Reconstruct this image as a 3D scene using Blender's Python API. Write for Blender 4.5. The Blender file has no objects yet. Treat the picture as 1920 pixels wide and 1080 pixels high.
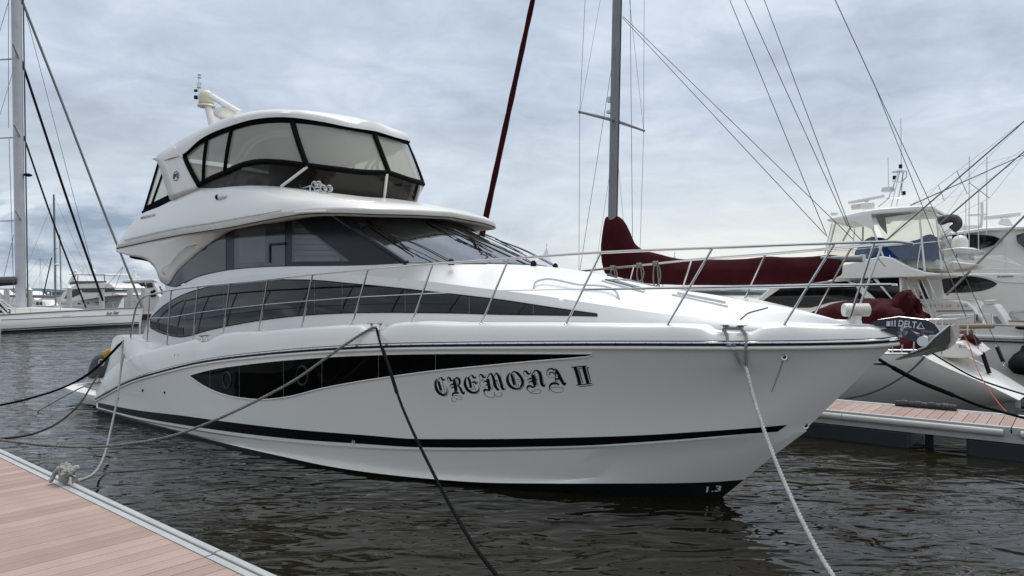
import bpy, bmesh, math, random
from mathutils import Vector, Matrix, noise
from mathutils.bvhtree import BVHTree

rnd = random.Random(7)
SC = bpy.context.scene
COL = SC.collection
R = math.radians

# ------------------------------------------------------------------ camera
F = 1350.0      # focal length in pixels of the 1920 px wide photograph
EYE = 2.6       # eye height above the water
UC, HZ = 960.0, 549.0
cam = bpy.data.cameras.new('camera')
cam.sensor_width = 36.0
cam.lens = 36.0 * F / 1920.0
cam.shift_y = (HZ - 540.0) / 1920.0
cam.clip_start = 0.05
cam.clip_end = 40000.0
camo = bpy.data.objects.new('camera', cam)
COL.objects.link(camo)
camo.location = (0, 0, EYE)
camo.rotation_euler = (R(90), 0, 0)
SC.camera = camo

# ------------------------------------------------------------------ light
SUN_EL, SUN_AZ = R(70), R(30)          # azimuth clockwise from +Y
world = bpy.data.worlds.new('World')
SC.world = world
world.use_nodes = True
wt = world.node_tree
wt.nodes.clear()
def wn(t, **k):
    n = wt.nodes.new(t)
    for a, b in k.items():
        setattr(n, a, b)
    return n
def wm(op, a, b=None, c=None, clamp=False):
    n = wn('ShaderNodeMath', operation=op, use_clamp=clamp)
    for i, q in enumerate((a, b, c)):
        if q is None: continue
        if isinstance(q, (int, float)): n.inputs[i].default_value = q
        else: wt.links.new(q, n.inputs[i])
    return n.outputs[0]
def wmix(f, a, b):
    n = wn('ShaderNodeMix', data_type='RGBA')
    if isinstance(f, (int, float)): n.inputs[0].default_value = f
    else: wt.links.new(f, n.inputs[0])
    for i, q in ((6, a), (7, b)):
        if isinstance(q, tuple): n.inputs[i].default_value = (*q, 1)
        else: wt.links.new(q, n.inputs[i])
    return n.outputs[2]
def wramp(f, stops):
    n = wn('ShaderNodeValToRGB')
    el = n.color_ramp.elements
    while len(el) < len(stops): el.new(0.5)
    for e, (p, c) in zip(el, stops):
        e.position = p; e.color = (*c, 1)
    wt.links.new(f, n.inputs[0])
    return n.outputs[0]
tc = wn('ShaderNodeTexCoord')
sep = wn('ShaderNodeSeparateXYZ')
wt.links.new(tc.outputs['Generated'], sep.inputs[0])
zz = wm('MAXIMUM', sep.outputs[2], 0.0)
den = wm('ADD', zz, 0.20)
cmb = wn('ShaderNodeCombineXYZ')
wt.links.new(wm('DIVIDE', sep.outputs[0], den), cmb.inputs[0])
wt.links.new(wm('DIVIDE', sep.outputs[1], den), cmb.inputs[1])
def wnoise(scale, det, rough, dist, off, sx=1.0, sy=1.0):
    mp = wn('ShaderNodeMapping')
    mp.inputs['Location'].default_value = off
    mp.inputs['Scale'].default_value = (sx, sy, 1)
    wt.links.new(cmb.outputs[0], mp.inputs[0])
    n = wn('ShaderNodeTexNoise')
    n.inputs['Scale'].default_value = scale
    n.inputs['Detail'].default_value = det
    n.inputs['Roughness'].default_value = rough
    n.inputs['Distortion'].default_value = dist
    wt.links.new(mp.outputs[0], n.inputs['Vector'])
    return n.outputs['Fac']
n1 = wnoise(1.35, 7, 0.55, 0.3, (3.1, 0.4, 0), 0.95, 1.0)
n2 = wnoise(6.0, 8, 0.58, 0.5, (1.7, 5.2, 0), 0.9, 1.0)
cl = wm('ADD', wm('MULTIPLY', n1, 0.62), wm('MULTIPLY', n2, 0.38))
deck_c = wramp(cl, [(0.36, (0.365, 0.425, 0.515)), (0.50, (0.47, 0.54, 0.635)), (0.64, (0.62, 0.685, 0.765))])
# low band: brighter towards the horizon, warm on the right
el = zz
band = wramp(el, [(0.0, (0.62, 0.68, 0.72)), (0.045, (0.70, 0.75, 0.78)), (0.13, (0.66, 0.73, 0.79)), (0.22, (0.5, 0.5, 0.5))])
side = wm('MULTIPLY_ADD', sep.outputs[0], 1.6, 0.35, clamp=True)
warm = wramp(el, [(0.0, (0.74, 0.74, 0.69)), (0.03, (0.92, 0.885, 0.76)), (0.14, (0.74, 0.79, 0.81))])
band = wmix(side, band, warm)
bf = wramp(el, [(0.02, (0.92,) * 3), (0.12, (0.55,) * 3), (0.24, (0.0,) * 3)])
bwf = wn('ShaderNodeRGBToBW'); wt.links.new(bf, bwf.inputs[0])
col = wmix(bwf.outputs[0], deck_c, band)
# cumulus banks low over the water, streaky in elevation
cm2 = wn('ShaderNodeCombineXYZ')
az = wm('ARCTAN2', sep.outputs[0], sep.outputs[1])
wt.links.new(wm('MULTIPLY', az, 5.0), cm2.inputs[0])
wt.links.new(wm('MULTIPLY', sep.outputs[2], 13.0), cm2.inputs[1])
n3 = wn('ShaderNodeTexNoise')
n3.inputs['Scale'].default_value = 1.25
n3.inputs['Detail'].default_value = 7
n3.inputs['Roughness'].default_value = 0.58
n3.inputs['Distortion'].default_value = 0.4
wt.links.new(cm2.outputs[0], n3.inputs['Vector'])
leftw = wm('MULTIPLY_ADD', sep.outputs[0], -1.7, 0.30, clamp=True)
lowf = wramp(el, [(0.0, (0.25,) * 3), (0.035, (1,) * 3), (0.09, (1,) * 3), (0.15, (0,) * 3)])
lowb = wn('ShaderNodeRGBToBW'); wt.links.new(lowf, lowb.inputs[0])
cf = wramp(n3.outputs['Fac'], [(0.37, (0,) * 3), (0.47, (1,) * 3)])
cfb = wn('ShaderNodeRGBToBW'); wt.links.new(cf, cfb.inputs[0])
cumc = wramp(n3.outputs['Fac'], [(0.38, (0.82, 0.85, 0.87)), (0.46, (0.50, 0.57, 0.66)), (0.60, (0.25, 0.32, 0.42))])
col = wmix(wm('MULTIPLY', wm('MULTIPLY', lowb.outputs[0], wm('ADD', leftw, 0.12)), cfb.outputs[0]), col, cumc)
sky = wn('ShaderNodeTexSky', sky_type='NISHITA')
sky.sun_disc = False
sky.sun_elevation = SUN_EL
sky.sun_rotation = SUN_AZ
sky.air_density = 1.0
sky.dust_density = 2.0
# an overcast dome is brighter overhead than at the horizon
cie = wm('MULTIPLY_ADD', wm('POWER', zz, 2.0), 3.2, 7.5)
scl = wn('ShaderNodeVectorMath', operation='SCALE')
wt.links.new(col, scl.inputs[0])
wt.links.new(cie, scl.inputs['Scale'])
mixed = wmix(0.94, sky.outputs[0], scl.outputs[0])
bg = wn('ShaderNodeBackground')
bg.inputs['Strength'].default_value = 0.1
wt.links.new(mixed, bg.inputs[0])
wo = wn('ShaderNodeOutputWorld')
wt.links.new(bg.outputs[0], wo.inputs[0])

sl = bpy.data.lights.new('sun', 'SUN')
sl.energy = 1.5
sl.angle = R(35)
sl.color = (1.0, 0.97, 0.92)
so = bpy.data.objects.new('sun', sl)
COL.objects.link(so)
so.rotation_euler = (R(90) - SUN_EL, 0, math.pi - SUN_AZ)   # lamp looks down from the north-east cloud glow

SC.view_settings.view_transform = 'Standard'
SC.view_settings.look = 'None'
SC.view_settings.exposure = 0.64
SC.view_settings.gamma = 1.0
SC.view_settings.use_curve_mapping = False

# ------------------------------------------------------------------ helpers
class Frame:
    """A boat's own axes: x along the keel, s out to the side that faces the camera, z up."""
    def __init__(self, ox, oy, deg):
        self.O = (ox, oy); self.deg = deg
        c, s = math.cos(R(deg)), math.sin(R(deg))
        self.D = (c, -s); self.N = (-s, -c)
        self.c0 = self.loc(0, 0)
    def loc(self, X, Y):
        a, b = X - self.O[0], Y - self.O[1]
        return (a * self.D[0] + b * self.D[1], a * self.N[0] + b * self.N[1])
    def at(self, u, v, t):
        x, s = self.loc((u - UC) / F * t, t)
        return x, s, EYE - (v - HZ) / F * t
    def g(self, u, v, fn, t0=3.0, t1=120.0):
        n = 400; pt = t0; pf = fn(*self.at(u, v, t0))
        for i in range(1, n + 1):
            t = t0 * (t1 / t0) ** (i / n)
            f = fn(*self.at(u, v, t))
            if (f <= 0) != (pf <= 0):
                a, b = pt, t
                for _ in range(50):
                    m = (a + b) / 2
                    if (fn(*self.at(u, v, m)) <= 0) == (pf <= 0): a = m
                    else: b = m
                x, s, z = self.at(u, v, (a + b) / 2)
                return Vector((x, -s, z))
            pt, pf = t, f
        raise ValueError('no hit %s %s' % (u, v))
    def p(self, u, v, s):
        if callable(s): return self.g(u, v, lambda x, q, z: q - s(x))
        kx = (u - UC) / F
        t = (s + self.N[0] * self.O[0] + self.N[1] * self.O[1]) / (self.N[0] * kx + self.N[1])
        x, s_, z = self.at(u, v, t)
        return Vector((x, -s, z))
    def pz(self, u, v, z=0.0):
        t = (EYE - z) * F / (v - HZ)
        x, s, _ = self.at(u, v, t)
        return Vector((x, -s, z))
    def px(self, u, v, x):
        kx = (u - UC) / F
        t = (x + self.D[0] * self.O[0] + self.D[1] * self.O[1]) / (self.D[0] * kx + self.D[1])
        _, s, z = self.at(u, v, t)
        return Vector((x, -s, z))
    def cast(self, u, v, bvh, off=0.0):
        for du, dv in ((0, 0), (0, 1), (0, -1), (0, 2), (0, -2), (-2, 0), (2, 0), (0, 3), (0, -3), (-4, 1), (4, -1), (0, 5), (0, -5), (-6, 0), (6, 0), (0, 8), (0, -8)):
            h = self._cast(u + du, v + dv, bvh, off)
            if h is not None: return h
        return None
    def _cast(self, u, v, bvh, off=0.0):
        x0, s0, z0 = self.at(u, v, 0.0)
        x1, s1, z1 = self.at(u, v, 1.0)
        o = Vector((x0, -s0, z0)); d = (Vector((x1, -s1, z1)) - o).normalized()
        h, n, i, dist = bvh.ray_cast(o, d)
        if h is None: return None
        if n.dot(d) > 0: n = -n
        return h + n * off
    def root(self, name, label, cat, group=None):
        e = bpy.data.objects.new(name, None)
        COL.objects.link(e)
        e.location = (self.O[0], self.O[1], 0)
        e.rotation_euler = (0, 0, -R(self.deg))
        e.empty_display_size = 0.2
        return tag(e, label, cat, group)
    def world(self, v):
        x, s = v[0], -v[1]
        return Vector((self.O[0] + self.D[0] * x + self.N[0] * s, self.O[1] + self.D[1] * x + self.N[1] * s, v[2]))

def tag(o, label=None, cat=None, group=None, kind=None):
    if label: o['label'] = label
    if cat: o['category'] = cat
    if group: o['group'] = group
    if kind: o['kind'] = kind
    return o

def catmull(pts, per=10):
    """Centripetal-ish smooth curve through tuples of any dimension."""
    pts = [tuple(p) for p in pts]
    n = len(pts)
    if n == 2:
        return [tuple(a + (b - a) * k / per for a, b in zip(*pts)) for k in range(per + 1)]
    out = []
    def dist(a, b): return max(1e-6, math.sqrt(sum((p - q) ** 2 for p, q in zip(a, b))))
    tang = []
    for i in range(n):
        if i == 0: m = [b - a for a, b in zip(pts[0], pts[1])]; m = [q / dist(pts[0], pts[1]) for q in m]
        elif i == n - 1: m = [(b - a) / dist(pts[-2], pts[-1]) for a, b in zip(pts[-2], pts[-1])]
        else:
            d0, d1 = dist(pts[i - 1], pts[i]), dist(pts[i], pts[i + 1])
            m = [((b - a) / d0 * d1 + (c - b) / d1 * d0) / (d0 + d1) for a, b, c in zip(pts[i - 1], pts[i], pts[i + 1])]
        tang.append(m)
    for i in range(n - 1):
        d = dist(pts[i], pts[i + 1])
        for k in range(per):
            t = k / per; t2, t3 = t * t, t * t * t
            h0, h1, h2, h3 = 2 * t3 - 3 * t2 + 1, t3 - 2 * t2 + t, -2 * t3 + 3 * t2, t3 - t2
            out.append(tuple(h0 * a + h1 * d * m0 + h2 * b + h3 * d * m1
                             for a, b, m0, m1 in zip(pts[i], pts[i + 1], tang[i], tang[i + 1])))
    out.append(pts[-1])
    return out

def resample(dense, n):
    vs = [Vector(p[-3:]) for p in dense]
    L = [0.0]
    for a, b in zip(vs, vs[1:]): L.append(L[-1] + (b - a).length)
    out = []; j = 0
    for i in range(n):
        t = L[-1] * i / (n - 1)
        while j < len(L) - 2 and L[j + 1] < t: j += 1
        w = 0 if L[j + 1] == L[j] else (t - L[j]) / (L[j + 1] - L[j])
        out.append(vs[j].lerp(vs[j + 1], min(1, max(0, w))))
    return out

def cv(pts, n, per=10): return resample(catmull(pts, per), n)

class CurveU:
    """3-D curve traced with a picture coordinate as its parameter."""
    def __init__(self, us, vs):
        self.d = catmull([(u * 0.01, *v) for u, v in zip(us, vs)], 12)
    def __call__(self, u):
        u *= 0.01
        d = self.d
        inc = d[-1][0] > d[0][0]
        if (u <= d[0][0]) == inc: return Vector(d[0][1:])
        if (u >= d[-1][0]) == inc: return Vector(d[-1][1:])
        for a, b in zip(d, d[1:]):
            if min(a[0], b[0]) <= u <= max(a[0], b[0]) and a[0] != b[0]:
                w = (u - a[0]) / (b[0] - a[0])
                return Vector(a[1:]).lerp(Vector(b[1:]), w)
    def seg(self, u0, u1, n): return [self(u0 + (u1 - u0) * i / (n - 1)) for i in range(n)]

def lerp_tab(tab, x):
    tab = sorted(tab)
    if x <= tab[0][0]: return tab[0][1]
    for (a, fa), (b, fb) in zip(tab, tab[1:]):
        if x <= b: return fa + (fb - fa) * (x - a) / (b - a)
    return tab[-1][1]
def vtab(tr):
    """smooth picture line v(u) through a trace"""
    d = catmull(sorted(tr), 12)
    return lambda u: lerp_tab([(p[0], p[1]) for p in d], u)

def mir(v): return Vector((v[0], -v[1], v[2]))
def mirl(l): return [mir(v) for v in l]

class MB:
    def __init__(self): self.v = []; self.f = []
    def add(self, vs, fs):
        b = len(self.v); self.v += [tuple(p) for p in vs]
        self.f += [tuple(i + b for i in f) for f in fs]; return self
    def grid(self, rows, close=False):
        n = len(rows[0]); b = len(self.v)
        for r in rows: self.v += [tuple(p) for p in r]
        for i in range(len(rows) - 1):
            for j in range(n - 1 + (1 if close else 0)):
                k = (j + 1) % n
                self.f.append((b + i * n + j, b + i * n + k, b + (i + 1) * n + k, b + (i + 1) * n + j))
        return self
    def both(self, rows):
        self.grid(rows); self.grid([mirl(r) for r in rows]); return self
    def box(self, c, sz, rz=0.0):
        cx, cy, cz = c; x, y, z = (q / 2 for q in sz)
        ca, sa = math.cos(rz), math.sin(rz)
        vs = [(cx + ca * a * x - sa * b * y, cy + sa * a * x + ca * b * y, cz + d * z)
              for d in (-1, 1) for a, b in ((-1, -1), (1, -1), (1, 1), (-1, 1))]
        return self.add(vs, [(0, 3, 2, 1), (4, 5, 6, 7), (0, 1, 5, 4), (1, 2, 6, 5), (2, 3, 7, 6), (3, 0, 4, 7)])
    def tube(self, pts, r, n=8, cap=True):
        pts = [Vector(p) for p in pts]
        if callable(r): rr = [r(i / (len(pts) - 1)) for i in range(len(pts))]
        else: rr = [r] * len(pts)
        up = None; rows = []
        for i, p in enumerate(pts):
            t = (pts[min(i + 1, len(pts) - 1)] - pts[max(i - 1, 0)])
            if t.length < 1e-9: t = Vector((0, 0, 1))
            t.normalize()
            if up is None: up = Vector((0, 0, 1)) if abs(t.z) < 0.9 else Vector((1, 0, 0))
            a = (up - t * up.dot(t))
            if a.length < 1e-6: a = t.orthogonal()
            a.normalize(); up = a
            b = t.cross(a)
            rows.append([p + (a * math.cos(2 * math.pi * k / n) + b * math.sin(2 * math.pi * k / n)) * rr[i] for k in range(n)])
        b0 = len(self.v)
        self.grid(rows, close=True)
        if cap:
            self.f.append(tuple(b0 + k for k in range(n - 1, -1, -1)))
            e = b0 + (len(rows) - 1) * n
            self.f.append(tuple(e + k for k in range(n)))
        return self
    def lathe(self, c, prof, n=20, axis=Vector((0, 0, 1))):
        """prof: (radius, height along axis)"""
        axis = Vector(axis).normalized(); a = axis.orthogonal().normalized(); b = axis.cross(a); c = Vector(c)
        rows = [[c + axis * h + (a * math.cos(2 * math.pi * k / n) + b * math.sin(2 * math.pi * k / n)) * max(r, 1e-4)
                 for k in range(n)] for r, h in prof]
        return self.grid(rows, close=True)
    def ell(self, c, r, n=14, m=8, rot=None):
        c = Vector(c); rows = []
        for i in range(m + 1):
            th = math.pi * i / m; row = []
            for k in range(n):
                ph = 2 * math.pi * k / n
                q = Vector((r[0] * math.sin(th) * math.cos(ph), r[1] * math.sin(th) * math.sin(ph), r[2] * math.cos(th)))
                if rot: q = rot @ q
                row.append(c + q)
            rows.append(row)
        return self.grid(rows, close=True)
    def prism(self, poly, d):
        """polygon of points pushed along the vector d"""
        poly = [Vector(p) for p in poly]; d = Vector(d); n = len(poly); b = len(self.v)
        self.v += [tuple(p) for p in poly] + [tuple(p + d) for p in poly]
        self.f.append(tuple(b + i for i in range(n)))
        self.f.append(tuple(b + n + i for i in range(n - 1, -1, -1)))
        for i in range(n):
            k = (i + 1) % n
            self.f.append((b + i, b + n + i, b + n + k, b + k))
        return self
    def build(self, name, mat, parent=None, smooth=40, solid=0, off=0.0, sub=0, bev=0.0):
        me = bpy.data.meshes.new(name)
        me.from_pydata(self.v, [], self.f)
        bm = bmesh.new(); bm.from_mesh(me)
        bmesh.ops.remove_doubles(bm, verts=bm.verts, dist=1e-5)
        bmesh.ops.recalc_face_normals(bm, faces=bm.faces)
        bm.to_mesh(me); bm.free()
        me.materials.append(mat)
        if smooth:
            me.polygons.foreach_set('use_smooth', [True] * len(me.polygons))
            me.set_sharp_from_angle(angle=R(smooth))
        o = bpy.data.objects.new(name, me)
        COL.objects.link(o)
        if parent: o.parent = parent
        if bev:
            m = o.modifiers.new('bevel', 'BEVEL'); m.width = bev; m.segments = 2; m.limit_method = 'ANGLE'; m.angle_limit = R(40)
        if solid:
            m = o.modifiers.new('solid', 'SOLIDIFY'); m.thickness = solid; m.offset = off
        if sub:
            m = o.modifiers.new('sub', 'SUBSURF'); m.levels = sub; m.render_levels = sub
        return o
    def bvh(self): return BVHTree.FromPolygons([Vector(v) for v in self.v], self.f)

def strand_rope(pts, r, pitch=0.11, strands=3, n=6, step=0.02):
    """laid rope: strands twisted round one another along a curve"""
    L = sum((Vector(b) - Vector(a)).length for a, b in zip(pts, pts[1:]))
    m = max(6, int(L / step))
    cp = resample([tuple(p) for p in pts], m)
    up = None; fr = []
    for i, p in enumerate(cp):
        t = (cp[min(i + 1, m - 1)] - cp[max(i - 1, 0)]).normalized()
        if up is None: up = Vector((0, 0, 1)) if abs(t.z) < 0.9 else Vector((1, 0, 0))
        a = (up - t * up.dot(t)).normalized(); up = a
        fr.append((a, t.cross(a)))
    mb = MB()
    for k in range(strands):
        q = []
        for i, p in enumerate(cp):
            ph = 2 * math.pi * (i * L / (m - 1) / pitch + k / strands)
            a, b = fr[i]
            q.append(p + (a * math.cos(ph) + b * math.sin(ph)) * r * 0.5)
        mb.tube(q, r * 0.58, n)
    return mb

FONT_CACHE = {}
def text_mb(s, o, xa, ya, shear=0.0, bold=0.0, ext=0.0):
    """letters laid on the plane through o with x axis xa (length = width of the whole word) and up axis ya (length = cap height)"""
    cu = bpy.data.curves.new('t', 'FONT')
    cu.body = s; cu.size = 1.0; cu.shear = shear; cu.offset = bold; cu.resolution_u = 3
    ob = bpy.data.objects.new('t', cu)
    COL.objects.link(ob)
    dg = bpy.context.evaluated_depsgraph_get(); dg.update()
    me = bpy.data.meshes.new_from_object(ob.evaluated_get(dg))
    xs = [v.co.x for v in me.vertices]; x0, x1 = min(xs), max(xs)
    ch = 0.7
    mb = MB()
    mb.add([Vector(o) + Vector(xa) * ((v.co.x - x0) / (x1 - x0)) + Vector(ya) * (v.co.y / ch) for v in me.vertices],
           [tuple(p.vertices) for p in me.polygons])
    bpy.data.objects.remove(ob); bpy.data.curves.remove(cu); bpy.data.meshes.remove(me)
    return mb

# ------------------------------------------------------------------ materials
def mat(name, col, rough=0.5, metal=0.0, coat=0.0, var=0.0, vscale=3.0, bump=0.0, bscale=40.0, spec=0.5, rvar=0.0, stretch=None, col2=None, ior=None):
    m = bpy.data.materials.new(name); m.use_nodes = True
    nt = m.node_tree; b = nt.nodes['Principled BSDF']
    b.inputs['Base Color'].default_value = (*col, 1)
    b.inputs['Roughness'].default_value = rough
    b.inputs['Metallic'].default_value = metal
    b.inputs['Coat Weight'].default_value = coat
    b.inputs['Coat Roughness'].default_value = 0.08
    b.inputs['Specular IOR Level'].default_value = spec
    if ior: b.inputs['IOR'].default_value = ior
    tcn = nt.nodes.new('ShaderNodeTexCoord')
    mp = nt.nodes.new('ShaderNodeMapping')
    nt.links.new(tcn.outputs['Object'], mp.inputs[0])
    if stretch: mp.inputs['Scale'].default_value = stretch
    def nz(sc, det=5):
        n = nt.nodes.new('ShaderNodeTexNoise')
        n.inputs['Scale'].default_value = sc; n.inputs['Detail'].default_value = det
        nt.links.new(mp.outputs[0], n.inputs['Vector']); return n.outputs['Fac']
    if var or col2:
        r = nt.nodes.new('ShaderNodeValToRGB')
        c2 = col2 or tuple(c * (1 - var) for c in col)
        r.color_ramp.elements[0].position = 0.3; r.color_ramp.elements[0].color = (*c2, 1)
        r.color_ramp.elements[1].position = 0.7; r.color_ramp.elements[1].color = (*col, 1)
        nt.links.new(nz(vscale), r.inputs[0]); nt.links.new(r.outputs[0], b.inputs['Base Color'])
    if rvar:
        mr = nt.nodes.new('ShaderNodeMapRange')
        mr.inputs['To Min'].default_value = max(0.01, rough - rvar); mr.inputs['To Max'].default_value = rough + rvar
        nt.links.new(nz(vscale * 2.3), mr.inputs[0]); nt.links.new(mr.outputs[0], b.inputs['Roughness'])
    if bump:
        bp = nt.nodes.new('ShaderNodeBump'); bp.inputs['Strength'].default_value = bump; bp.inputs['Distance'].default_value = 0.02
        nt.links.new(nz(bscale), bp.inputs['Height']); nt.links.new(bp.outputs[0], b.inputs['Normal'])
    return m

def clear_mat(name, tint, diff, mixd, rough=0.1, gl=0.10):
    """clear vinyl or tinted pane: lets part of the light through, scatters a little, glossy skin"""
    m = bpy.data.materials.new(name); m.use_nodes = True
    nt = m.node_tree; nt.nodes.clear()
    N = nt.nodes.new; L = nt.links.new
    t = N('ShaderNodeBsdfTransparent'); t.inputs[0].default_value = (*tint, 1)
    d = N('ShaderNodeBsdfDiffuse'); d.inputs[0].default_value = (*diff, 1)
    g = N('ShaderNodeBsdfGlossy'); g.inputs['Roughness'].default_value = rough; g.inputs[0].default_value = (0.9, 0.9, 0.9, 1)
    no = N('ShaderNodeTexNoise'); no.inputs['Scale'].default_value = 2.0; no.inputs['Detail'].default_value = 3
    tcn = N('ShaderNodeTexCoord'); L(tcn.outputs['Object'], no.inputs['Vector'])
    bp = N('ShaderNodeBump'); bp.inputs['Strength'].default_value = 0.25; bp.inputs['Distance'].default_value = 0.05
    L(no.outputs['Fac'], bp.inputs['Height']); L(bp.outputs[0], g.inputs['Normal'])
    m1 = N('ShaderNodeMixShader'); m1.inputs[0].default_value = mixd
    L(t.outputs[0], m1.inputs[1]); L(d.outputs[0], m1.inputs[2])
    fr = N('ShaderNodeLayerWeight'); fr.inputs['Blend'].default_value = 0.5
    pw = N('ShaderNodeMath'); pw.operation = 'POWER'; pw.inputs[1].default_value = 4.5
    L(fr.outputs['Facing'], pw.inputs[0])
    ad = N('ShaderNodeMath'); ad.operation = 'ADD'; ad.use_clamp = True; ad.inputs[1].default_value = gl
    L(pw.outputs[0], ad.inputs[0])
    m2 = N('ShaderNodeMixShader'); L(ad.outputs[0], m2.inputs[0]); L(m1.outputs[0], m2.inputs[1]); L(g.outputs[0], m2.inputs[2])
    o = N('ShaderNodeOutputMaterial'); L(m2.outputs[0], o.inputs[0])
    return m

GEL = mat('gelcoat', (0.835, 0.797, 0.735), 0.24, coat=0.3, var=0.02, vscale=0.6, rvar=0.03)
GELD = mat('gelcoat_deck', (0.785, 0.765, 0.73), 0.42, var=0.03, vscale=1.6, bump=0.05, bscale=300)
GELW = mat('gelcoat_weathered', (0.72, 0.72, 0.70), 0.4, var=0.10, vscale=1.2, coat=0.1)
CREAM = mat('moulding_cream', (0.58, 0.55, 0.48), 0.45, var=0.1, vscale=3)
BLACKGL = mat('black_glass', (0.004, 0.004, 0.005), 0.04, coat=0.0, spec=0.5, rvar=0.015, vscale=1.0)
HULLGL = mat('hull_window_glass', (0.003, 0.003, 0.003), 0.05, spec=0.12, rvar=0.015, vscale=1.0)
PANE = mat('tinted_pane', (0.045, 0.048, 0.050), 0.03, spec=0.75, var=0.6, vscale=0.9)
SLATE = mat('slate_panel', (0.012, 0.014, 0.019), 0.25, spec=0.25, var=0.15, vscale=2)
NAVY = mat('boot_stripe_navy', (0.003, 0.004, 0.006), 0.3, spec=0.10, var=0.2, vscale=2)
ANTIF = mat('antifouling_black', (0.006, 0.007, 0.008), 0.55, var=0.5, vscale=6, bump=0.2, bscale=30)
STEEL = mat('stainless', (0.62, 0.62, 0.61), 0.16, metal=1.0, rvar=0.08, vscale=6)
ALU = mat('aluminium', (0.52, 0.52, 0.50), 0.42, metal=0.25, var=0.15, vscale=5, rvar=0.1)
MASTALU = mat('mast_alloy', (0.25, 0.25, 0.255), 0.45, metal=0.3, var=0.15, vscale=1.5)
MASTWH = mat('mast_white', (0.62, 0.61, 0.62), 0.45, var=0.12, vscale=1.5)
RUBBER = mat('black_rubber', (0.010, 0.010, 0.011), 0.6, var=0.3, vscale=9, spec=0.2)
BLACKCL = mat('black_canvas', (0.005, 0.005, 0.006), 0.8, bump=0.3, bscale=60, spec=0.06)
MAROON = mat('maroon_canvas', (0.055, 0.007, 0.010), 0.85, spec=0.12, var=0.3, vscale=2.5, bump=0.5, bscale=14)
GREYCL = mat('grey_canvas', (0.10, 0.10, 0.10), 0.85, var=0.25, vscale=4, bump=0.6, bscale=12)
BLUECL = mat('blue_canvas', (0.018, 0.06, 0.24), 0.8, spec=0.1, var=0.3, vscale=3, bump=0.5, bscale=10)
VINYL = clear_mat('clear_vinyl', (0.82, 0.79, 0.69), (0.56, 0.53, 0.44), 0.48, 0.10, 0.05)
VINYLB = clear_mat('clear_vinyl_yellowed', (0.88, 0.88, 0.80), (0.6, 0.6, 0.5), 0.13, 0.12, 0.05)
SMOKE = clear_mat('smoked_screen', (0.10, 0.088, 0.07), (0.014, 0.012, 0.010), 0.3, 0.06, 0.03)
WSGL = clear_mat('windscreen_glass', (0.28, 0.31, 0.34), (0.02, 0.024, 0.03), 0.35, 0.03, 0.26)
BEIGE = mat('beige_upholstery', (0.48, 0.41, 0.32), 0.6, var=0.15, vscale=4)
DARKIN = mat('dark_interior', (0.02, 0.019, 0.018), 0.7)
IVORY = mat('ivory_plastic', (0.68, 0.64, 0.48), 0.4, var=0.08, vscale=5)
YELLOW = mat('yellow_float', (0.62, 0.36, 0.04), 0.5, var=0.2, vscale=8)
INK = mat('black_vinyl_letters', (0.004, 0.004, 0.005), 0.3)
ROPEW = mat('rope_white', (0.40, 0.39, 0.365), 0.85, var=0.35, vscale=25, bump=0.4, bscale=120)
ROPEG = mat('rope_grey', (0.27, 0.26, 0.235), 0.9, var=0.45, vscale=18, bump=0.5, bscale=120)
ROPEK = mat('rope_black', (0.006, 0.006, 0.007), 0.85, spec=0.08, var=0.3, vscale=20, bump=0.4, bscale=120)
ROPEB = mat('rope_navy', (0.012, 0.018, 0.05), 0.8, var=0.3, vscale=20, bump=0.4, bscale=120)
ROPER = mat('rope_orange', (0.42, 0.08, 0.03), 0.8, var=0.2, vscale=20)
WIRE = mat('rigging_wire', (0.14, 0.14, 0.15), 0.4, metal=0.6)
WIREK = mat('dark_wire', (0.03, 0.03, 0.032), 0.5)
TEAK = mat('teak', (0.30, 0.20, 0.14), 0.6, var=0.35, vscale=4, stretch=(1, 12, 12))
CONC = mat('pile_white', (0.62, 0.61, 0.58), 0.7, var=0.15, vscale=2)
BLUEST = mat('blue_stripe', (0.02, 0.07, 0.17), 0.4)

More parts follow.
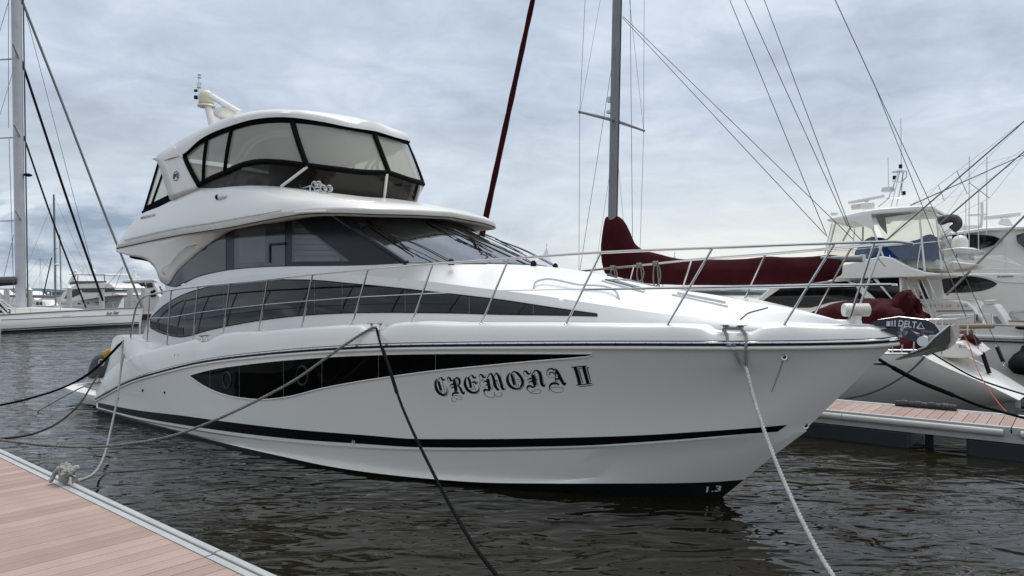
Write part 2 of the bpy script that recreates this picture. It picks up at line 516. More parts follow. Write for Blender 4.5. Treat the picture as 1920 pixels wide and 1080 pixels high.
# ------------------------------------------------------------------ water and far shore
def water_mat():
    m = bpy.data.materials.new('harbour_water'); m.use_nodes = True
    nt = m.node_tree; b = nt.nodes['Principled BSDF']
    b.inputs['Base Color'].default_value = (0.013, 0.011, 0.006, 1)
    b.inputs['Roughness'].default_value = 0.03
    b.inputs['IOR'].default_value = 1.33
    tcn = nt.nodes.new('ShaderNodeTexCoord')
    def layer(scale, rot, sx, sy, det, rough, dist):
        mp = nt.nodes.new('ShaderNodeMapping')
        mp.inputs['Rotation'].default_value = (0, 0, R(rot))
        mp.inputs['Scale'].default_value = (sx, sy, 1)
        nt.links.new(tcn.outputs['Object'], mp.inputs[0])
        n = nt.nodes.new('ShaderNodeTexNoise')
        n.inputs['Scale'].default_value = scale; n.inputs['Detail'].default_value = det
        n.inputs['Roughness'].default_value = rough; n.inputs['Distortion'].default_value = dist
        nt.links.new(mp.outputs[0], n.inputs['Vector']); return n.outputs['Fac']
    def mth(op, a, c):
        n = nt.nodes.new('ShaderNodeMath'); n.operation = op
        for i, q in enumerate((a, c)):
            if isinstance(q, (int, float)): n.inputs[i].default_value = q
            else: nt.links.new(q, n.inputs[i])
        return n.outputs[0]
    a = layer(0.50, 20, 0.8, 1.4, 0.6, 0.5, 0.5)
    c = layer(1.55, -14, 0.75, 1.5, 1.0, 0.5, 0.9)
    d = layer(4.6, 8, 0.7, 1.4, 0.5, 0.5, 0.7)
    gust = layer(0.07, 0, 1, 1, 2, 0.5, 0.3)
    h = mth('ADD', mth('ADD', mth('MULTIPLY', a, 0.10), mth('MULTIPLY', c, 0.055)), mth('MULTIPLY', d, 0.011))
    h = mth('MULTIPLY', h, mth('ADD', mth('MULTIPLY', gust, 0.9), 0.55))
    bp = nt.nodes.new('ShaderNodeBump'); bp.inputs['Strength'].default_value = 1.0; bp.inputs['Distance'].default_value = 1.0
    nt.links.new(h, bp.inputs['Height']); nt.links.new(bp.outputs[0], b.inputs['Normal'])
    return m
WATER = water_mat()
w = MB(); S_ = 9000
w.add([(-S_, -S_, 0), (S_, -S_, 0), (S_, S_, 0), (-S_, S_, 0)], [(0, 1, 2, 3)])
tag(w.build('water', WATER, smooth=0), kind='structure')

HILLM = mat('far_hill', (0.13, 0.17, 0.20), 1.0, var=0.3, vscale=0.01, spec=0.0)  # haze of distance is put into the bluish grey of the hills
SHOREM = mat('far_shore', (0.07, 0.075, 0.07), 1.0, var=0.5, vscale=0.05, spec=0.0)
def ridge(y, h, seed, m, x0, x1, step, base):
    mb = MB(); r1, r2 = [], []
    x = x0
    while x <= x1:
        z = base + h * max(0.0, 0.55 + 0.6 * noise.noise((x / (step * 14), seed, 0)) + 0.18 * noise.noise((x / (step * 3.1), seed, 4)))
        r1.append((x, y, -0.5)); r2.append((x, y + h * 3, z)); x += step
    r3 = [(p[0], p[1] + h * 4, -0.5) for p in r2]
    return mb.grid([r1, r2, r3])
tag(ridge(5200, 34, 3.3, HILLM, -7000, 7000, 45, 6).build('hills', HILLM), kind='structure')
tag(ridge(900, 4.0, 8.1, SHOREM, -1600, 1600, 7, 1.6).build('shore', SHOREM), kind='structure')

# ------------------------------------------------------------------ floating docks
def plank_mat():
    m = mat('composite_plank', (0.42, 0.30, 0.27), 0.7, spec=0.25)
    nt = m.node_tree; b = nt.nodes['Principled BSDF']
    oi = nt.nodes.new('ShaderNodeObjectInfo')
    r = nt.nodes.new('ShaderNodeValToRGB')
    e = r.color_ramp.elements
    e[0].color = (0.325, 0.226, 0.188, 1); e[1].color = (0.42, 0.30, 0.258, 1)
    nt.links.new(oi.outputs['Random'], r.inputs[0])
    tcn = nt.nodes.new('ShaderNodeTexCoord')
    mp = nt.nodes.new('ShaderNodeMapping'); mp.inputs['Scale'].default_value = (60, 1.2, 1)
    nt.links.new(tcn.outputs['Object'], mp.inputs[0])
    n = nt.nodes.new('ShaderNodeTexNoise'); n.inputs['Scale'].default_value = 1.3; n.inputs['Detail'].default_value = 6
    nt.links.new(mp.outputs[0], n.inputs['Vector'])
    n2 = nt.nodes.new('ShaderNodeTexNoise'); n2.inputs['Scale'].default_value = 3.1; n2.inputs['Detail'].default_value = 4
    nt.links.new(tcn.outputs['Object'], n2.inputs['Vector'])
    ad = nt.nodes.new('ShaderNodeMath'); ad.operation = 'ADD'
    nt.links.new(n.outputs['Fac'], ad.inputs[0]); nt.links.new(n2.outputs['Fac'], ad.inputs[1])
    mr = nt.nodes.new('ShaderNodeMapRange'); mr.inputs['From Min'].default_value = 0.6; mr.inputs['From Max'].default_value = 1.4
    mr.inputs['To Min'].default_value = 0.86; mr.inputs['To Max'].default_value = 1.10
    nt.links.new(ad.outputs[0], mr.inputs[0])
    mx = nt.nodes.new('ShaderNodeMix'); mx.data_type = 'RGBA'; mx.blend_type = 'MULTIPLY'; mx.inputs[0].default_value = 1
    nt.links.new(r.outputs[0], mx.inputs[6]); nt.links.new(mr.outputs[0], mx.inputs[7])
    nt.links.new(mx.outputs[2], b.inputs['Base Color'])
    bp = nt.nodes.new('ShaderNodeBump'); bp.inputs['Strength'].default_value = 0.25; bp.inputs['Distance'].default_value = 0.004
    nt.links.new(n.outputs['Fac'], bp.inputs['Height']); nt.links.new(bp.outputs[0], b.inputs['Normal'])
    return m
PLANK = plank_mat()
FLOATM = mat('float_plastic', (0.022, 0.027, 0.034), 0.55, var=0.3, vscale=2.5)

def plank_mesh(w, L):
    """one board, reeded with two shallow grooves along its length, edges eased"""
    prof = []
    h = 0.026
    for x, z in ((-w / 2, h - 0.004), (-w / 2 + 0.004, h), (-w / 6 - 0.004, h), (-w / 6, h - 0.003), (-w / 6 + 0.004, h),
                 (w / 6 - 0.004, h), (w / 6, h - 0.003), (w / 6 + 0.004, h), (w / 2 - 0.004, h), (w / 2, h - 0.004), (w / 2, 0), (-w / 2, 0)):
        prof.append((x, z))
    mb = MB()
    mb.prism([(x, 0, z) for x, z in prof], (0, -L, 0))
    return mb

def dock(fr, x0, x1, s0, s1, z, label, joint, near_fender=False, floats=()):
    root = fr.root('floating_dock', label, 'dock')
    pw, gap = 0.162, 0.008
    proto = None; k = 0
    x = joint - math.floor((joint - x0) / (pw + gap)) * (pw + gap)
    while x < x1:
        if proto is None:
            o = plank_mesh(pw, s1 - s0 - 0.29).build('plank', PLANK, root, smooth=0); proto = o
        else:
            o = proto.copy(); COL.objects.link(o)
        o.location = (x + pw / 2 + (0.004 if x >= joint - 1e-6 else 0), -(s0 + 0.145), z - 0.026 + rnd.uniform(-0.0008, 0.0008))
        o.rotation_euler = (0, 0, rnd.uniform(-0.0007, 0.0007))
        x += pw + gap; k += 1
    for side in (0, 1):
        def S(d): return -(s0 + d) if side == 0 else -(s1 - d)
        sg = -1 if side == 0 else 1
        cuts = [x0, joint - 0.012, joint + 0.012, x1]
        for a, b in ((cuts[0], cuts[1]), (cuts[2], cuts[3])):
            # inner flat strip and outer raised rail, dark slot between them
            L = b - a
            mb = MB()
            prof = [(0.0, -0.09), (0.0, 0.012), (0.008, 0.02), (0.055, 0.02), (0.062, 0.014), (0.062, -0.03), (0.075, -0.03), (0.075, 0.004), (0.138, 0.004), (0.138, -0.09)]
            mb.prism([(a, S(d), z + h) for d, h in prof], (L, 0, 0))
            mb.build('edge_rail', ALU, root, smooth=30)
        mb = MB(); mb.prism([(x0, S(0.012), z - 0.23), (x0, S(0.06), z - 0.23), (x0, S(0.06), z - 0.092), (x0, S(0.012), z - 0.092)], (x1 - x0, 0, 0))
        mb.build('side_beam', ALU, root, smooth=0)
    mb = MB(); mb.box(((x0 + x1) / 2, -(s0 + s1) / 2, z - 0.06), (x1 - x0 - 0.1, s1 - s0 - 0.2, 0.05))
    mb.build('deck_frame', ANTIF, root, smooth=0)
    for a, b in floats:
        mb = MB(); mb.box(((a + b) / 2, -(s0 + s1) / 2, (z - 0.235 - 0.35) / 2), (b - a, s1 - s0 - 0.06, z - 0.235 + 0.35))
        mb.build('float', FLOATM, root, smooth=30, bev=0.03)
    if near_fender:
        for a, b in ((x0, joint - 1.9), (joint - 1.89, joint + 0.0), (joint + 0.05, x1)):
            pass
    return root

LD = Frame(-6.86, 9.64, 40.2)
jx = -LD.pz(415, 1036, 0.5)[0] * -1
left_dock = dock(LD, -5.0, 11.0, 0.0, 4.8, 0.5, 'pink composite plank dock with grey metal edging in the lower left foreground', jx, floats=((-4.8, 0.5), (1.5, 6.5), (7.2, 10.8)))

RD = Frame(5.6, 12.83, 38.2)
rjx = RD.p(1896, 806, 0.0)[0]
right_dock = dock(RD, -6.0, 9.0, -1.46, 0.0, 0.5, 'narrow pink plank finger dock beside the bow of the large white yacht', rjx,
                  floats=((-5.8, -2.5), (-1.8, RD.p(1705, 820, -0.05)[0]), (RD.p(1812, 850, -0.05)[0], 4.6), (5.2, 8.8)))
# cream rubbing strip bolted along the near side of the finger dock
FEND = mat('cream_rub_strip', (0.50, 0.48, 0.43), 0.5, var=0.12, vscale=3)
e0, e1, e2 = -6.0, RD.p(1578, 790, 0.04)[0], rjx - 0.1
for a, b in ((e0, e1 - 0.004), (e1 + 0.004, e2), (rjx + 0.12, 9.0)):
    mb = MB(); n = 9; ring = []
    for k in range(n):
        th = math.pi * k / (n - 1)
        ring.append((0.008 + 0.05 * math.sin(th), 0.058 * math.cos(th)))
    mb.prism([(a, -q[0], 0.418 + q[1]) for q in ring] + [(a, 0.0, 0.36), (a, 0.0, 0.476)][0:0], (b - a, 0, 0))
    mb.build('rub_strip', FEND, right_dock, smooth=35)
mb = MB(); q = RD.p(1702, 835, -0.08)
mb.box((q[0] + 0.28, 0.35, -0.05), (0.12, 0.1, 0.75)); mb.build('float_bracket', ANTIF, right_dock, smooth=0)

# black roll fender lying on the far edge of the finger dock
fa = RD.pz(1676, 757, 0.55); fb = RD.pz(1797, 763, 0.55)
fa[1] = 1.38; fb[1] = 1.38
mb = MB()
def fr_(t): return 0.062 + (0.012 if int(t * 9) % 2 else 0.0) - (0.03 if t in (0, 1) else 0)
mb.tube([fa.lerp(fb, k / 54) for k in range(55)], fr_, 12)
fo = mb.build('dock_fender', mat('fender_rubber', (0.035, 0.037, 0.04), 0.6, var=0.7, vscale=5), smooth=30)
fo.location = (RD.O[0], RD.O[1], 0); fo.rotation_euler = (0, 0, -R(RD.deg))
tag(fo, 'ribbed black rubber fender roll lying on the edge of the finger dock', 'fender')

# ------------------------------------------------------------------ the large white motor yacht
Y = Frame(1.018 * EYE, 3.525 * EYE, 39)
yacht = Y.root('motor_yacht', 'large white flybridge motor yacht with black windows and CREMONA II on its bow', 'yacht')
HB = 2.45
def pw_(x, xb, L, B, e): 
    q = min(1.0, max(0.0, (xb - x) / L)); return B * (1 - (1 - q) ** e)
def brail(x): return pw_(x, 2.06, 9.5, HB, 2.3) - 0.02 * max(0, -x - 10)
def bknuck(x): return pw_(x, 1.075, 9.3, 2.41, 2.2)
def bchine(x): return pw_(x, 0.665, 9.0, 2.37, 2.15)
WLT = [(-13.3, 2.2), (-11.4, 2.29), (-9.26, 2.316), (-6.22, 2.306), (-5.32, 2.2), (-3.84, 1.85), (-2.71, 1.50), (-1.74, 1.06), (-0.83, 0.56), (-0.27, 0.19), (0.0, 0.0)]
def bwl(x): return lerp_tab(WLT, x)
def trace(fr, pts, s): return [fr.p(u, v, s) for u, v in pts]

R0 = [Y.p(1685, 637, 0)] + trace(Y, [(1660, 639.5), (1640, 641), (1560, 643.5), (1450, 645), (1300, 645.3), (1200, 645), (1100, 645), (1000, 645.5), (860, 646.5), (720, 649), (600, 655), (480, 665), (375, 679), (300, 697), (237, 717), (200, 737), (180, 748)], brail)
K1 = [Y.p(1512, 803, 0)] + trace(Y, [(1450, 811), (1300, 825), (1200, 833), (1000, 841), (760, 842), (540, 828), (420, 814), (340, 801), (250, 784), (180, 764)], bknuck)
C1 = [Y.p(1447, 857, 0)] + trace(Y, [(1400, 865), (1360, 870), (1240, 882), (1030, 902), (900, 902), (820, 896), (620, 872), (530, 853), (345, 810), (250, 786), (182, 767)], bchine)
W1 = [Y.p(1395, 899, 0)] + trace(Y, [(1350, 903), (1300, 905), (1150, 906.5), (1030, 906.5), (900, 904.5), (820, 899), (620, 875), (530, 856), (345, 812.5), (250, 788), (183, 769)], lambda x: bwl(x - 0.28) + 0.012)
NC = 90
r0, k1, c1, w1 = (cv(c, NC) for c in (R0, K1, C1, W1))
wl = [Vector((x, -s, -0.03)) for x, s in reversed(WLT)]; wl = cv(wl, NC)
kl = [Vector((p.x - 0.25, p.y * 0.45, -0.75)) for p in wl]
hull = MB(); rows = []
M = 12
for i in range(M + 1):
    t = i / M; row = []
    for j in range(NC):
        p = r0[j].lerp(k1[j], t)
        q = j / (NC - 1)
        wgt = min(1, j / 5) * max(0.12, 1 - q * 1.6)
        p.y += 0.11 * math.sin(math.pi * t) * wgt * (1 if p.y < -0.02 else 0) * min(1, -p.y / 0.6)
        row.append(p)
    rows.append(row)
# small spray step under the knuckle, then the bottom panel
k2 = [Vector((p.x, min(0, p.y + 0.035 * min(1, j / 4)), p.z - 0.035)) for j, p in enumerate(k1)]
rows.append(k2)
rows.append([k2[j].lerp(c1[j], 0.5) for j in range(NC)]); rows.append(c1)
w1b = [c1[j].lerp(w1[j], 0.98) for j in range(NC)]
rows.append(w1)
hull.grid(rows)
hull_bvh = hull.bvh()
hull.grid([mirl(r) for r in rows])
tr = [r[-1] for r in rows]
hull.grid([tr, mirl(tr)])
hull_o = hull.build('hull', GEL, yacht, smooth=24)
bt = MB(); wa = [Vector((p.x, p.y + 0.004, p.z)) for p in w1]
bt.both([wa, wl, kl])
bt.build('hull_bottom', ANTIF, yacht)

def dense_u(tr, n):
    """resample a picture trace evenly along its length"""
    d = catmull(tr, 10); L = [0]
    for a, b in zip(d, d[1:]): L.append(L[-1] + math.hypot(a[0] - b[0], a[1] - b[1]))
    out = []; j = 0
    for i in range(n):
        t = L[-1] * i / (n - 1)
        while j < len(L) - 2 and L[j + 1] < t: j += 1
        k = 0 if L[j + 1] == L[j] else (t - L[j]) / (L[j + 1] - L[j])
        out.append((d[j][0] + (d[j + 1][0] - d[j][0]) * k, d[j][1] + (d[j + 1][1] - d[j][1]) * k))
    return out
def cast_strip(fr, bvh, top, bot, u0, u1, nu, nv, off, slant=0.0):
    """patch between two picture lines v(u), laid on a built surface"""
    rows = []
    for j in range(nv + 1):
        row = []
        for i in range(nu + 1):
            u = u0 + (u1 - u0) * i / nu
            a, b = top(u), bot(u)
            v = a + (b - a) * j / nv
            h = fr.cast(u, v, bvh, off)
            row.append(h)
        rows.append(row)
    for r in rows:                       # patch rare misses from neighbours
        for i, h in enumerate(r):
            if h is None:
                c = [q for q in r[max(0, i - 3):i + 4] if q is not None]
                r[i] = c[0] if c else None
    return rows
def dup_mirror(o, name=None):
    """the same part on the other side of the boat"""
    me = o.data.copy()
    for v in me.vertices: v.co.y = -v.co.y
    me.flip_normals()
    c = bpy.data.objects.new(name or o.name.split('.')[0], me); COL.objects.link(c); c.parent = o.parent
    for m in o.modifiers:
        n = c.modifiers.new(m.name, m.type)
        if m.type == 'SOLIDIFY': n.thickness = m.thickness; n.offset = m.offset
    return c

# boot stripe
st = vtab([(1476, 796.5), (1400, 803), (1300, 810), (1200, 816), (1100, 819.5), (1000, 822), (850, 823), (760, 822), (700, 817), (540, 804), (420, 790), (340, 779), (250, 768), (176, 753)])
sb = vtab([(1459, 809), (1400, 813), (1300, 821.5), (1200, 829), (1100, 835), (1000, 837.5), (850, 839), (760, 837.5), (700, 833.5), (540, 822), (420, 808), (340, 796), (250, 780), (182, 763)])
mb = MB(); mb.grid(cast_strip(Y, hull_bvh, st, sb, 184, 1458, 90, 2, 0.004))
tipa, tipb, tipc = (Y.cast(*q, hull_bvh, 0.004) for q in ((1458, st(1458)), (1458, 809), (1476, 796.5)))
mb.add([tipa, tipb, tipc], [(0, 1, 2)])
s_o = mb.build('boot_stripe', NAVY, yacht, smooth=60); dup_mirror(s_o)

# long hull window: three dark panes, seams, rim, two round portlights behind the glass line
ht_ = vtab([(357, 704), (395, 694), (450, 685.5), (530, 676.5), (600, 671), (700, 666), (815, 663.5), (950, 663.3), (1110, 663.5)])
hb_ = vtab([(357, 704.5), (368, 713), (382, 722), (400, 731), (430, 741), (460, 746), (490, 748), (520, 746), (545, 742), (600, 728), (660, 716.5), (740, 704), (815, 694), (900, 685.5), (1000, 676), (1085, 669), (1104, 667), (1110, 665)])
seams = [357, 394, 449, 532, 604, 710, 817, 1110]
rim = MB()
for a, b in zip(seams, seams[1:]):
    mb = MB(); mb.grid(cast_strip(Y, hull_bvh, ht_, hb_, a + (0.35 if a > 357 else 0), b - (0.35 if b < 1110 else 0), max(6, int((b - a) / 7)), 3, 0.006))
    o = mb.build('hull_window', HULLGL, yacht, smooth=60); dup_mirror(o)
top = [Y.cast(u, ht_(u) - 1.0, hull_bvh, 0.006) for u in range(358, 1111, 8)]
bot = [Y.cast(u, hb_(u) + 1.2, hull_bvh, 0.006) for u in range(358, 1111, 8)]
loop = [p for p in top + list(reversed(bot)) if p]
mb = MB(); mb.tube(loop + [loop[0]], 0.011, 6); o = mb.build('window_rim', GEL, yacht); dup_mirror(o)
PORTR = mat('portlight_ring', (0.022, 0.022, 0.023), 0.35, spec=0.3)
for (u, v, a, b) in ((426.5, 712.5, 7.5, 15), (568, 704, 10.5, 17.5)):
    pts = [Y.cast(u + a * math.cos(k * math.pi / 12), v + b * math.sin(k * math.pi / 12), hull_bvh, 0.010) for k in range(25)]
    mb = MB(); mb.tube(pts, 0.016, 6); o = mb.build('porthole', PORTR, yacht); dup_mirror(o)

# rub rail: bright steel strip over a dark seat and a moulded ledge
mb = MB(); out = [Vector((p.x, p.y - 0.012, p.z + 0.012)) for p in r0]; mb.tube(out, 0.019, 8)
o = mb.build('rub_rail', STEEL, yacht); dup_mirror(o)
mb = MB(); mb.tube([Vector((p.x, p.y - 0.006, p.z - 0.012)) for p in r0], 0.008, 6)
mb.tube([Vector((p.x, p.y - 0.002, p.z + 0.034)) for p in r0], 0.006, 6)
o = mb.build('rail_seat', RUBBER, yacht); dup_mirror(o)
mb = MB(); mb.tube([Vector((p.x, p.y + 0.004, p.z - 0.045)) for p in r0], 0.024, 8)
o = mb.build('moulded_ledge', GEL, yacht); dup_mirror(o)
mb = MB()
for k in range(6, NC - 6, 1):
    p = out[k].lerp(out[k + 1], 0.5); mb.ell((p.x, p.y - 0.017, p.z), (0.008, 0.005, 0.008), 6, 4)
mb.build('rail_screw', RUBBER, yacht)['kind'] = 'stuff'

# gunwale above the rub rail, with the dips that hold the cleats
G = [Y.p(1688, 633, 0)] + trace(Y, [(1676, 624.5), (1660, 619), (1635, 616), (1560, 614.5), (1437, 614.5), (1428, 616), (1412, 625), (1400, 626.5), (1345, 625.5), (1332, 624), (1313, 614.5), (1300, 613.5),
        (1200, 612), (1000, 609.5), (860, 609), (738, 609.5), (731, 611), (722, 619), (712, 621), (698, 621), (686, 619), (677, 612), (670, 611.5), (600, 614), (500, 621.5), (398, 635), (390, 640), (372, 641), (366, 637.5), (355, 640), (315, 649.5), (280, 658), (250, 668), (215, 687), (192, 714), (180, 740)], lambda x: max(0.0, brail(x) - 0.075))
NG = 240
g1 = cv(G, NG, 12); rg = cv(R0, NG, 14)
gm = []
for j in range(NG):
    p = rg[j].lerp(g1[j], 0.88); p.y -= 0.014 * min(1, j / 12); gm.append(p)
g2 = [Vector((p.x - 0.02, min(0, p.y + 0.035), p.z + 0.018)) for p in g1]
g3 = [Vector((p.x - 0.05, min(0, p.y + 0.16), p.z + 0.012)) for p in g1]
mb = MB(); mb.both([rg, [a.lerp(b, 0.5) + Vector((0, -0.012, 0)) for a, b in zip(rg, gm)], gm, g1, g2, g3])
mb.build('gunwale', GEL, yacht, smooth=38)
dk = [p for p in g3 if p.x > -11.2]
mb = MB(); mb.grid([dk, [Vector((p.x, p.y * 0.5, p.z + 0.02)) for p in dk], [Vector((p.x, 0, p.z + 0.03)) for p in dk], [Vector((p.x, -p.y * 0.5, p.z + 0.02)) for p in dk], mirl(dk)])
mb.build('deck', GELD, yacht)

# cockpit quarter and transom
lo = cv([g1[j] for j in range(NG) if g1[j].x < -10.55], 24)
up = cv([Y.p(316, 650, 2.05), Y.p(300, 648.5, 2.1), Y.p(268, 641, 2.16), Y.p(237, 633.5, 2.2), Y.p(219, 629.5, 2.22), Y.p(214, 632, 2.24), Y.p(207, 664, 2.26), Y.p(203, 695, 2.27), Y.p(184, 728, 2.28)], 24)
mid = [a.lerp(b, 0.5) + Vector((0, -0.02, 0)) for a, b in zip(lo, up)]
inn = [p + Vector((0.05, 0.32, 0.01)) for p in up]
mb = MB(); mb.both([lo, mid, up, [p + Vector((0.012, 0.03, 0.016)) for p in up], inn])
tr = [p for p in up[10:]]
mb.grid([tr, [Vector((p.x - 0.10, 0, p.z)) for p in tr], mirl(tr)])
mb.grid([inn[:16], [p + Vector((0, 0, -0.8)) for p in inn[:16]]]); mb.grid([mirl(inn[:16]), mirl([p + Vector((0, 0, -0.8)) for p in inn[:16]])])
mb.build('cockpit_coaming', GEL, yacht, smooth=32)

# swim platform
mb = MB(); pl = []
for x, s in ((-12.6, 2.28), (-13.6, 2.26), (-15.0, 2.2), (-15.6, 2.08), (-15.82, 1.7), (-15.85, 0)):
    pl.append(Vector((x, -s, 0)))
pl = cv(pl, 20)
def lvl(z, k): return [Vector((p.x + k, p.y + k * (1 if p.y < -k else 0), z)) for p in pl]
mb.both([lvl(0.2, 0.12), lvl(0.20, 0.02), lvl(0.27, 0), lvl(0.34, 0.0), lvl(0.37, 0.05), lvl(0.37, 0.2)])
a = lvl(0.36, 0.18); mb.grid([a, mirl(a)]); a = lvl(0.2, 0.12); mb.grid([a, mirl(a)])
mb.build('swim_platform', GEL, yacht, smooth=40)
mb = MB(); a = [p for p in lvl(0.372, 0.3) if p.x < -13.4]; mb.grid([a, mirl(a)]); mb.build('teak_deck', mat('grey_teak', (0.22, 0.20, 0.19), 0.8, var=0.3, vscale=5), yacht)
mb = MB(); mb.box((-13.9, 0, 0.13), (2.3, 4.1, 0.2)); mb.build('platform_moulding', GEL, yacht, smooth=0, bev=0.03)
mb = MB(); mb.box((-14.0, 0, -0.1), (1.9, 3.4, 0.26)); mb.build('platform_support', ANTIF, yacht, smooth=0)
mb = MB()
for s in (-1.3, -0.6): mb.tube([Vector((-14.3, s - 0.15, 0.37)), Vector((-14.3, s - 0.15, 0.62)), Vector((-14.3, s + .15, 0.62)), Vector((-14.3, s + .15, 0.37))], 0.014, 6)
mb.build('dinghy_chock', STEEL, yacht)

# ---- deckhouse
HT_ = [(-12.2, 1.98), (-10, 2.03), (-8, 2.0), (-6, 1.93), (-5, 1.82), (-4, 1.66), (-2.5, 1.30), (-1.2, 0.95), (0, 0.60), (1.0, 0.28), (1.5, 0.08), (1.62, 0.0)]
hd = catmull(HT_, 8)
def bhouse(x): return lerp_tab(hd, x)
NH = 220
hbase = cv([Y.p(1597, 606, 0)] + trace(Y, [(1560, 611), (1467, 614), (1250, 613), (1061, 612), (902, 610), (771, 610), (660, 612), (566, 617), (485, 624), (418, 632), (362, 640), (313, 648), (266, 634)], bhouse), NH)
shd = cv([Y.p(1597, 605.5, 0)] + trace(Y, [(1560, 608.5), (1480, 606), (1400, 602), (1250, 589), (1125, 571), (1000, 552), (900, 540), (790, 526), (690, 517), (640, 514), (590, 511), (533, 512), (440, 520), (390, 533), (350, 543), (308, 545)], lambda x: max(0, bhouse(x) - 0.10)), NH)
low = MB(); rws = []
rws.append([Vector((p.x - 0.03, min(0, p.y + 0.05), p.z - 0.16)) for p in hbase])
for t in (0, .12, .3, .5, .7, .88, 1):
    row = []
    for a, b in zip(hbase, shd):
        p = a.lerp(b, t); p.y -= 0.03 * math.sin(math.pi * t) * min(1, -p.y); row.append(p)
    rws.append(row)
low.grid(rws); low_bvh = low.bvh()

def ws_base(s): return Vector((-3.09 - 0.387 * s * s, -s, 3.03))
def ws_top(s): return Vector((-5.35 - 0.31 * s * s, -s, 3.925))
# inner edge of the house top: fore-deck crown, round the windscreen foot, aft along the saloon glass
foot = [(1595, 606.5), (1515, 585), (1480, 577), (1400, 565), (1357, 556), (1225, 537), (1140, 520), (1082, 507)]
crown = [Y.p(u, v, 0) for u, v in foot] + [ws_base(0)]
crown = cv(crown, 34)
wsf = [ws_base(1.6 * k / 15) for k in range(16)][1:]
glb = cv([ws_base(1.6)] + [Y.p(u, v, s) for u, v, s in ((700, 497, 1.69), (650, 498.5, 1.74), (553, 499.5, 1.80), (490, 501.5, 1.83), (420, 508.5, 1.85), (367, 521, 1.86), (327, 538.5, 1.87), (310, 534, 1.88))], 32)[1:]
inner = crown + wsf + glb
def arcs(l):
    L = [0]
    for a, b in zip(l, l[1:]): L.append(L[-1] + (b - a).length)
    return L
# match: shoulder x ~ inner x through three legs
sx = {0: 0}
def idx_of(l, x): return min(range(len(l)), key=lambda i: abs(l[i].x - x))
ia, ib = idx_of(shd, -1.75), idx_of(shd, -4.25)
outer = cv([tuple(p) for p in shd[:ia + 1]], len(crown), 1)[:] + cv([tuple(p) for p in shd[ia:ib + 1]], len(wsf) + 1, 1)[1:] + cv([tuple(p) for p in shd[ib:]], len(glb) + 1, 1)[1:]
topr = []
for t in (0, .04, .1, .2, .35, .5, .65, .8, .92, 1):
    row = []
    for j, (a, b) in enumerate(zip(outer, inner)):
        k = j / len(outer)
        e = math.sin(t * math.pi / 2) if j < len(crown) + 6 else t
        p = a.lerp(b, t); p.z = a.z + (b.z - a.z) * (e * 0.75 + t * 0.25)
        row.append(p)
    topr.append(row)
low.grid(topr)
hood = MB(); hood.grid(topr); hood_bvh = hood.bvh()
n0 = len(low.v)
low.grid([mirl(r) for r in rws]); low.grid([mirl(r) for r in topr])
# aft bulkhead end
end = [r[-1] for r in rws] + [r[-1] for r in topr]
low.grid([end, mirl(end)])
low.build('deckhouse', GELD, yacht, smooth=42)

# long lower windows let into the house side
lt = vtab([(280, 601), (300, 580), (345, 553), (380, 541.5), (420, 533.5), (460, 528.5), (505, 525.5), (550, 525.5), (590, 526.5), (650, 532), (720, 538.5), (790, 546), (870, 555), (940, 563.5), (1030, 577), (1110, 588.5), (1121, 590)])
lb = vtab([(280, 612.5), (305, 624.5), (325, 629.5), (340, 631), (355, 629), (380, 621.5), (465, 603.5), (520, 595.5), (575, 590), (640, 586.5), (720, 585), (780, 585.3), (860, 586.5), (940, 588.7), (1030, 590), (1110, 591.6), (1121, 592)])
seam = [281, 346, 420, 493, 590, 642, 760, 880, 1000, 1121]
for a, b in zip(seam, seam[1:]):
    mb = MB(); mb.grid(cast_strip(Y, low_bvh, lt, lb, a + 0.3, b - 0.3, max(6, int((b - a) / 7)), 4, 0.006))
    o = mb.build('lower_window', BLACKGL, yacht, smooth=60); dup_mirror(o)
mb = MB(); pts = [Y.cast(u, lt(u) - 0.8, low_bvh, 0.005) for u in range(282, 1121, 9)] + [Y.cast(u, lb(u) + 0.8, low_bvh, 0.005) for u in range(1120, 281, -9)]
pts = [p for p in pts if p]; mb.tube(pts + [pts[0]], 0.009, 6); o = mb.build('window_rim', RUBBER, yacht); dup_mirror(o)
# engine-room louvres in the aft corner of the lower window
LOUV = mat('louvre_grey', (0.05, 0.05, 0.052), 0.45)
for k, (a, b) in enumerate(((283, 300), (301, 322), (323, 345))):
    mb = MB()
    for i in range(9):
        t0 = 0.04 + i * 0.105
        pts = []
        for u in (a, (a + b) / 2, b):
            base = 601 + (u - 281) * 0.22; bo = lb(u) - 1.5
            v = base + (bo - base) * t0
            pts.append(Y.cast(u, v, low_bvh, 0.012))
        if all(pts): mb.tube(pts, 0.007, 5)
    o = mb.build('louvre', LOUV, yacht); dup_mirror(o)

# ---- saloon side glass and slate pillar
arch = [(311, 534), (333, 508), (367, 477), (407, 447), (440, 428), (483, 415), (533, 407), (567, 404), (617, 403)]
at = vtab(arch + [(640, 416), (680, 441), (720, 467), (763, 493)])
ab = vtab([(311, 535), (327, 538.5), (345, 531), (367, 521), (420, 508.5), (490, 501.5), (553, 499.5), (650, 498.5), (700, 497), (763, 493.5)])
def s_at(u, t):
    st_ = lerp_tab([(311, 1.88), (367, 1.80), (440, 1.71), (533, 1.62), (617, 1.5), (763, 1.59)], u)
    sb_ = lerp_tab([(311, 1.88), (420, 1.85), (553, 1.80), (650, 1.74), (763, 1.6)], u)
    return st_ + (sb_ - st_) * t
rows = []
for j in range(9):
    t = j / 8
    rows.append([Y.p(u, at(u) + (ab(u) - at(u)) * t, s_at(u, t)) for u in [311 + 452 * i / 72 for i in range(73)]])
sg = MB(); sg.grid(rows); sg_bvh = sg.bvh()
o = sg.build('window_surround', SLATE, yacht, smooth=60); dup_mirror(o)
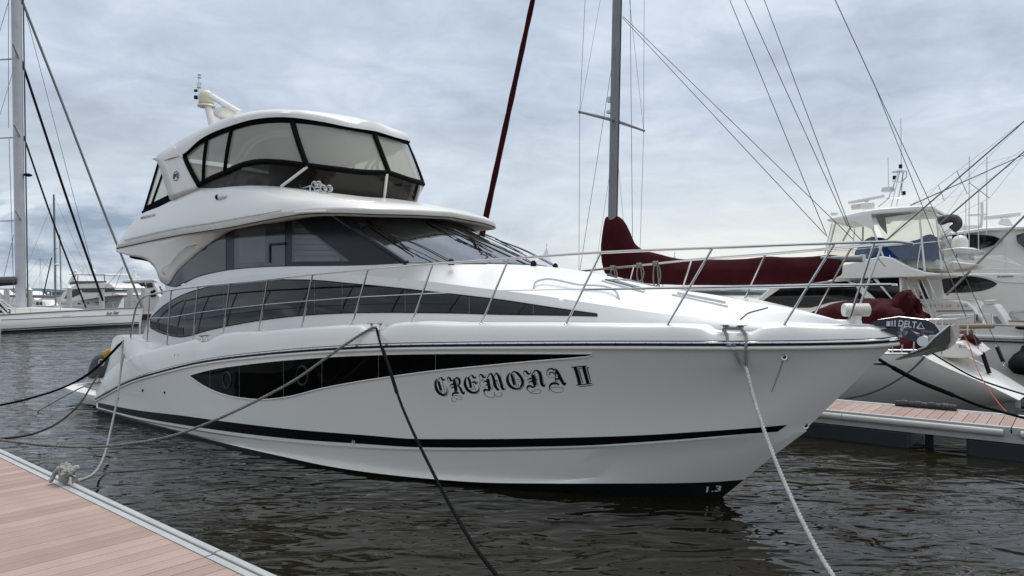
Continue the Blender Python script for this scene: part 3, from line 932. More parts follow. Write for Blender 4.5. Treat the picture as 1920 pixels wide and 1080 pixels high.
panes = [((318, 424), lambda u: at(u) + 2, lambda u: ab(u) - 1.5),
         ((440, 535), lambda u: at(u) + 3, lambda u: ab(u) - 1.5),
         ((548, 657), lambda u: 413 + max(0, (u - 556)) * 0.77, lambda u: ab(u) - 8)]
for (a, b), t_, b_ in panes:
    mb = MB(); mb.grid(cast_strip(Y, sg_bvh, t_, b_, a, b, 24, 4, 0.006))
    o = mb.build('saloon_window', PANE, yacht, smooth=60); dup_mirror(o)
REFLECT = mat('painted_reflection', (0.10, 0.105, 0.105), 0.05, spec=0.7, var=0.3, vscale=1.5)  # pale reflections in the saloon glass, laid on the panes as grey panels
mb = MB(); mb.grid([[Y.cast(449 + 50 * i / 6, (431 - 8 * i / 6) + (493 - 431 + 7 * i / 6) * j / 4, sg_bvh, 0.009) for i in range(7)] for j in range(5)]); o = mb.build('pane_reflection', REFLECT, yacht); dup_mirror(o)
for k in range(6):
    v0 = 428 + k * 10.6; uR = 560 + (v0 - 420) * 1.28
    mb = MB(); mb.grid([[Y.cast(553 + (min(uR, 652) + (dv_ * 1.28 if k < 5 else 0) - 553) * i / 6, v0 + dv_, sg_bvh, 0.009) for i in range(7)] for dv_ in (0, 4.8, 9.4)]); o = mb.build('reflection_strip', REFLECT, yacht); dup_mirror(o)
mb = MB()
for (u0, v0, u1, v1) in ((507, 459, 507, 492), (507, 459, 536, 457)):
    mb.tube([Y.cast(u0 + (u1 - u0) * k / 6, v0 + (v1 - v0) * k / 6, sg_bvh, 0.012) for k in range(7)], 0.022, 6)
o = mb.build('sliding_frame', SLATE, yacht); dup_mirror(o)
mb = MB(); pts = [Y.cast(u, at(u) + 0.3, sg_bvh, 0.004) for u in range(312, 612, 6)]; pts = [p for p in pts if p]
mb.tube(pts, 0.014, 6); o = mb.build('window_trim', CREAM, yacht); dup_mirror(o)

# ---- windscreen in two halves with a centre bar, dash behind
for sgn in (1, -1):
    mb = MB(); rows = []
    for j in range(7):
        t = j / 6
        rows.append([ws_top(sgn * (0.02 + 1.46 * i / 14)).lerp(ws_base(sgn * (0.02 + 1.56 * i / 14)), t) for i in range(15)])
    mb.grid(rows); mb.build('windscreen_pane', WSGL, yacht, smooth=60)
mb = MB(); mb.tube([ws_top(0) + Vector((0.0, 0, 0.0)), ws_base(0)], 0.022, 6); mb.build('windscreen_bar', SLATE, yacht)
for sgn in (1, -1):
    mb = MB(); q = [ws_top(sgn * 1.5), ws_base(sgn * 1.6)]; mb.tube(q, 0.045, 8); mb.build('pillar', SLATE, yacht)
mb = MB(); rows = [[ws_base(s) + Vector((0.02, 0, 0.01)) for s in [k / 10 for k in range(-16, 17)]],
                   [ws_base(s) + Vector((-0.75, 0, 0.05)) for s in [k / 10 for k in range(-16, 17)]],
                   [ws_base(s) + Vector((-0.8, 0, -0.5)) for s in [k / 10 for k in range(-16, 17)]]]
mb.grid(rows); mb.build('dashboard', BEIGE, yacht)
mb = MB(); mb.box((-5.1, -0.75, 3.05), (0.5, 0.62, 0.62)); mb.build('helm_seat', BEIGE, yacht, bev=0.1)
mb = MB(); mb.box((-5.0, 0.6, 3.0), (0.6, 1.0, 0.5)); mb.build('helm_seat', BEIGE, yacht, bev=0.1)
mb = MB(); mb.box((-7.6, 0, 3.05), (4.6, 2.9, 1.3)); mb.build('cabin_interior', DARKIN, yacht, smooth=0)
# windscreen wipers (pantograph arms)
def wiper(base, tip, blade):
    b, t, q = Vector(base), Vector(tip), Vector(blade)
    mb = MB(); up = Vector((0.05, 0, 0.09))
    m_ = b.lerp(t, 0.5) + up * 0.7
    mb.tube(cv([b + up * 0.2, m_, t + up * 0.6], 8), 0.008, 6)
    mb.tube(cv([b + Vector((0.0, 0.06, 0.03)), m_ + Vector((0, 0.07, 0)), t + up * 0.6 + Vector((0, 0.03, 0))], 8), 0.006, 6)
    d = (q - t)
    bl = [t - d * 0.9 + up * 0.25, t + up * 0.3, t + d + up * 0.25]
    mb.tube(cv(bl, 10), 0.009, 6)
    for a in (-0.75, -0.4, 0.4, 0.75):
        mb.tube([t + up * 0.75, t + d * a + up * 0.35], 0.005, 5)
    mb.tube([t - d * 0.85 + up * 0.45, t + up * 0.8, t + d * 0.85 + up * 0.45], 0.005, 5)
    w_ = mb.build('wiper', RUBBER, yacht)
    kb = MB(); kb.lathe(b + Vector((0.05, 0, -0.03)), [(0.045, 0), (0.045, 0.06), (0.02, 0.09), (0.0, 0.09)], 12); kb.build('wiper_pivot', RUBBER, w_)
    return w_
def on_ws(s, t): return ws_top(s * 0.95).lerp(ws_base(s), t)
wiper(ws_base(1.25) + Vector((0.12, 0, 0)), on_ws(1.38, 0.52), on_ws(1.42, 0.86))
wiper(ws_base(0.10) + Vector((0.14, 0, 0)), on_ws(0.28, 0.45), on_ws(0.30, 0.80))
wiper(ws_base(-0.95) + Vector((0.14, 0, 0)), on_ws(-0.75, 0.5), on_ws(-0.78, 0.83))

# ---- flybridge brow, side fascia, coaming
def supell(xf, hw, x0, p):
    def f(x, s, z):
        a = max(0.0, (x - x0) / (xf - x0)); return a ** p + (abs(s) / hw) ** p - 1
    return f
def sup_x(xf, hw, x0, p, s): return x0 + (xf - x0) * max(0.0, 1 - (abs(s) / hw) ** p) ** (1 / p)
BR = supell(-4.75, 2.0, -8.0, 4)
def front_half(fr, pts, f, xf, zc, s_aft):
    """trace of a rounded front: points hit the plan shape f; last point sits on the centre line"""
    out = []
    for u, v in pts:
        try: q = fr.g(u, v, f, 8, 40)
        except ValueError: continue
        if q.y > -0.02: continue
        out.append(q)
    out.append(Vector((xf, 0, zc)))
    return out
LTs = [(220, 458), (333, 433), (433, 416.5), (517, 399.5), (567, 391.5), (617, 389), (660, 389.5), (700, 391), (760, 392.5)]
lt_pts = front_half(Y, LTs, BR, -4.75, 3.97, 2.0)
LT = cv(lt_pts, 260, 30)
def inset(l, d, dz):
    out = []
    for i, p in enumerate(l):
        t = (l[min(i + 1, len(l) - 1)] - l[max(i - 1, 0)]); t.z = 0
        n = Vector((t.y, -t.x, 0)).normalized()      # points outward or inward, fixed below
        if n.dot(Vector((p.x + 8, p.y, 0))) > 0: n = -n
        q = p + n * d; q.z += dz
        if q.y > 0: q.y = 0
        out.append(q)
    out[-1].y = 0
    return out
L1 = inset(LT, -0.025, -0.03); L2 = inset(LT, -0.02, -0.085); L3 = inset(LT, 0.05, -0.125); L4 = inset(LT, 0.06, -0.125); L5 = inset(LT, 0.75, -0.03)
mb = MB(); mb.both([LT, L1, L2, L3]); mb.build('brow_moulding', CREAM, yacht, smooth=50)
bs_ = MB(); bs_.tube([p + Vector((0, 0, 0.004)) for p in inset(LT, -0.022, -0.10)][:-1], 0.007, 5); o = bs_.build('brow_seam', RUBBER, yacht); dup_mirror(o)
fr_ = [i for i, p in enumerate(L4) if p.x > -7.3]
mb = MB(); mb.both([[L4[i] for i in fr_], [L5[i] for i in fr_]])
mb.build('brow_underside', CREAM, yacht)
# white fascia between the saloon arch and the brow, running aft into the overhang
ltv = vtab([(220, 462), (333, 438), (433, 422), (517, 404.5), (567, 397.5), (612, 396)])
bv = vtab([(220, 473), (242, 479), (275, 487), (292, 503), (305, 530), (311, 533), (333, 508), (367, 477), (407, 447), (440, 428), (483, 415), (533, 407), (567, 403.7), (612, 402.5)])
def bs(u): return lerp_tab([(220, 2.0), (292, 1.96), (311, 1.885), (367, 1.805), (440, 1.715), (533, 1.625), (612, 1.51)], u)
us = [220 + 392 * i / 110 for i in range(111)] + [292, 305, 311]; us = sorted(us)
rows = []
for j in range(7):
    t = j / 6; row = []
    for u in us:
        s = 1.985 + (bs(u) - 1.985) * (t ** 0.8)
        row.append(Y.p(u, ltv(u) + (bv(u) - ltv(u)) * t, s))
    rows.append(row)
mb = MB(); mb.grid(rows); fas_bvh = mb.bvh(); o = mb.build('side_fascia', GEL, yacht, smooth=50, solid=0.04, off=0); dup_mirror(o)
# overhang underside and its black lining
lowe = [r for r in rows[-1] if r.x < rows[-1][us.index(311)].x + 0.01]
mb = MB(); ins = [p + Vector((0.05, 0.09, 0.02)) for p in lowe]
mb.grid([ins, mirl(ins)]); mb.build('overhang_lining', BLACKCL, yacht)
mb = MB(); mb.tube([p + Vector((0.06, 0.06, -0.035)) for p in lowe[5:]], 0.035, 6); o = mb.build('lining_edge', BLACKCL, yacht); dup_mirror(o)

E0S = [(373, 352), (400, 353), (440, 349.5), (480, 348), (530, 350.5), (553, 353), (590, 357.5), (633, 363), (680, 368.5)]
E0 = cv(front_half(Y, E0S, supell(-6.45, 1.75, -9.0, 2.8), -6.45, 4.345, 1.75), 60)
FTa = [Y.p(u, v, s) for u, v, s in ((221, 455, 1.97), (233, 437, 1.93), (247, 420, 1.88), (258, 406, 1.85), (267, 400.5, 1.82), (300, 387, 1.79), (323, 375, 1.77), (350, 361, 1.76))]
FT = cv(FTa + [tuple(p) for p in E0[1:]], 90, 6)
# match coaming top with brow by position along the boat
mb = MB(); LTr = []
L_LT = [0]
for a, b in zip(LT, LT[1:]): L_LT.append(L_LT[-1] + (b - a).length)
def at_len(l, L, t):
    t *= L[-1]
    for i in range(len(l) - 1):
        if L[i + 1] >= t: return l[i].lerp(l[i + 1], (t - L[i]) / max(1e-9, L[i + 1] - L[i]))
    return l[-1].copy()
kn = [(0, 0), (0.12, 0.10), (0.36, 0.36), (0.62, 0.64), (1, 1)]
lts = [at_len(LT, L_LT, lerp_tab([(a, b) for a, b in kn], j / 89)) for j in range(90)]
def bulge(t): return [(0, 0), (0.05, 0.16), (0.12, 0.29), (0.3, 0.47), (0.55, 0.68), (0.8, 0.87), (1, 1)]
rows = []
for (t, zt) in ((0, 0), (0.04, 0.10), (0.10, 0.22), (0.22, 0.37), (0.4, 0.53), (0.6, 0.70), (0.8, 0.86), (0.94, 0.96), (1, 1)):
    row = []
    for j, (a, b) in enumerate(zip(lts, FT)):
        p = a.lerp(b, t); p.z = a.z + (b.z - a.z) * zt
        row.append(p)
    row[-1].y = 0
    rows.append(row)
mb.both(rows); coam_bvh = MB().grid(rows).bvh()
mb.grid([[rows[k][0] for k in range(9)], [mir(rows[k][0]) for k in range(9)]])
mb.build('flybridge_coaming', GEL, yacht, smooth=48)
fl = [p + Vector((0, 0.03, -0.12)) for p in E0]; fl = [Vector((-12.4, -1.85, 4.0)), Vector((-11, -1.75, 4.2))] + fl
mb = MB(); mb.grid([fl, mirl(fl)]); mb.build('flybridge_floor', mat('fly_floor', (0.30, 0.27, 0.23), 0.7), yacht)

# ---- hardtop
TES = [(327, 270), (367, 248), (413, 225.5), (453, 212.5), (500, 205.5), (550, 206), (617, 215), (660, 226)]
LES = [(318, 297), (343, 289), (373, 263), (433, 235.5), (483, 222.5), (533, 219.5), (600, 227.5), (650, 237.5)]
TEf, LEf = supell(-6.72, 1.74, -9.4, 2.8), supell(-6.66, 1.80, -9.4, 2.8)
TE = cv([Y.p(287, 295, 1.66), Y.p(300, 286.5, 1.70)] + front_half(Y, TES, TEf, -6.72, 5.78, 0), 70)
LE = cv([Y.p(288, 300, 1.68), Y.p(299, 303, 1.72)] + front_half(Y, LES, LEf, -6.66, 5.60, 0), 70)
MDL = [a.lerp(b, 0.45) + Vector((0.02 * (j / 70), -0.035 * (1 if j < 66 else 0), 0)) for j, (a, b) in enumerate(zip(LE, TE))]
MDL[-1].y = 0
def cw_(p): return min(1.0, -p.y / 1.3)
crn = [Vector((p.x - 0.05, p.y * 0.82, p.z + 0.05 * cw_(p))) for p in TE]
ctr = [Vector((p.x - 0.05, 0, p.z + 0.11 * cw_(p))) for p in TE]
mb = MB(); mb.both([LE, MDL, TE, crn, [a.lerp(b, 0.5) + Vector((0, 0, 0.02)) for a, b in zip(crn, ctr)], ctr])
mb.grid([[LE[0], MDL[0], TE[0]], [mir(LE[0]), mir(MDL[0]), mir(TE[0])]])
ht_bvh = MB().grid([LE, MDL, TE]).bvh()
mb.build('hardtop', GEL, yacht, smooth=48)
ce = [p + Vector((-0.02, 0.10 if p.y < -0.1 else 0, 0.02)) for p in LE]
mb = MB(); mb.grid([ce, [Vector((p.x, p.y * 0.5, max(p.z, 5.62) + 0.03)) for p in ce], [Vector((p.x, -p.y * 0.5, max(p.z, 5.62) + 0.03)) for p in ce], mirl(ce)])
mb.build('hardtop_ceiling', mat('ceiling_grey', (0.58, 0.55, 0.48), 0.8), yacht)
la = cv([Y.p(288, 299, 1.66), Y.p(299, 305, 1.70), Y.p(306, 322, 1.73), Y.p(313, 345, 1.75), Y.p(323, 375.5, 1.77)], 12)
lb_ = cv([Y.p(345, 288, 1.75), Y.p(349, 299, 1.75), Y.p(356, 315, 1.75), Y.p(364, 332, 1.76), Y.p(375, 353, 1.76)], 12)
mb = MB(); mb.grid([la, [a.lerp(b, 0.33) for a, b in zip(la, lb_)], [a.lerp(b, 0.66) for a, b in zip(la, lb_)], lb_])
leg_bvh = mb.bvh(); o = mb.build('hardtop_leg', GEL, yacht, solid=0.10, off=0, smooth=60); dup_mirror(o)
# joint line between leg and top
mb = MB(); mb.tube([Y.cast(u, v, leg_bvh, 0.052) for u, v in ((325, 271.5), (327, 279), (333, 286), (341, 293))][0:0] or [Y.p(324, 272, 1.80), Y.p(327, 279, 1.80), Y.p(333, 286, 1.80), Y.p(342, 296, 1.80)], 0.012, 5)
o = mb.build('joint_line', GEL, yacht); dup_mirror(o)

# ---- enclosure: smoked lower band, clear upper panels, black canvas borders
E1S = [(375, 348.5), (386, 342), (420, 327), (453, 312.5), (487, 306), (520, 306.5), (577, 313), (633, 320), (690, 326)]
E1 = front_half(Y, E1S, supell(-6.3, 1.78, -9.0, 2.8), -6.3, 4.765, 0)
E1us = [375, 386, 420, 453, 487, 520, 577, 633, 690]
E1c = CurveU(E1us[:len(E1) - 1] + [708], E1)
E2S = [(345, 289), (373, 264.5), (390, 254.5), (433, 236.5), (483, 223.5), (533, 220.5), (600, 228.5), (650, 238.5)]
E2 = front_half(Y, E2S, supell(-6.74, 1.72, -9.4, 2.8), -6.74, 5.585, 0)
E2c = CurveU([p[0] for p in E2S][:len(E2) - 1] + [672], E2)
E0c = CurveU([p[0] for p in E0S][:0] or [373 + 320 * i / 59 for i in range(60)], E0)
ups = [(375, 345), (382, 390), (422, 437), (577, 547), (708, 672)]
zup = 0.0
for k, ((a1, a2), (b1, b2)) in enumerate(zip(ups, ups[1:])):
    lo_ = E1c.seg(a1, b1, 14); hi_ = E2c.seg(a2, b2, 14)
    rows = [[p.lerp(q, t) + Vector((0.0, -0.02 * math.sin(math.pi * t), 0)) for p, q in zip(lo_, hi_)] for t in (0, .15, .3, .5, .7, .85, 1)]
    mb = MB(); mb.grid(rows); o = mb.build('clear_panel', VINYL, yacht, smooth=80); dup_mirror(o)
def pane_pt(a1, a2, t): return E1c(a1).lerp(E2c(a2), t)
for k, (a1, a2) in enumerate(ups):
    mb = MB()
    off = Vector((0.015, -0.02, 0)) if k < 4 else Vector((0.02, 0, 0))
    pts = [pane_pt(a1, a2, t / 8) + off + Vector((0, -0.02 * math.sin(math.pi * t / 8) if k < 4 else 0, 0)) for t in range(9)]
    mb.tube(pts, 0.048 if k in (0, 3, 4) else 0.034, 8)
    o = mb.build('canvas_upright', BLACKCL, yacht)
    if k < 4: dup_mirror(o)
def ribbon(name, c, u0, u1, h, dz, m, out=0.015, r=None):
    l = c.seg(u0, u1, 60)
    l = [p + Vector((0.01, -out if p.y < -0.02 else 0, dz)) for p in l]
    l2 = [p + Vector((0, 0, h)) for p in l]
    mb = MB(); mb.both([l, [a.lerp(b, .5) + Vector((0.01, -0.012 if a.y < -0.02 else 0, 0)) for a, b in zip(l, l2)], l2])
    return mb.build(name, m, yacht, solid=0.01, off=0)
ribbon('canvas_border', E1c, 375, 708, 0.10, -0.03, BLACKCL, 0.02)
ribbon('canvas_border', E2c, 345, 672, -0.13, 0.03, BLACKCL, 0.03)
# lower band: screens between the white struts
lowu = [375, 577, 708]
e0d = CurveU(E0S_u := [p[0] for p in E0S][:0] or [373 + 320 * i / 59 for i in range(60)], E0)
lo0 = [e0d(373 + 320 * i / 40) + Vector((0, 0.02, -0.02)) for i in range(41)]
hi0 = [E1c(375 + 333 * i / 40) + Vector((0, 0.01, 0)) for i in range(41)]
for a, b in ((0, 24), (24, 40)):
    mb = MB(); mb.grid([[p.lerp(q, t) for p, q in zip(lo0[a:b + 1], hi0[a:b + 1])] for t in (0, .25, .5, .75, 1)])
    o = mb.build('smoked_screen', SMOKE, yacht, smooth=80); dup_mirror(o)
for (u0, v0, u1, v1, m_) in ((577, 317, 553, 352.5, 1), (700, 331, 693, 369, 0)):
    a = E1c(u0 if m_ else 706) + Vector((0.02, -0.02 if m_ else 0, 0)); 
    b = E0[-1] + Vector((0.03, 0, 0)) if not m_ else e0d(553) + Vector((0.03, -0.02, 0))
    mb = MB(); mb.tube([a, b], 0.028, 6); o = mb.build('white_strut', GEL, yacht)
    if m_: dup_mirror(o)
# aft clear panel triangle between the leg and the coaming
ap = [Y.p(270, 398.5, 1.76), Y.p(298, 306, 1.68), Y.p(323, 373, 1.74)]
mb = MB(); mb.add(ap, [(0, 1, 2)]); o = mb.build('clear_panel', VINYL, yacht); dup_mirror(o)
mb = MB()
for a, b, r_ in ((ap[0], ap[1], 0.03), (ap[0], ap[2], 0.055), (Y.p(284, 385, 1.76), Y.p(305, 326, 1.70), 0.024), (ap[1], ap[2], 0.02)): mb.tube([a, b], r_, 6)
mb.add([ap[0] + Vector((0, -0.02, 0)), ap[2] + Vector((0, -0.02, 0)), Y.p(320, 363, 1.77), Y.p(274, 386, 1.79)], [(0, 1, 2, 3)])
o = mb.build('canvas_border', BLACKCL, yacht); dup_mirror(o)
mb = MB(); mb.box((-11.4, 0, 4.9), (0.02, 3.2, 1.0)); mb.build('clear_panel', VINYL, yacht, smooth=0)
# things under the hardtop: helm, seats, inner frame
mb = MB(); mb.box((-7.3, 0.1, 4.45), (0.5, 1.5, 0.55)); mb.box((-7.2, 0.1, 4.78), (0.2, 1.3, 0.2)); mb.build('helm_console', GELW, yacht, bev=0.06)
for y_ in (-0.75, 0.1, 0.85):
    mb = MB(); mb.box((-8.3, y_, 4.4), (0.55, 0.55, 0.35)); mb.box((-8.55, y_, 4.8), (0.14, 0.52, 0.75)); mb.build('helm_seat', BEIGE, yacht, bev=0.06)
mb = MB(); mb.box((-9.9, 0.95, 4.4), (2.0, 0.7, 0.5)); mb.box((-9.9, 1.35, 4.75), (2.0, 0.16, 0.5)); mb.build('lounge_seat', BEIGE, yacht, bev=0.06)
for sg_ in (-1, 1):
    mb = MB()
    mb.tube(cv([(-9.6, sg_ * 1.55, 4.3), (-9.0, sg_ * 1.5, 5.0), (-8.55, sg_ * 1.42, 5.42), (-8.2, sg_ * 1.35, 5.52), (-7.3, sg_ * 1.0, 5.52)], 20), 0.035, 8)
    mb.tube(cv([(-9.2, sg_ * 1.55, 4.3), (-8.7, sg_ * 1.5, 5.0), (-8.4, sg_ * 1.42, 5.36), (-8.1, sg_ * 1.35, 5.44), (-7.3, sg_ * 1.05, 5.44)], 20), 0.03, 8)
    mb.build('hardtop_frame', GEL, yacht)

# ---- fittings on the superstructure
mb = MB(); rl = [Y.p(u, v, 2.03) for u, v in ((233, 450), (262, 443), (300, 434), (340, 426), (400, 416.5), (460, 405.5), (527, 394))]
mb.tube(cv(rl, 30), 0.014, 6)
for q in cv(rl, 9)[0:8]: mb.tube([q, q + Vector((0, 0.07, -0.03))], 0.010, 5)
o = mb.build('side_handrail', STEEL, yacht); dup_mirror(o)
mb = MB(); gr = [Y.cast(312, 517, fas_bvh, 0.0), Y.cast(311.5, 512, fas_bvh, 0.06), Y.cast(330, 488, fas_bvh, 0.06), Y.cast(352, 463, fas_bvh, 0.06), Y.cast(362, 458, fas_bvh, 0.06), Y.cast(371, 456.5, fas_bvh, 0.0)]
mb.tube(cv(gr, 24), 0.014, 6); o = mb.build('grab_rail', STEEL, yacht); dup_mirror(o)
for k, (u, v) in enumerate(((590, 353.5), (598, 353), (607, 357.5), (618, 357.5))):
    q = Y.cast(u, v + 6, coam_bvh, 0.0)
    mb = MB(); c = q + Vector((0, 0, 0.09 if k > 1 else 0.12)); L_ = 0.42 if k < 2 else 0.3
    mb.lathe(c - Vector((0.0, 0, 0)), [(0.012, -L_), (0.016, -0.12), (0.028, -0.04), (0.055, 0.0), (0.062, 0.004), (0.05, 0.0), (0.02, -0.05)], 16, axis=(1, -0.15, 0.02))
    mb.tube([c + Vector((-0.12, 0, 0)), q + Vector((-0.12, 0, -0.04))], 0.014, 6)
    mb.build('air_horn', STEEL, yacht)
q = Y.cast(410, 371, coam_bvh, 0.03)
mb = MB(); mb.ell(q, (0.05, 0.04, 0.05)); o = mb.build('side_light', RUBBER, yacht); dup_mirror(o)
mb = MB(); mb.ell(q + Vector((0.12, 0.01, 0)), (0.16, 0.035, 0.06)); o = mb.build('light_fairing', GEL, yacht); dup_mirror(o)
# emblem on the hardtop leg
mb = MB(); c_ = (335, 331)
ring = [Y.cast(c_[0] + 5.2 * math.cos(k * math.pi / 10) + 0.9 * math.sin(k * math.pi / 10), c_[1] - 8.5 * math.sin(k * math.pi / 10), leg_bvh, 0.053) for k in range(21)]
mb.tube([p for p in ring if p], 0.008, 5)
pts = [(331.5, 336), (332.8, 327.5), (334, 327.5), (334.2, 333), (336, 326), (337.3, 326), (337.6, 331), (336.5, 335)]
mb.tube([Y.cast(u, v, leg_bvh, 0.053) for u, v in pts], 0.011, 5)
mb.build('emblem', INK, yacht)
a, b, c_ = Y.cast(263.5, 411.5, coam_bvh, 0.012), Y.cast(291.5, 405.5, coam_bvh, 0.012), Y.cast(265, 406.5, coam_bvh, 0.012)
text_mb('MERIDIAN 541', a, b - a, c_ - a, shear=0.3, bold=0.012).build('model_lettering', INK, yacht, smooth=0)

# mast, domes and radars on the hardtop
mb = MB(); base = Y.p(399, 237, 0); topp = Y.p(390, 201, 0)
mb.tube([base + Vector((0, 0, -0.25)), base, topp], lambda t: 0.095 - 0.015 * t, 14); pole = mb.build('mast_pole', GEL, yacht)
mb = MB(); d0 = Y.p(387, 199, 0); mb.lathe(d0, [(0.0, -0.02), (0.2, -0.02), (0.21, 0.0), (0.2, 0.015), (0, 0.015)], 24); mb.build('dome_plate', GEL, yacht)
mb = MB(); mb.lathe(d0 + Vector((0, 0, 0.015)), [(0.165, 0), (0.178, 0.03), (0.172, 0.06)], 24); mb.build('dome_skirt', mat('old_plastic', (0.56, 0.47, 0.28), 0.5), yacht)
mb = MB(); mb.lathe(d0 + Vector((0, 0, 0.07)), [(0.172, 0), (0.172, 0.12), (0.16, 0.2), (0.12, 0.27), (0.06, 0.305), (0, 0.31)], 24); mb.build('satellite_dome', IVORY, yacht)
mb = MB(); r1_ = Y.p(420, 219, 0.15); mb.lathe(r1_, [(0.0, -0.03), (0.14, -0.03), (0.22, 0.03), (0.235, 0.09), (0.225, 0.15), (0.1, 0.17), (0, 0.17)], 24); mb.build('radar_base', GEL, yacht)
mb = MB(); mb.lathe(r1_ + Vector((0.0, 0, -0.3)), [(0.09, 0), (0.07, 0.28)], 14); mb.build('radar_foot', GEL, yacht)
mb = MB(); a_, b_ = Y.p(397, 181, 0.15), Y.p(449, 212, 0.15)
mid_ = a_.lerp(b_, 0.5); dv = (b_ - a_); L_ = dv.length
# open-array bar turned across the boat
dvn = dv.normalized(); side_ = Vector((-dvn.y, dvn.x, 0)); side_ = (side_ if side_.length > 0.1 else Vector((0, 1, 0))).normalized()
upv = dvn.cross(side_); upv = upv if upv.z > 0 else -upv
prof = [(-0.07, -0.05), (0.07, -0.05), (0.09, 0.0), (0.05, 0.07), (-0.05, 0.07), (-0.09, 0.0)]
mb.prism([a_ + side_ * p + upv * q for p, q in prof], dv); mb.build('radar_array', GEL, yacht, bev=0.02)
mb = MB(); mb.lathe(r1_ + Vector((0, 0, 0.15)), [(0.08, 0), (0.06, 0.14)], 12); mb.build('radar_turner', GEL, yacht)
mb = MB(); n0_ = Y.p(371.5, 183, 0.1); n1_ = Y.p(373, 140, 0.1)
mb.tube([Y.p(378, 197, 0.1), n0_, n1_], 0.011, 6)
for t, r_, h_ in ((0.97, 0.045, 0.02), (0.85, 0.045, 0.02), (0.42, 0.05, 0.10), (0.60, 0.05, 0.02)):
    p = n0_.lerp(n1_, t); mb.lathe(p + Vector((0.02, 0, 0)), [(0, 0), (r_, 0), (r_, h_), (0, h_)], 12)
mb.build('light_mast', STEEL, yacht)
mb = MB(); mb.box(Y.p(367.5, 182.5, 0.1), (0.07, 0.07, 0.08)); mb.box(Y.p(367, 170, 0.1), (0.08, 0.05, 0.05)); mb.build('wind_sensor', RUBBER, yacht)

# ---- rails
top_tr = [(245, 633, 2.16), (248, 612, 2.22), (254, 582, 2.27), (259, 569, 2.3), (267, 559, 2.31), (290, 551, 2.32), (372, 537.5, 2.34), (431, 531.5, 2.34), (502, 524.5, 2.33), (587, 514.5, 2.25), (690, 505, 2.10), (812, 495, 1.88), (953, 485.3, 1.62), (1127, 473.5, 1.27), (1336, 465, 0.86), (1480, 459.5, 0.55), (1565, 456.5, 0.36), (1640, 454, 0.19)]
tp = [Y.p(*q) for q in top_tr]
tip_c = Y.p(1711, 457.5, 0.0)
full = cv(tp, 120, 8); 
nose = cv([full[-1], Y.p(1685, 453.5, 0.10), tip_c, mir(Y.p(1685, 453.5, 0.10)), mir(full[-1])], 24)
mb = MB(); mb.tube(full + nose[1:-1] + mirl(full)[::-1], 0.0175, 8); mb.build('top_rail', STEEL, yacht)
TPC = CurveU([q[0] for q in top_tr], tp)
stn = [(276, 640, 280, 553.5), (313, 646, 321, 546), (362, 637, 371, 538), (418, 629, 431, 532), (485, 620.5, 502, 525), (566, 614.5, 586, 515), (660, 609.5, 690, 505), (771, 608, 812, 495.5), (902, 607.5, 954, 485.5), (1061, 608.5, 1127, 474), (1250, 612, 1336, 465.5), (1467, 614.5, 1565, 457), (1592, 600, 1652, 454)]
mids = []
for k, (u0, v0, u1, v1) in enumerate(stn):
    tpt = TPC(u1)
    sb_ = max(0.05, -tpt.y - 0.02) if k < 12 else 0.10
    b = Y.p(u0, v0, (lambda x: max(0.03, brail(x) - 0.12)) if k < 12 else 0.12)
    mb = MB(); mb.tube([b, tpt], 0.0135, 8); mb.lathe(b - Vector((0, 0, 0.01)), [(0.03, 0), (0.03, 0.014), (0.018, 0.022)], 10)
    o = mb.build('stanchion', STEEL, yacht)
    me = o.data.copy()
    dup_mirror(o)
    mids.append((b, tpt))
# middle wire aft of the third stanchion from the bow, tube forward of it
def frac(k, v):
    b, t = mids[k]; return b.lerp(t, v)
wf = [0.50, 0.50, 0.51, 0.52, 0.52, 0.51, 0.51, 0.51, 0.51, 0.495]
wire = [frac(k, f) for k, f in enumerate(wf)]
mb = MB(); mb.tube(wire, 0.006, 6); o = mb.build('mid_wire', STEEL, yacht); dup_mirror(o)
t0, t1, t2 = frac(9, 0.49), frac(10, 0.50), frac(11, 0.51)
end_ = Y.p(1672, 533.5, 0.13)
mb = MB(); l = cv([t0, t1, t2, end_], 30); mb.tube(l, 0.0145, 8); o = mb.build('mid_rail', STEEL, yacht); dup_mirror(o)
# hand holds on the foredeck
def on_hood(u, v, off=0.0): return Y.cast(u, v, hood_bvh, off)
hp = [on_hood(1001, 541), on_hood(1003, 537) + Vector((0, 0, 0.05)), on_hood(1015, 533) + Vector((0, 0, 0.06)), on_hood(1085, 542) + Vector((0, 0, 0.06)), on_hood(1145, 549) + Vector((0, 0, 0.06)), on_hood(1155, 554) + Vector((0, 0, 0.05)), on_hood(1161, 561)]
mb = MB(); mb.tube(cv(hp, 30), 0.014, 6); o = mb.build('deck_handrail', STEEL, yacht); dup_mirror(o)
# flush hatches
def hatch(x0, x1, s0, s1, m_, lift, name):
    mb = MB(); pts = [on_hood_x(x0, s0), on_hood_x(x1, s0), on_hood_x(x1, s1), on_hood_x(x0, s1)]
    mb.prism([p + Vector((0, 0, -0.01)) for p in pts], (0, 0, lift + 0.01)); return mb.build(name, m_, yacht, bev=0.012, smooth=40)
HBV = MB(); [HBV.grid(topr), HBV.grid([mirl(r) for r in topr])]; HBV = HBV.bvh()
def on_hood_x(x, s):
    h, n, i, d = HBV.ray_cast(Vector((x, -s, 6)), Vector((0, 0, -1))); return h if h else Vector((x, -s, 2.5))
hatch(-1.9, -1.35, -0.45, -0.9, GELW, 0.03, 'hatch_rim'); hatch(-1.87, -1.38, -0.48, -0.87, BLACKGL, 0.036, 'deck_hatch')
hatch(-1.55, -0.9, 0.35, -0.3, GELW, 0.03, 'hatch_rim'); hatch(-1.52, -0.93, 0.32, -0.27, BLACKGL, 0.036, 'deck_hatch')
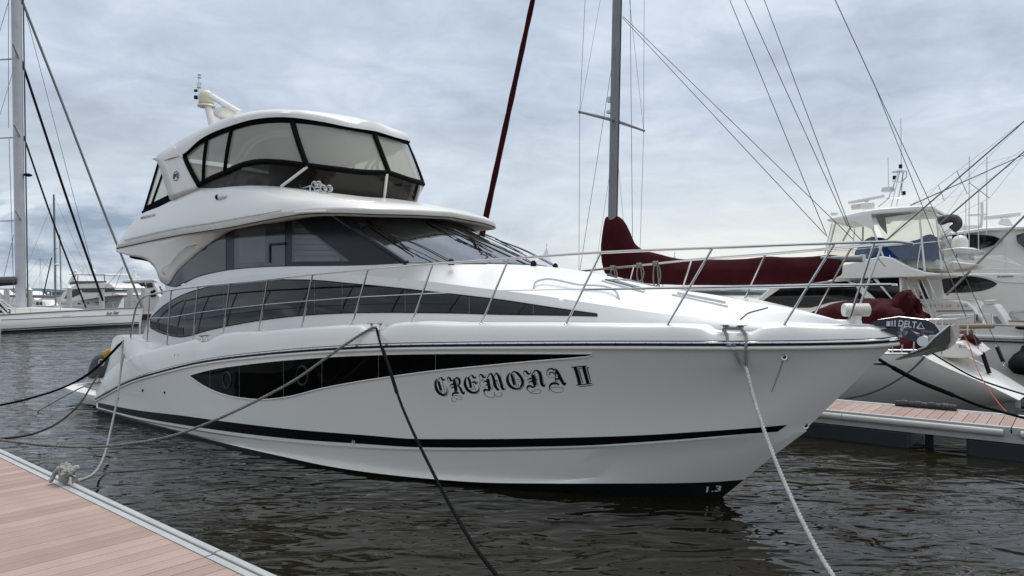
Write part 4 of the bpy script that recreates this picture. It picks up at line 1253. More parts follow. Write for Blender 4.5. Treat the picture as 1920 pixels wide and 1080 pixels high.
hatch(-0.55, 0.2, 0.25, -0.45, GEL, 0.03, 'hatch_rim'); hatch(-0.5, 0.15, 0.2, -0.4, GELW, 0.04, 'deck_hatch')
mb = MB(); pts = [on_hood(1388, 607, 0.004), on_hood(1391, 597, 0.004), on_hood(1400, 589, 0.004), on_hood(1425, 581, 0.004), on_hood(1440, 577, 0.004)]
mb.tube(cv([p for p in pts if p], 14), 0.006, 5); mb.build('locker_seam', RUBBER, yacht)
# cleats: two mushroom posts on a plate
def cleat(u0, v0, u1, v1, s_off=0.10, sc=1.0):
    e = []
    mb = MB()
    for u, v in ((u0, v0), (u1, v1)):
        b = Y.p(u, v, lambda x: max(0.05, brail(x) - s_off)); e.append(b)
        mb.lathe(b + Vector((0, 0, -0.08 * sc)), [(0.028 * sc, 0), (0.02 * sc, 0.04 * sc), (0.022 * sc, 0.085 * sc), (0.07 * sc, 0.10 * sc), (0.072 * sc, 0.107 * sc), (0.0, 0.11 * sc)], 14)
    mb.build('cleat', STEEL, yacht); return e
cl_bow = cleat(1357, 613, 1392, 614)
cl_mid = cleat(697, 610, 714, 610)
cleat(379, 632, 388, 631, sc=0.9)
# hull small fittings
for (u, v, r_, m_) in ((1471, 669, 0.036, STEEL), (1511, 798, 0.035, STEEL), (663, 828.5, 0.03, STEEL), (268, 732, 0.022, RUBBER), (309, 736, 0.022, RUBBER), (222, 747, 0.02, RUBBER)):
    q = Y.cast(u, v, hull_bvh, 0.004)
    d = Vector((0, -1, 0.05))
    mb = MB(); mb.lathe(q, [(r_ * 0.45, 0.0), (r_ * 0.6, 0.01), (r_, 0.012), (r_ * 1.1, 0.0)], 14, axis=d); mb.build('through_hull_fitting', m_, yacht)
    mb = MB(); mb.lathe(q, [(0, 0.002), (r_ * 0.55, 0.003)], 12, axis=d); mb.build('drain_hole', RUBBER, yacht)
gbv = MB().grid([rg, gm, g1]).bvh()
for u, v in ((328, 667), (335, 667.5)):
    q = Y.cast(u, v, gbv, 0.004)
    if q: mb = MB(); mb.ell(q, (0.014, 0.008, 0.028)); mb.build('vent_slot', RUBBER, yacht)
STAIN = mat('rust_stain', (0.42, 0.40, 0.36), 0.5)
mb = MB(); row0, row1 = [], []
for k in range(9):
    t = k / 8; u, v = 1468 - 46 * t ** 1.1, 676 + 118 * t; w_ = 1.6 * (1 - t * 0.8)
    row0.append(Y.cast(u - w_, v, hull_bvh, 0.003)); row1.append(Y.cast(u + w_, v, hull_bvh, 0.003))
mb.grid([row0[:5], row1[:5]]); mb.build('rust_streak', STAIN, yacht)

# spotlight on the stem head
q = Y.p(1605, 606, 0.0)
mb = MB(); mb.lathe(q + Vector((0, 0, -0.04)), [(0.14, 0), (0.14, 0.03), (0.065, 0.035), (0.055, 0.08), (0.06, 0.13), (0.0, 0.13)], 18); sp = mb.build('spotlight_base', GEL, yacht)
mb = MB(); hc = Y.p(1607, 581, 0.0)
prof = [(0.0, -0.15), (0.072, -0.15), (0.076, -0.13)]
for k in range(9): prof += [(0.076, -0.07 + k * 0.022), (0.064, -0.066 + k * 0.022), (0.064, -0.056 + k * 0.022), (0.076, -0.053 + k * 0.022)]
prof += [(0.055, 0.135), (0.0, 0.14)]
mb.lathe(hc, prof, 20, axis=(math.cos(R(-38)) * -0.0 + 0.80, 0.60 * 1, 0.0)); mb.build('spotlight', GEL, yacht, smooth=30)

# ---- name on the bow, blackletter, drawn as pen strokes: (x, y, width) on a 12x copy of the hull panel
NAME = [
 [(105,240,16),(82,320,48),(90,430,62),(130,520,66),(200,585,60),(270,600,44),(320,570,28),(342,500,16),(318,400,6)],
 [(138,290,44),(170,380,58),(205,505,56)],[(115,285,16),(212,210,24),(228,245,44),(272,268,30),(296,232,6)],[(228,262,9),(262,410,10),(292,565,9)],[(190,522,9),(212,538,9),(246,510,9)],
 [(368,480,6),(355,580,12),(290,632,12),(228,634,6)],
 [(345,245,16),(368,208,26),(405,228,42),(428,278,50),(462,280,16),(505,240,16),(572,208,28)],[(345,245,8),(360,300,8),(408,322,8)],
 [(535,225,30),(585,225,44),(622,285,52),(618,350,44),(582,395,22),(545,410,10)],[(498,245,46),(508,330,74),(528,420,72),(540,530,66)],
 [(402,420,14),(418,375,22),(480,365,38)],[(402,420,8),(412,445,8)],[(438,465,18),(468,425,26),(510,438,40)],
 [(590,400,26),(638,450,50),(668,520,54),(712,575,44),(740,520,8)],[(612,560,26),(540,556,44),(480,568,40),(452,620,22)],
 [(455,625,10),(560,618,9),(648,650,9),(676,685,8),(640,712,7),(560,690,7),(500,655,7)],[(440,690,8),(468,742,8),(520,748,8),(562,690,8)],[(440,690,8),(462,650,8)],[(540,250,8),(566,330,8),(570,385,8)],
 [(785,182,8),(748,270,42),(742,350,62),(772,440,66),(840,520,62),(930,552,48),(1010,532,32),(1060,450,12),(1056,390,5)],
 [(818,215,48),(850,300,56),(878,445,58)],[(790,232,12),(912,158,24),(926,198,44),(966,222,34),(992,182,6)],[(898,318,30),(968,316,42),(994,352,26),(1032,300,6)],
 [(932,360,11),(962,440,11),(986,510,9)],[(878,470,9),(905,482,9),(938,452,9)],[(1075,430,5),(1060,520,10),(1000,572,10),(940,575,5)],
 [(1065,185,10),(1090,142,24),(1130,160,44),(1162,206,46),(1205,198,14),(1218,140,5)],[(1065,185,7),(1078,240,7),(1130,268,7),(1170,262,6)],
 [(1255,240,68),(1275,350,70),(1302,480,74)],[(1238,232,16),(1325,118,30),(1376,205,54),(1410,330,64),(1440,430,60),(1492,485,44),(1510,460,6)],
 [(1390,212,12),(1448,110,28),(1502,185,54),(1550,340,54),(1602,470,52),(1636,478,22),(1668,408,6)],[(1425,265,16),(1462,300,18),(1460,260,12)],
 [(1312,500,36),(1240,492,40),(1186,486,44),(1168,540,28)],[(1155,325,14),(1185,292,24),(1240,300,42)],[(1205,392,18),(1240,372,36)],
 [(1150,268,7),(1088,300,7),(1078,370,7),(1130,425,7),(1210,425,6)],[(1168,545,16),(1216,622,9),(1310,655,9),(1396,645,9),(1412,590,9),(1392,535,8)],[(1420,600,9),(1490,645,9),(1560,630,9),(1575,570,9),(1535,530,7)],
 [(1345,185,9),(1378,380,9),(1350,490,8)],[(1532,138,7),(1572,300,8),(1612,405,7)],[(1462,330,10),(1490,360,10),(1510,420,8)],
 [(1762,88,8),(1708,180,44),(1702,280,66),(1742,380,66),(1812,440,60),(1890,468,44),(1950,462,32),(2022,385,48),(2034,280,60),(1992,190,60),(1922,112,54),(1846,66,22)],
 [(1780,135,18),(1846,66,26)],[(1786,138,48),(1820,260,60),(1856,378,54)],[(1834,140,12),(1880,320,12),(1928,455,10)],[(1858,400,9),(1890,384,9)],[(1898,260,12),(1980,262,10)],[(1920,310,10),(1985,305,8)],[(1940,340,9),(1950,420,9)],[(2070,240,5),(2068,380,10),(2010,470,10),(1930,502,5)],
 [(2060,110,10),(2086,62,24),(2126,80,46),(2168,128,48),(2218,116,16),(2232,56,5)],[(2060,110,8),(2088,170,8),(2150,190,7)],
 [(2242,148,16),(2344,44,30),(2420,110,64),(2450,240,66),(2490,380,66),(2524,408,36),(2562,335,6)],[(2262,150,70),(2290,250,80),(2318,390,76)],
 [(2146,285,12),(2176,242,24),(2240,232,40)],[(2180,338,16),(2208,302,24),(2260,300,40)],[(2330,398,32),(2272,430,34),(2196,396,46),(2146,430,38),(2146,480,16)],
 [(2146,480,14),(2236,555,9),(2360,572,9),(2446,545,9),(2452,505,9),(2384,484,9),(2290,505,9),(2230,562,7)],[(2308,120,11),(2356,300,12),(2398,420,10)],[(2452,60,8),(2480,190,8),(2522,312,7)],[(2340,200,16),(2372,200,12)],[(2350,250,14),(2392,260,12)],
 [(2786,10,14),(2802,50,52),(2862,160,70),(2920,280,70),(2986,365,54),(3024,312,8)],[(2766,50,46),(2702,12,34),(2634,22,28),(2588,78,16),(2586,150,10),(2650,210,8),(2740,206,7)],
 [(2766,130,28),(2692,90,26),(2642,110,20),(2650,150,12),(2682,142,7)],[(2788,70,30),(2776,190,16),(2776,310,18)],[(2772,242,34),(2890,240,34)],
 [(2868,372,36),(2782,340,50),(2692,352,50),(2648,410,34),(2640,460,14)],[(2640,460,10),(2700,510,9),(2840,550,9),(2948,512,9),(2950,460,9),(2850,430,9),(2700,440,9),(2612,510,8)],[(2840,260,10),(2838,210,8),(2800,170,6)],[(2790,290,10),(2850,285,8)],
 [(3135,-20,20),(3300,-35,24),(3480,-52,22)],[(3222,-20,80),(3280,170,74),(3326,360,74)],[(3408,-36,80),(3460,160,74),(3512,345,74)],[(3250,378,20),(3420,364,20),(3600,344,18)],
 [(3300,5,20),(3345,170,20),(3392,330,18)],[(3300,8,16),(3362,4,16)],[(3490,-8,20),(3530,140,20),(3572,310,16)],[(3470,-6,16),(3540,-14,14)],[(3305,412,12),(3480,398,14),(3645,374,8)],
]
mb = MB()
for si, st_ in enumerate(NAME):
    d = catmull(st_, 7) if len(st_) > 2 else catmull(st_, 4)
    l_, r_ = [], []
    for i, (x, y, w_) in enumerate(d):
        a, b = d[max(0, i - 1)], d[min(len(d) - 1, i + 1)]
        tx, ty = b[0] - a[0], b[1] - a[1]; n_ = math.hypot(tx, ty) or 1
        ox, oy = -ty / n_ * w_ / 2, tx / n_ * w_ / 2
        l_.append(Y.cast(810 + (x + ox) / 12, 690 + (y + oy) / 12, hull_bvh, 0.003 + 0.00003 * si))
        r_.append(Y.cast(810 + (x - ox) / 12, 690 + (y - oy) / 12, hull_bvh, 0.003 + 0.00003 * si))
    if all(l_) and all(r_): mb.grid([l_, r_])
o = mb.build('name_lettering', INK, yacht, smooth=0); dup_mirror(o)
a, b, c_ = Y.at, None, None
btb = MB(); btb.grid([wa, wl]); btb = btb.bvh()
a, b, c_ = (Y.cast(*q, btb, 0.012) for q in ((1323, 921.5), (1351, 919.5), (1325, 911)))
text_mb('1.3', a, b - a, c_ - a, bold=0.02).build('draught_mark', GEL, yacht, smooth=0)

# ---- anchor on the bow roller (its own thing)
anchor = Y.root('anchor', 'grey plough anchor lettered DELTA hanging out over the bow of the large white yacht', 'anchor')
ANC = mat('galvanised_dark', (0.05, 0.055, 0.07), 0.35, metal=0.4, var=0.3, vscale=8)
def pp(l, s): return [Y.p(u, v, s) for u, v in l]
shank = [(1632, 607), (1646, 600), (1686, 594), (1738, 600), (1753, 608), (1764, 624), (1768, 628), (1750, 634), (1740, 630), (1695, 614), (1668, 612), (1645, 613)]
mb = MB(); mb.prism(pp(shank, 0.012), (0, 0.024, 0)); mb.build('shank', ANC, anchor, smooth=0, bev=0.004)
mb = MB(); e_ = pp(shank[1:6], 0.016); mb.tube(e_, 0.006, 5); e_ = pp([(1645, 613), (1668, 612), (1695, 614), (1740, 630)], 0.016); mb.tube(e_, 0.006, 5); mb.build('shank_edge', STEEL, anchor)
a, b, c_ = Y.p(1684, 611.5, 0.0155), Y.p(1718, 615, 0.0155), Y.p(1685.5, 600, 0.0155)
text_mb('DELT', a, b - a, c_ - a, bold=0.018).build('lettering', mat('white_letters', (0.7, 0.7, 0.7), 0.5), anchor, smooth=0)
mb = MB(); tri = pp([(1719.5, 615.5), (1733, 616.5), (1726.5, 605)], 0.0155); mb.tube(tri + [tri[0]], 0.009, 4)
for (u0, w_, h0, h1) in ((1662, 7, 602.5, 611), (1671, 2.6, 601.5, 611.2), (1676.5, 2.6, 600.5, 611.4)):
    q = pp([(u0, h1), (u0 + w_, h1), (u0 + w_ + 0.5, h0 - w_ * 0.08), (u0 + 0.5, h0)], 0.0155); mb.add(q, [(0, 1, 2, 3)])
mb.build('lettering', mat('white_marks', (0.7, 0.7, 0.7), 0.5), anchor, smooth=0)
mb = MB(); a, b, c_ = Y.p(1727, 622.5, 0.0155), Y.p(1751, 625, 0.0155), Y.p(1727.3, 618.5, 0.0155)
text_mb('LEWMAR', a, b - a, c_ - a).build('maker_lettering', mat('grey_letters', (0.35, 0.36, 0.38), 0.5), anchor, smooth=0)
FLUKE = mat('polished_fluke', (0.50, 0.50, 0.49), 0.27, metal=0.85, var=0.25, vscale=9, bump=0.15, bscale=12)
# two plough wings that meet along a keel edge
def wing_(pts, c, m_):
    l = [Y.p(*q) for q in pts]; mb = MB(); cc = Y.p(*c)
    mb.add([cc] + l, [(0, k + 1, (k + 1) % len(l) + 1) for k in range(len(l))]); mb.build('fluke', m_, anchor, solid=0.016, smooth=0)
wing_([(1679, 674.5, 0.06), (1708, 661, 0.20), (1735, 650, 0.26), (1753, 631, 0.27), (1781, 608, 0.18), (1781, 640, 0.03), (1772, 656, 0.03), (1722, 667, 0.05)], (1752, 650, 0.15), FLUKE)
wing_([(1782, 611, 0.02), (1790, 607, -0.16), (1797, 611, -0.22), (1798, 628, -0.18), (1790, 645, -0.06), (1776, 655, 0.02)], (1788, 630, -0.07), mat('fluke_back', (0.42, 0.36, 0.33), 0.45, metal=0.3, var=0.2, vscale=9))  # reflected maroon and dock tones are painted into this wing's pinkish steel
mb = MB(); mb.prism(pp([(1740, 628), (1766, 627), (1772, 655), (1752, 659), (1738, 648)], 0.03), (0, 0.06, 0)); mb.build('crown', FLUKE, anchor, bev=0.01)
# bow roller that holds it
mb = MB()
for s_ in (0.05, -0.065):
    mb.prism(pp([(1650, 618), (1690, 612), (1712, 622), (1738, 640), (1729, 646), (1700, 636), (1676, 628)], s_), (0, 0.015, 0))
mb.build('roller_cheek', ANC, yacht, smooth=0)
mb = MB(); mb.lathe(Y.p(1690, 622, 0.05), [(0, 0), (0.06, 0), (0.035, 0.05), (0.06, 0.1), (0, 0.1)], 14, axis=(0, 1, 0)); mb.build('bow_roller', GELW, yacht)
mb = MB(); mb.lathe(Y.p(1730, 640, 0.06), [(0, 0), (0.055, 0), (0.032, 0.055), (0.055, 0.11), (0, 0.11)], 14, axis=(0, 1, 0)); mb.build('bow_roller', GELW, yacht)

# ---- covered outboard motor and yellow float on the swim platform
q = Y.p(188, 692, 1.35)
cover = Y.root('covered_outboard', 'grey canvas cover with white emblem over a motor on the swim platform', 'outboard cover')
ctrl = []
for z_, r_, dx in ((0.48, 0.14, -0.24), (0.54, 0.21, -0.20), (0.66, 0.24, -0.10), (0.86, 0.22, 0.0), (1.00, 0.18, 0.10), (1.09, 0.12, 0.15), (1.12, 0.02, 0.17)):
    row = []
    for k in range(22):
        th = 2 * math.pi * k / 22
        f_ = 1 + 0.22 * noise.noise((math.cos(th) * 2.4, math.sin(th) * 2.4, z_ * 5))
        row.append(Vector((q.x + 0.0 + dx + r_ * f_ * 1.05 * math.cos(th), q.y + r_ * f_ * 1.0 * math.sin(th), z_ + q.z - 0.72)))
    ctrl.append(row)
mb = MB(); mb.grid(ctrl, close=True); cov_bvh = mb.bvh(); mb.build('cover', GREYCL, cover, smooth=60, sub=1)
mb = MB(); em = [Y.cast(190 + 4.5 * math.cos(k * math.pi / 9), 679 + 6 * math.sin(k * math.pi / 9), cov_bvh, 0.02) for k in range(19)]
em = [p for p in em if p]
if len(em) > 4: mb.tube(em, 0.012, 5); mb.tube([em[2], em[len(em) // 2]], 0.012, 5); mb.tube([em[5], em[-4]], 0.012, 5)
if mb.v: mb.build('emblem', mat('white_print', (0.6, 0.6, 0.6), 0.6), cover)
mb = MB(); mb.lathe((q.x - 0.1, q.y, 0.36), [(0.05, 0), (0.05, 0.3)], 10); mb.build('stand', STEEL, cover)
yf = Y.root('yellow_float', 'yellow float resting on top of the grey covered motor by the transom', 'float')
mb = MB(); c0_ = Y.p(200, 662, 1.0)
a_, b_ = Y.p(194, 668, 1.35), Y.p(208, 656, 1.35)
mb.tube([a_.lerp(b_, t / 8) for t in range(9)], lambda t: 0.075 * math.sin(math.pi * min(0.96, max(0.08, t))) ** 0.35, 12); mb.build('float_body', YELLOW, yf)

# ------------------------------------------------------------------ sailing yacht with maroon covers
S = Frame(11.0, 15.8, 39)
sail = S.root('sailing_yacht', 'white sailing yacht with maroon sail cover and maroon deck covers beyond the finger dock', 'sailing yacht')
def line_px(fr, pts, r, name, m, parent, n=6, curve=False):
    v = [fr.p(*q) for q in pts]
    if curve: v = cv(v, 24)
    mb = MB(); mb.tube(v, r, n); return mb.build(name, m, parent)
sheer = cv([(-13.5, 0, 1.75), (-12, -0.9, 1.65)] + [tuple(S.p(*q)) for q in ((1380, 661, 2.15), (1480, 662.5, 2.12), (1580, 664, 2.06), (1660, 665.5, 1.98), (1730, 669, 1.86), (1766, 686, 1.72), (1850, 721.5, 1.36), (1911, 751, 1.02))], 60)
bq = [S.pz(1450, 778, -0.03), S.pz(1600, 776, -0.03), S.pz(1700, 773, -0.03), S.pz(1800, 765, -0.03), S.pz(1860, 757, -0.02)]
bottom = cv([(-13.0, 0, -0.05), (-11.5, -0.6, -0.05)] + [(-9, -1.4, -0.05), (-6, -1.75, -0.05), (-3.6, -1.5, -0.05), (-2.0, -1.05, -0.03), (-0.9, -0.75, 0.0), tuple(S.p(1903, 753, 0.85))], 60)
rows = []
for t in (0, .1, .25, .45, .65, .82, .94, 1):
    row = []
    for a, b in zip(sheer, bottom):
        p = a.lerp(b, t); p.y = a.y + (b.y - a.y) * (t ** 1.7); row.append(p)
    rows.append(row)
mb = MB(); mb.both(rows)
kl_ = [Vector((p.x, p.y * 0.4, -0.5)) for p in bottom]; mb.both([bottom, kl_])
mb.build('hull', GEL, sail, smooth=60)
ti = min(range(60), key=lambda i: abs(sheer[i].x - S.p(1733, 670, 1.85).x))
tr = sheer[ti:]
trc = [Vector((p.x + 0.10, 0, p.z + 0.03)) for p in tr]
mb = MB(); mb.grid([[p + Vector((0.003, 0, 0.003)) for p in tr], [a.lerp(b, .15) + Vector((0.02, 0, 0.03)) for a, b in zip(tr, trc)], [a.lerp(b, .6) + Vector((0.02, 0, 0.035)) for a, b in zip(tr, trc)], trc, mirl([a.lerp(b, .6) + Vector((0.02, 0, 0.035)) for a, b in zip(tr, trc)]), mirl([a.lerp(b, .15) + Vector((0.02, 0, 0.03)) for a, b in zip(tr, trc)]), mirl(tr)])
mb.build('transom', GEL, sail, smooth=50)
dk = sheer[:ti + 1]
mb = MB(); mb.grid([dk, [Vector((p.x, p.y * .5, p.z + 0.05)) for p in dk], [Vector((p.x, -p.y * .5, p.z + 0.05)) for p in dk], mirl(dk)]); mb.build('deck', GELD, sail)
mb = MB(); mb.tube([p + Vector((0, 0.02, 0.02)) for p in dk], 0.022, 6); mb.build('toe_rail', ALU, sail)
mb = MB(); q = [S.p(1590, 682.5, 2.07), S.p(1626, 682.5, 2.05), S.p(1678, 686, 1.98), S.p(1660, 680.5, 2.0), S.p(1590, 680.5, 2.07)]
mb.add([p + Vector((0, -0.05, 0)) for p in q], [(0, 1, 2, 3, 4)]); mb.build('hull_stripe', RUBBER, sail, smooth=0)
# white coaming / coachroof block beneath the covers
def block(fr, poly, s0, s1, name, m, parent, smooth=0, bev=0.0):
    pts = [fr.p(u, v, s0) for u, v in poly]
    mb = MB(); mb.prism(pts, (0, s0 - s1, 0)); return mb.build(name, m, parent, smooth=smooth or (40 if bev else 0), bev=bev)
block(S, [(1160, 560), (1330, 556), (1500, 596), (1590, 600), (1600, 662), (1150, 664)], 1.2, -1.2, 'coachroof', GEL, sail, bev=0.05)
block(S, [(1706, 664), (1722, 646), (1800, 641), (1822, 655), (1838, 668), (1800, 672), (1730, 669)], 1.1, -1.1, 'aft_coaming', GEL, sail, bev=0.04)
# mast, boom, spreaders and rigging
mx = S.p(1147, 420, 0)[0]
m0 = S.p(1145.5, 560, 0); m1 = S.p(1157, 0, 0); m2 = m1 + (m1 - m0) * 0.30
mb = MB(); rows = []
for t in range(9):
    c = m0.lerp(m2, t / 8); rows.append([c + Vector((0.155 * math.cos(k * math.pi / 8), 0.095 * math.sin(k * math.pi / 8), 0)) for k in range(16)])
mb.grid(rows, close=True); mb.build('mast', MASTALU, sail)
mb = MB(); mb.tube([m0.lerp(m2, t / 6) + Vector((0.158, 0, 0)) for t in range(7)], 0.018, 6); mb.build('mast_track', RUBBER, sail)
def at_mast(v): 
    z = S.p(1152, v, 0).z; t = (z - m0.z) / (m2.z - m0.z); return m0.lerp(m2, t)
sp0 = at_mast(226)
spn, spf = S.px(1087, 210, sp0.x + 0.1), S.px(1207, 245, sp0.x + 0.1)
for a in (spn, spf):
    mb = MB(); mb.tube([sp0, a], lambda t: 0.055 - 0.02 * t, 8); mb.ell(a, (0.05, 0.05, 0.05), 8, 5); mb.build('spreader', MASTALU, sail)
sp1 = m0.lerp(m2, 0.93)
# shrouds
for a, b, r_ in ((spn, S.px(1085, 600, sp0.x + 0.1), 0.008), (spn, S.px(1101, -80, sp0.x), 0.008), (spn + Vector((0, 0.02, 0)), S.px(1140, -80, sp0.x), 0.006),
              (spf, S.px(1196, 600, sp0.x + 0.1), 0.008), (spf, S.px(1208, -80, sp0.x), 0.008), (spf, S.px(1178, -20, sp0.x), 0.006),
              (at_mast(72), S.px(1079, 560, sp0.x + 0.1), 0.009), (at_mast(270), S.px(1108, 560, sp0.x + 0.2), 0.006), (at_mast(280) + Vector((0.1, 0, 0)), S.px(1182, 560, sp0.x + 0.2), 0.006), (S.px(1181, -60, sp0.x + 0.3), S.px(1187, 560, sp0.x + 0.3), 0.010)):
    mb = MB(); mb.tube([a, b], r_ * 0.9, 5); mb.build('shroud', WIRE, sail)
mb = MB(); g = at_mast(185) + Vector((-0.2, 0, 0)); mb.box(g, (0.12, 0.12, 0.18)); mb.box(g + Vector((0, 0, -0.38)), (0.16, 0.14, 0.1)); mb.build('steaming_light', GELW, sail, bev=0.02)
# furled headsail in a maroon sleeve
f0, f1 = S.p(904, 440, 0), S.p(999, 0, 0); f2 = f1 + (f1 - f0) * 0.35; fb = f0 + (f0 - f1) * 0.28
mb = MB(); mb.tube([fb.lerp(f2, t / 24) for t in range(25)], lambda t: 0.115 - 0.04 * t + 0.008 * math.sin(t * 60), 10); mb.build('furled_headsail', MAROON, sail)
# lines from the mast to the boom end and backstays
for q in (((1167, 33, 0.0), (1548, 441, 0.0)), ((1168, 30, 0.1), (1600, 449, 0.2)), ((1360, -20, 0.25), (1551, 444, 0.1)), ((1392, -10, 0.2), (1590, 425, 0.1)), ((1430, -8, 0.2), (1594, 428, -0.1)), ((1594, 428, -0.1), (1660, 500, -0.1))):
    line_px(S, q, 0.0095, 'running_line', WIREK, sail, 5)
bsplit = S.p(1640, 160, 0.0)
bl, br_ = S.p(1858, 712, 0.35), S.p(1890, 690, -0.75)
mb = MB(); mb.tube([S.p(1559, -15, 0), bsplit], 0.012, 5); mb.tube([bsplit, bl], 0.009, 5); mb.tube([bsplit, br_], 0.009, 5); mb.build('backstay', WIRE, sail)
for top_, end in ((S.p(1841.5, 661, 0.35), S.p(1855, 700, 0.35)), (S.p(1869, 650, -0.75), S.p(1881, 678, -0.75))):
    mb = MB(); mb.tube([top_, end], 0.045, 10); mb.build('backstay_adjuster', RUBBER, sail)
    mb = MB(); mb.ell(top_, (0.03, 0.03, 0.05), 8, 5); mb.ell(end + (end - top_) * 0.15, (0.03, 0.03, 0.05), 8, 5); mb.build('turnbuckle', STEEL, sail)
# boom under its cover
t_ = vtab([(1136, 407), (1146, 405), (1160, 406), (1168, 412), (1180, 433), (1192, 458), (1205, 468), (1225, 473.5), (1270, 484.5), (1330, 486.5), (1400, 485), (1440, 481), (1470, 482), (1520, 481), (1560, 478), (1577, 480)])
b_ = vtab([(1136, 514), (1160, 520), (1200, 530), (1260, 534), (1330, 535), (1400, 535), (1480, 533), (1530, 530), (1560, 524), (1577, 516)])
rows = []
for i in range(120):
    u = 1136.5 + 440 * i / 119; a, b = S.p(u, t_(u), 0), S.p(u, b_(u), 0)
    c = a.lerp(b, .5); h = (a.z - b.z) / 2; row = []
    wd = lerp_tab([(1136, 0.30), (1172, 0.30), (1190, 0.25), (1230, 0.26), (1500, 0.22), (1577, 0.16)], u)
    for k in range(20):
        th = 2 * math.pi * k / 20
        yy = math.cos(th) * wd * (1.0 - 0.45 * max(0, math.sin(th)))
        f_ = noise.noise((u * 0.035, k * 0.25, 2.0)) * 0.05 + noise.noise((u * 0.09 + k * 0.35, k * 0.2, 7)) * 0.025
        row.append(Vector((c.x, yy * (1 + f_ * 4.2) + (0.05 * f_), c.z + math.sin(th) * h * (1 + f_ * 0.25))))
    rows.append(row)
mb = MB(); mb.grid(rows, close=True)
n = len(rows); mb.add(rows[0], [tuple(range(20))]); mb.add(rows[-1], [tuple(range(20))])
mb.build('sail_cover', MAROON, sail, smooth=75)
line_px(S, ((1540, 486, 0), (1618, 485, 0)), 0.085, 'boom', MASTALU, sail, 12)
mb = MB(); mb.box(S.p(1618, 483, 0), (0.12, 0.12, 0.16)); mb.build('boom_end_fitting', STEEL, sail)
# canvas over companionway, wheel and cockpit
def lump(prof, s0, s1, name, seed, m=MAROON, par=None, amp=0.07):
    """canvas draped along the boat: prof rows (u, vtop, vbottom)"""
    rows = []
    us_ = [p[0] for p in prof]; tv = vtab([(p[0], p[1]) for p in prof]); bv_ = vtab([(p[0], p[2]) for p in prof])
    for i in range(40):
        u = us_[0] + (us_[-1] - us_[0]) * i / 39; sm = (s0 + s1) / 2; a, b = S.p(u, tv(u), s0), S.p(u, bv_(u), s0); row = []
        for k in range(15):
            th = math.pi * k / 14
            f_ = amp * noise.noise((u * 0.06 + seed, k * 0.5, seed)) + amp * 0.6 * noise.noise((u * 0.16 + k * 0.3, k * 0.9, seed))
            e = math.sin(th) ** 0.45 if 0 < k < 14 else 0
            row.append(Vector((a.x + f_, -(sm + (s0 - sm) * math.cos(th) ** 1) - f_, b.z + (a.z - b.z) * e + f_ * (0.6 if 0 < k < 14 else 0))))
        rows.append(row)
    mb = MB(); mb.grid(rows); mb.add(rows[0], [tuple(range(15))]); mb.add(rows[-1], [tuple(range(15))])
    return mb.build(name, m, par or sail, smooth=70)
lump([(1510, 585, 604), (1545, 570, 610), (1580, 563, 612), (1640, 563, 615), (1665, 572, 616), (1690, 585, 618)], 1.0, -0.9, 'sprayhood', 1.0)
lump([(1664, 578, 612), (1674, 552, 614), (1688, 544, 616), (1700, 546, 617), (1712, 562, 618), (1722, 578, 618), (1730, 592, 618)], 0.45, -0.45, 'wheel_cover', 4.0, amp=0.10)
lump([(1668, 640, 668), (1690, 632, 670), (1720, 628, 670), (1738, 644, 668)], 1.55, 0.9, 'cockpit_dodger', 9.0, amp=0.04)
lump([(1796, 640, 648), (1806, 627, 648), (1822, 630, 648), (1832, 643, 647)], 0.2, -0.5, 'seat_cover', 12.0, amp=0.05)
# stern rails
for l in ([(1735, 599, 1.45), (1760, 599, 1.4), (1800, 597, 1.2), (1818, 594.5, 0.9)], [(1752, 620, -1.2), (1757, 595, -1.25), (1768, 591, -1.3), (1830, 588, -1.0), (1860, 588, -0.8), (1860, 610, -0.8)],
          [(1814, 596, 0.9), (1814, 628, 0.9)], [(1828, 588, -0.6), (1829, 640, -0.6)], [(1672, 672, 1.8), (1675, 640, 1.8)], [(1690, 668, 1.8), (1692, 646, 1.8)], [(1712, 664, 1.75), (1714, 640, 1.75)], [(1766, 664, 1.4), (1766, 600, 1.4)], [(1664, 656.5, 1.85), (1740, 656.5, 1.7)]):
    line_px(S, l, 0.016, 'stern_rail', STEEL, sail, 7)
mb = MB()
for a, b in (((1790, 612.5, 0.6), (1862, 611.5, -0.2)), ((1786, 622.5, 0.5), (1822, 622, 0.1))): mb.tube([S.p(*a), S.p(*b)], 0.055, 8)
mb.build('teak_seat', TEAK, sail)
mb = MB(); c_ = S.p(1836, 596, -0.6); mb.lathe(c_, [(0.0, -0.12), (0.06, -0.12), (0.075, 0), (0.07, 0.08), (0, 0.09)], 12); mb.build('stern_lamp', STEEL, sail)
mb = MB(); q = [S.p(1798, 651, 0.9), S.p(1806, 649, 0.9), S.p(1808, 655, 0.9), S.p(1800, 657, 0.9)]
mb = MB(); 
for dx in (0, 9):
    for dy in (0, 2.2, 4.4): 
        for ex in (0, 3): mb.tube([S.p(1797.5 + dx + ex + dy * .2, 647.5 + dy, 1.118), S.p(1799.5 + dx + ex + dy * .2, 647 + dy, 1.118)], 0.006, 4)
mb.build('coaming_print', INK, sail)
# boarding-ladder and rods standing in the cockpit of the boat behind come with that boat

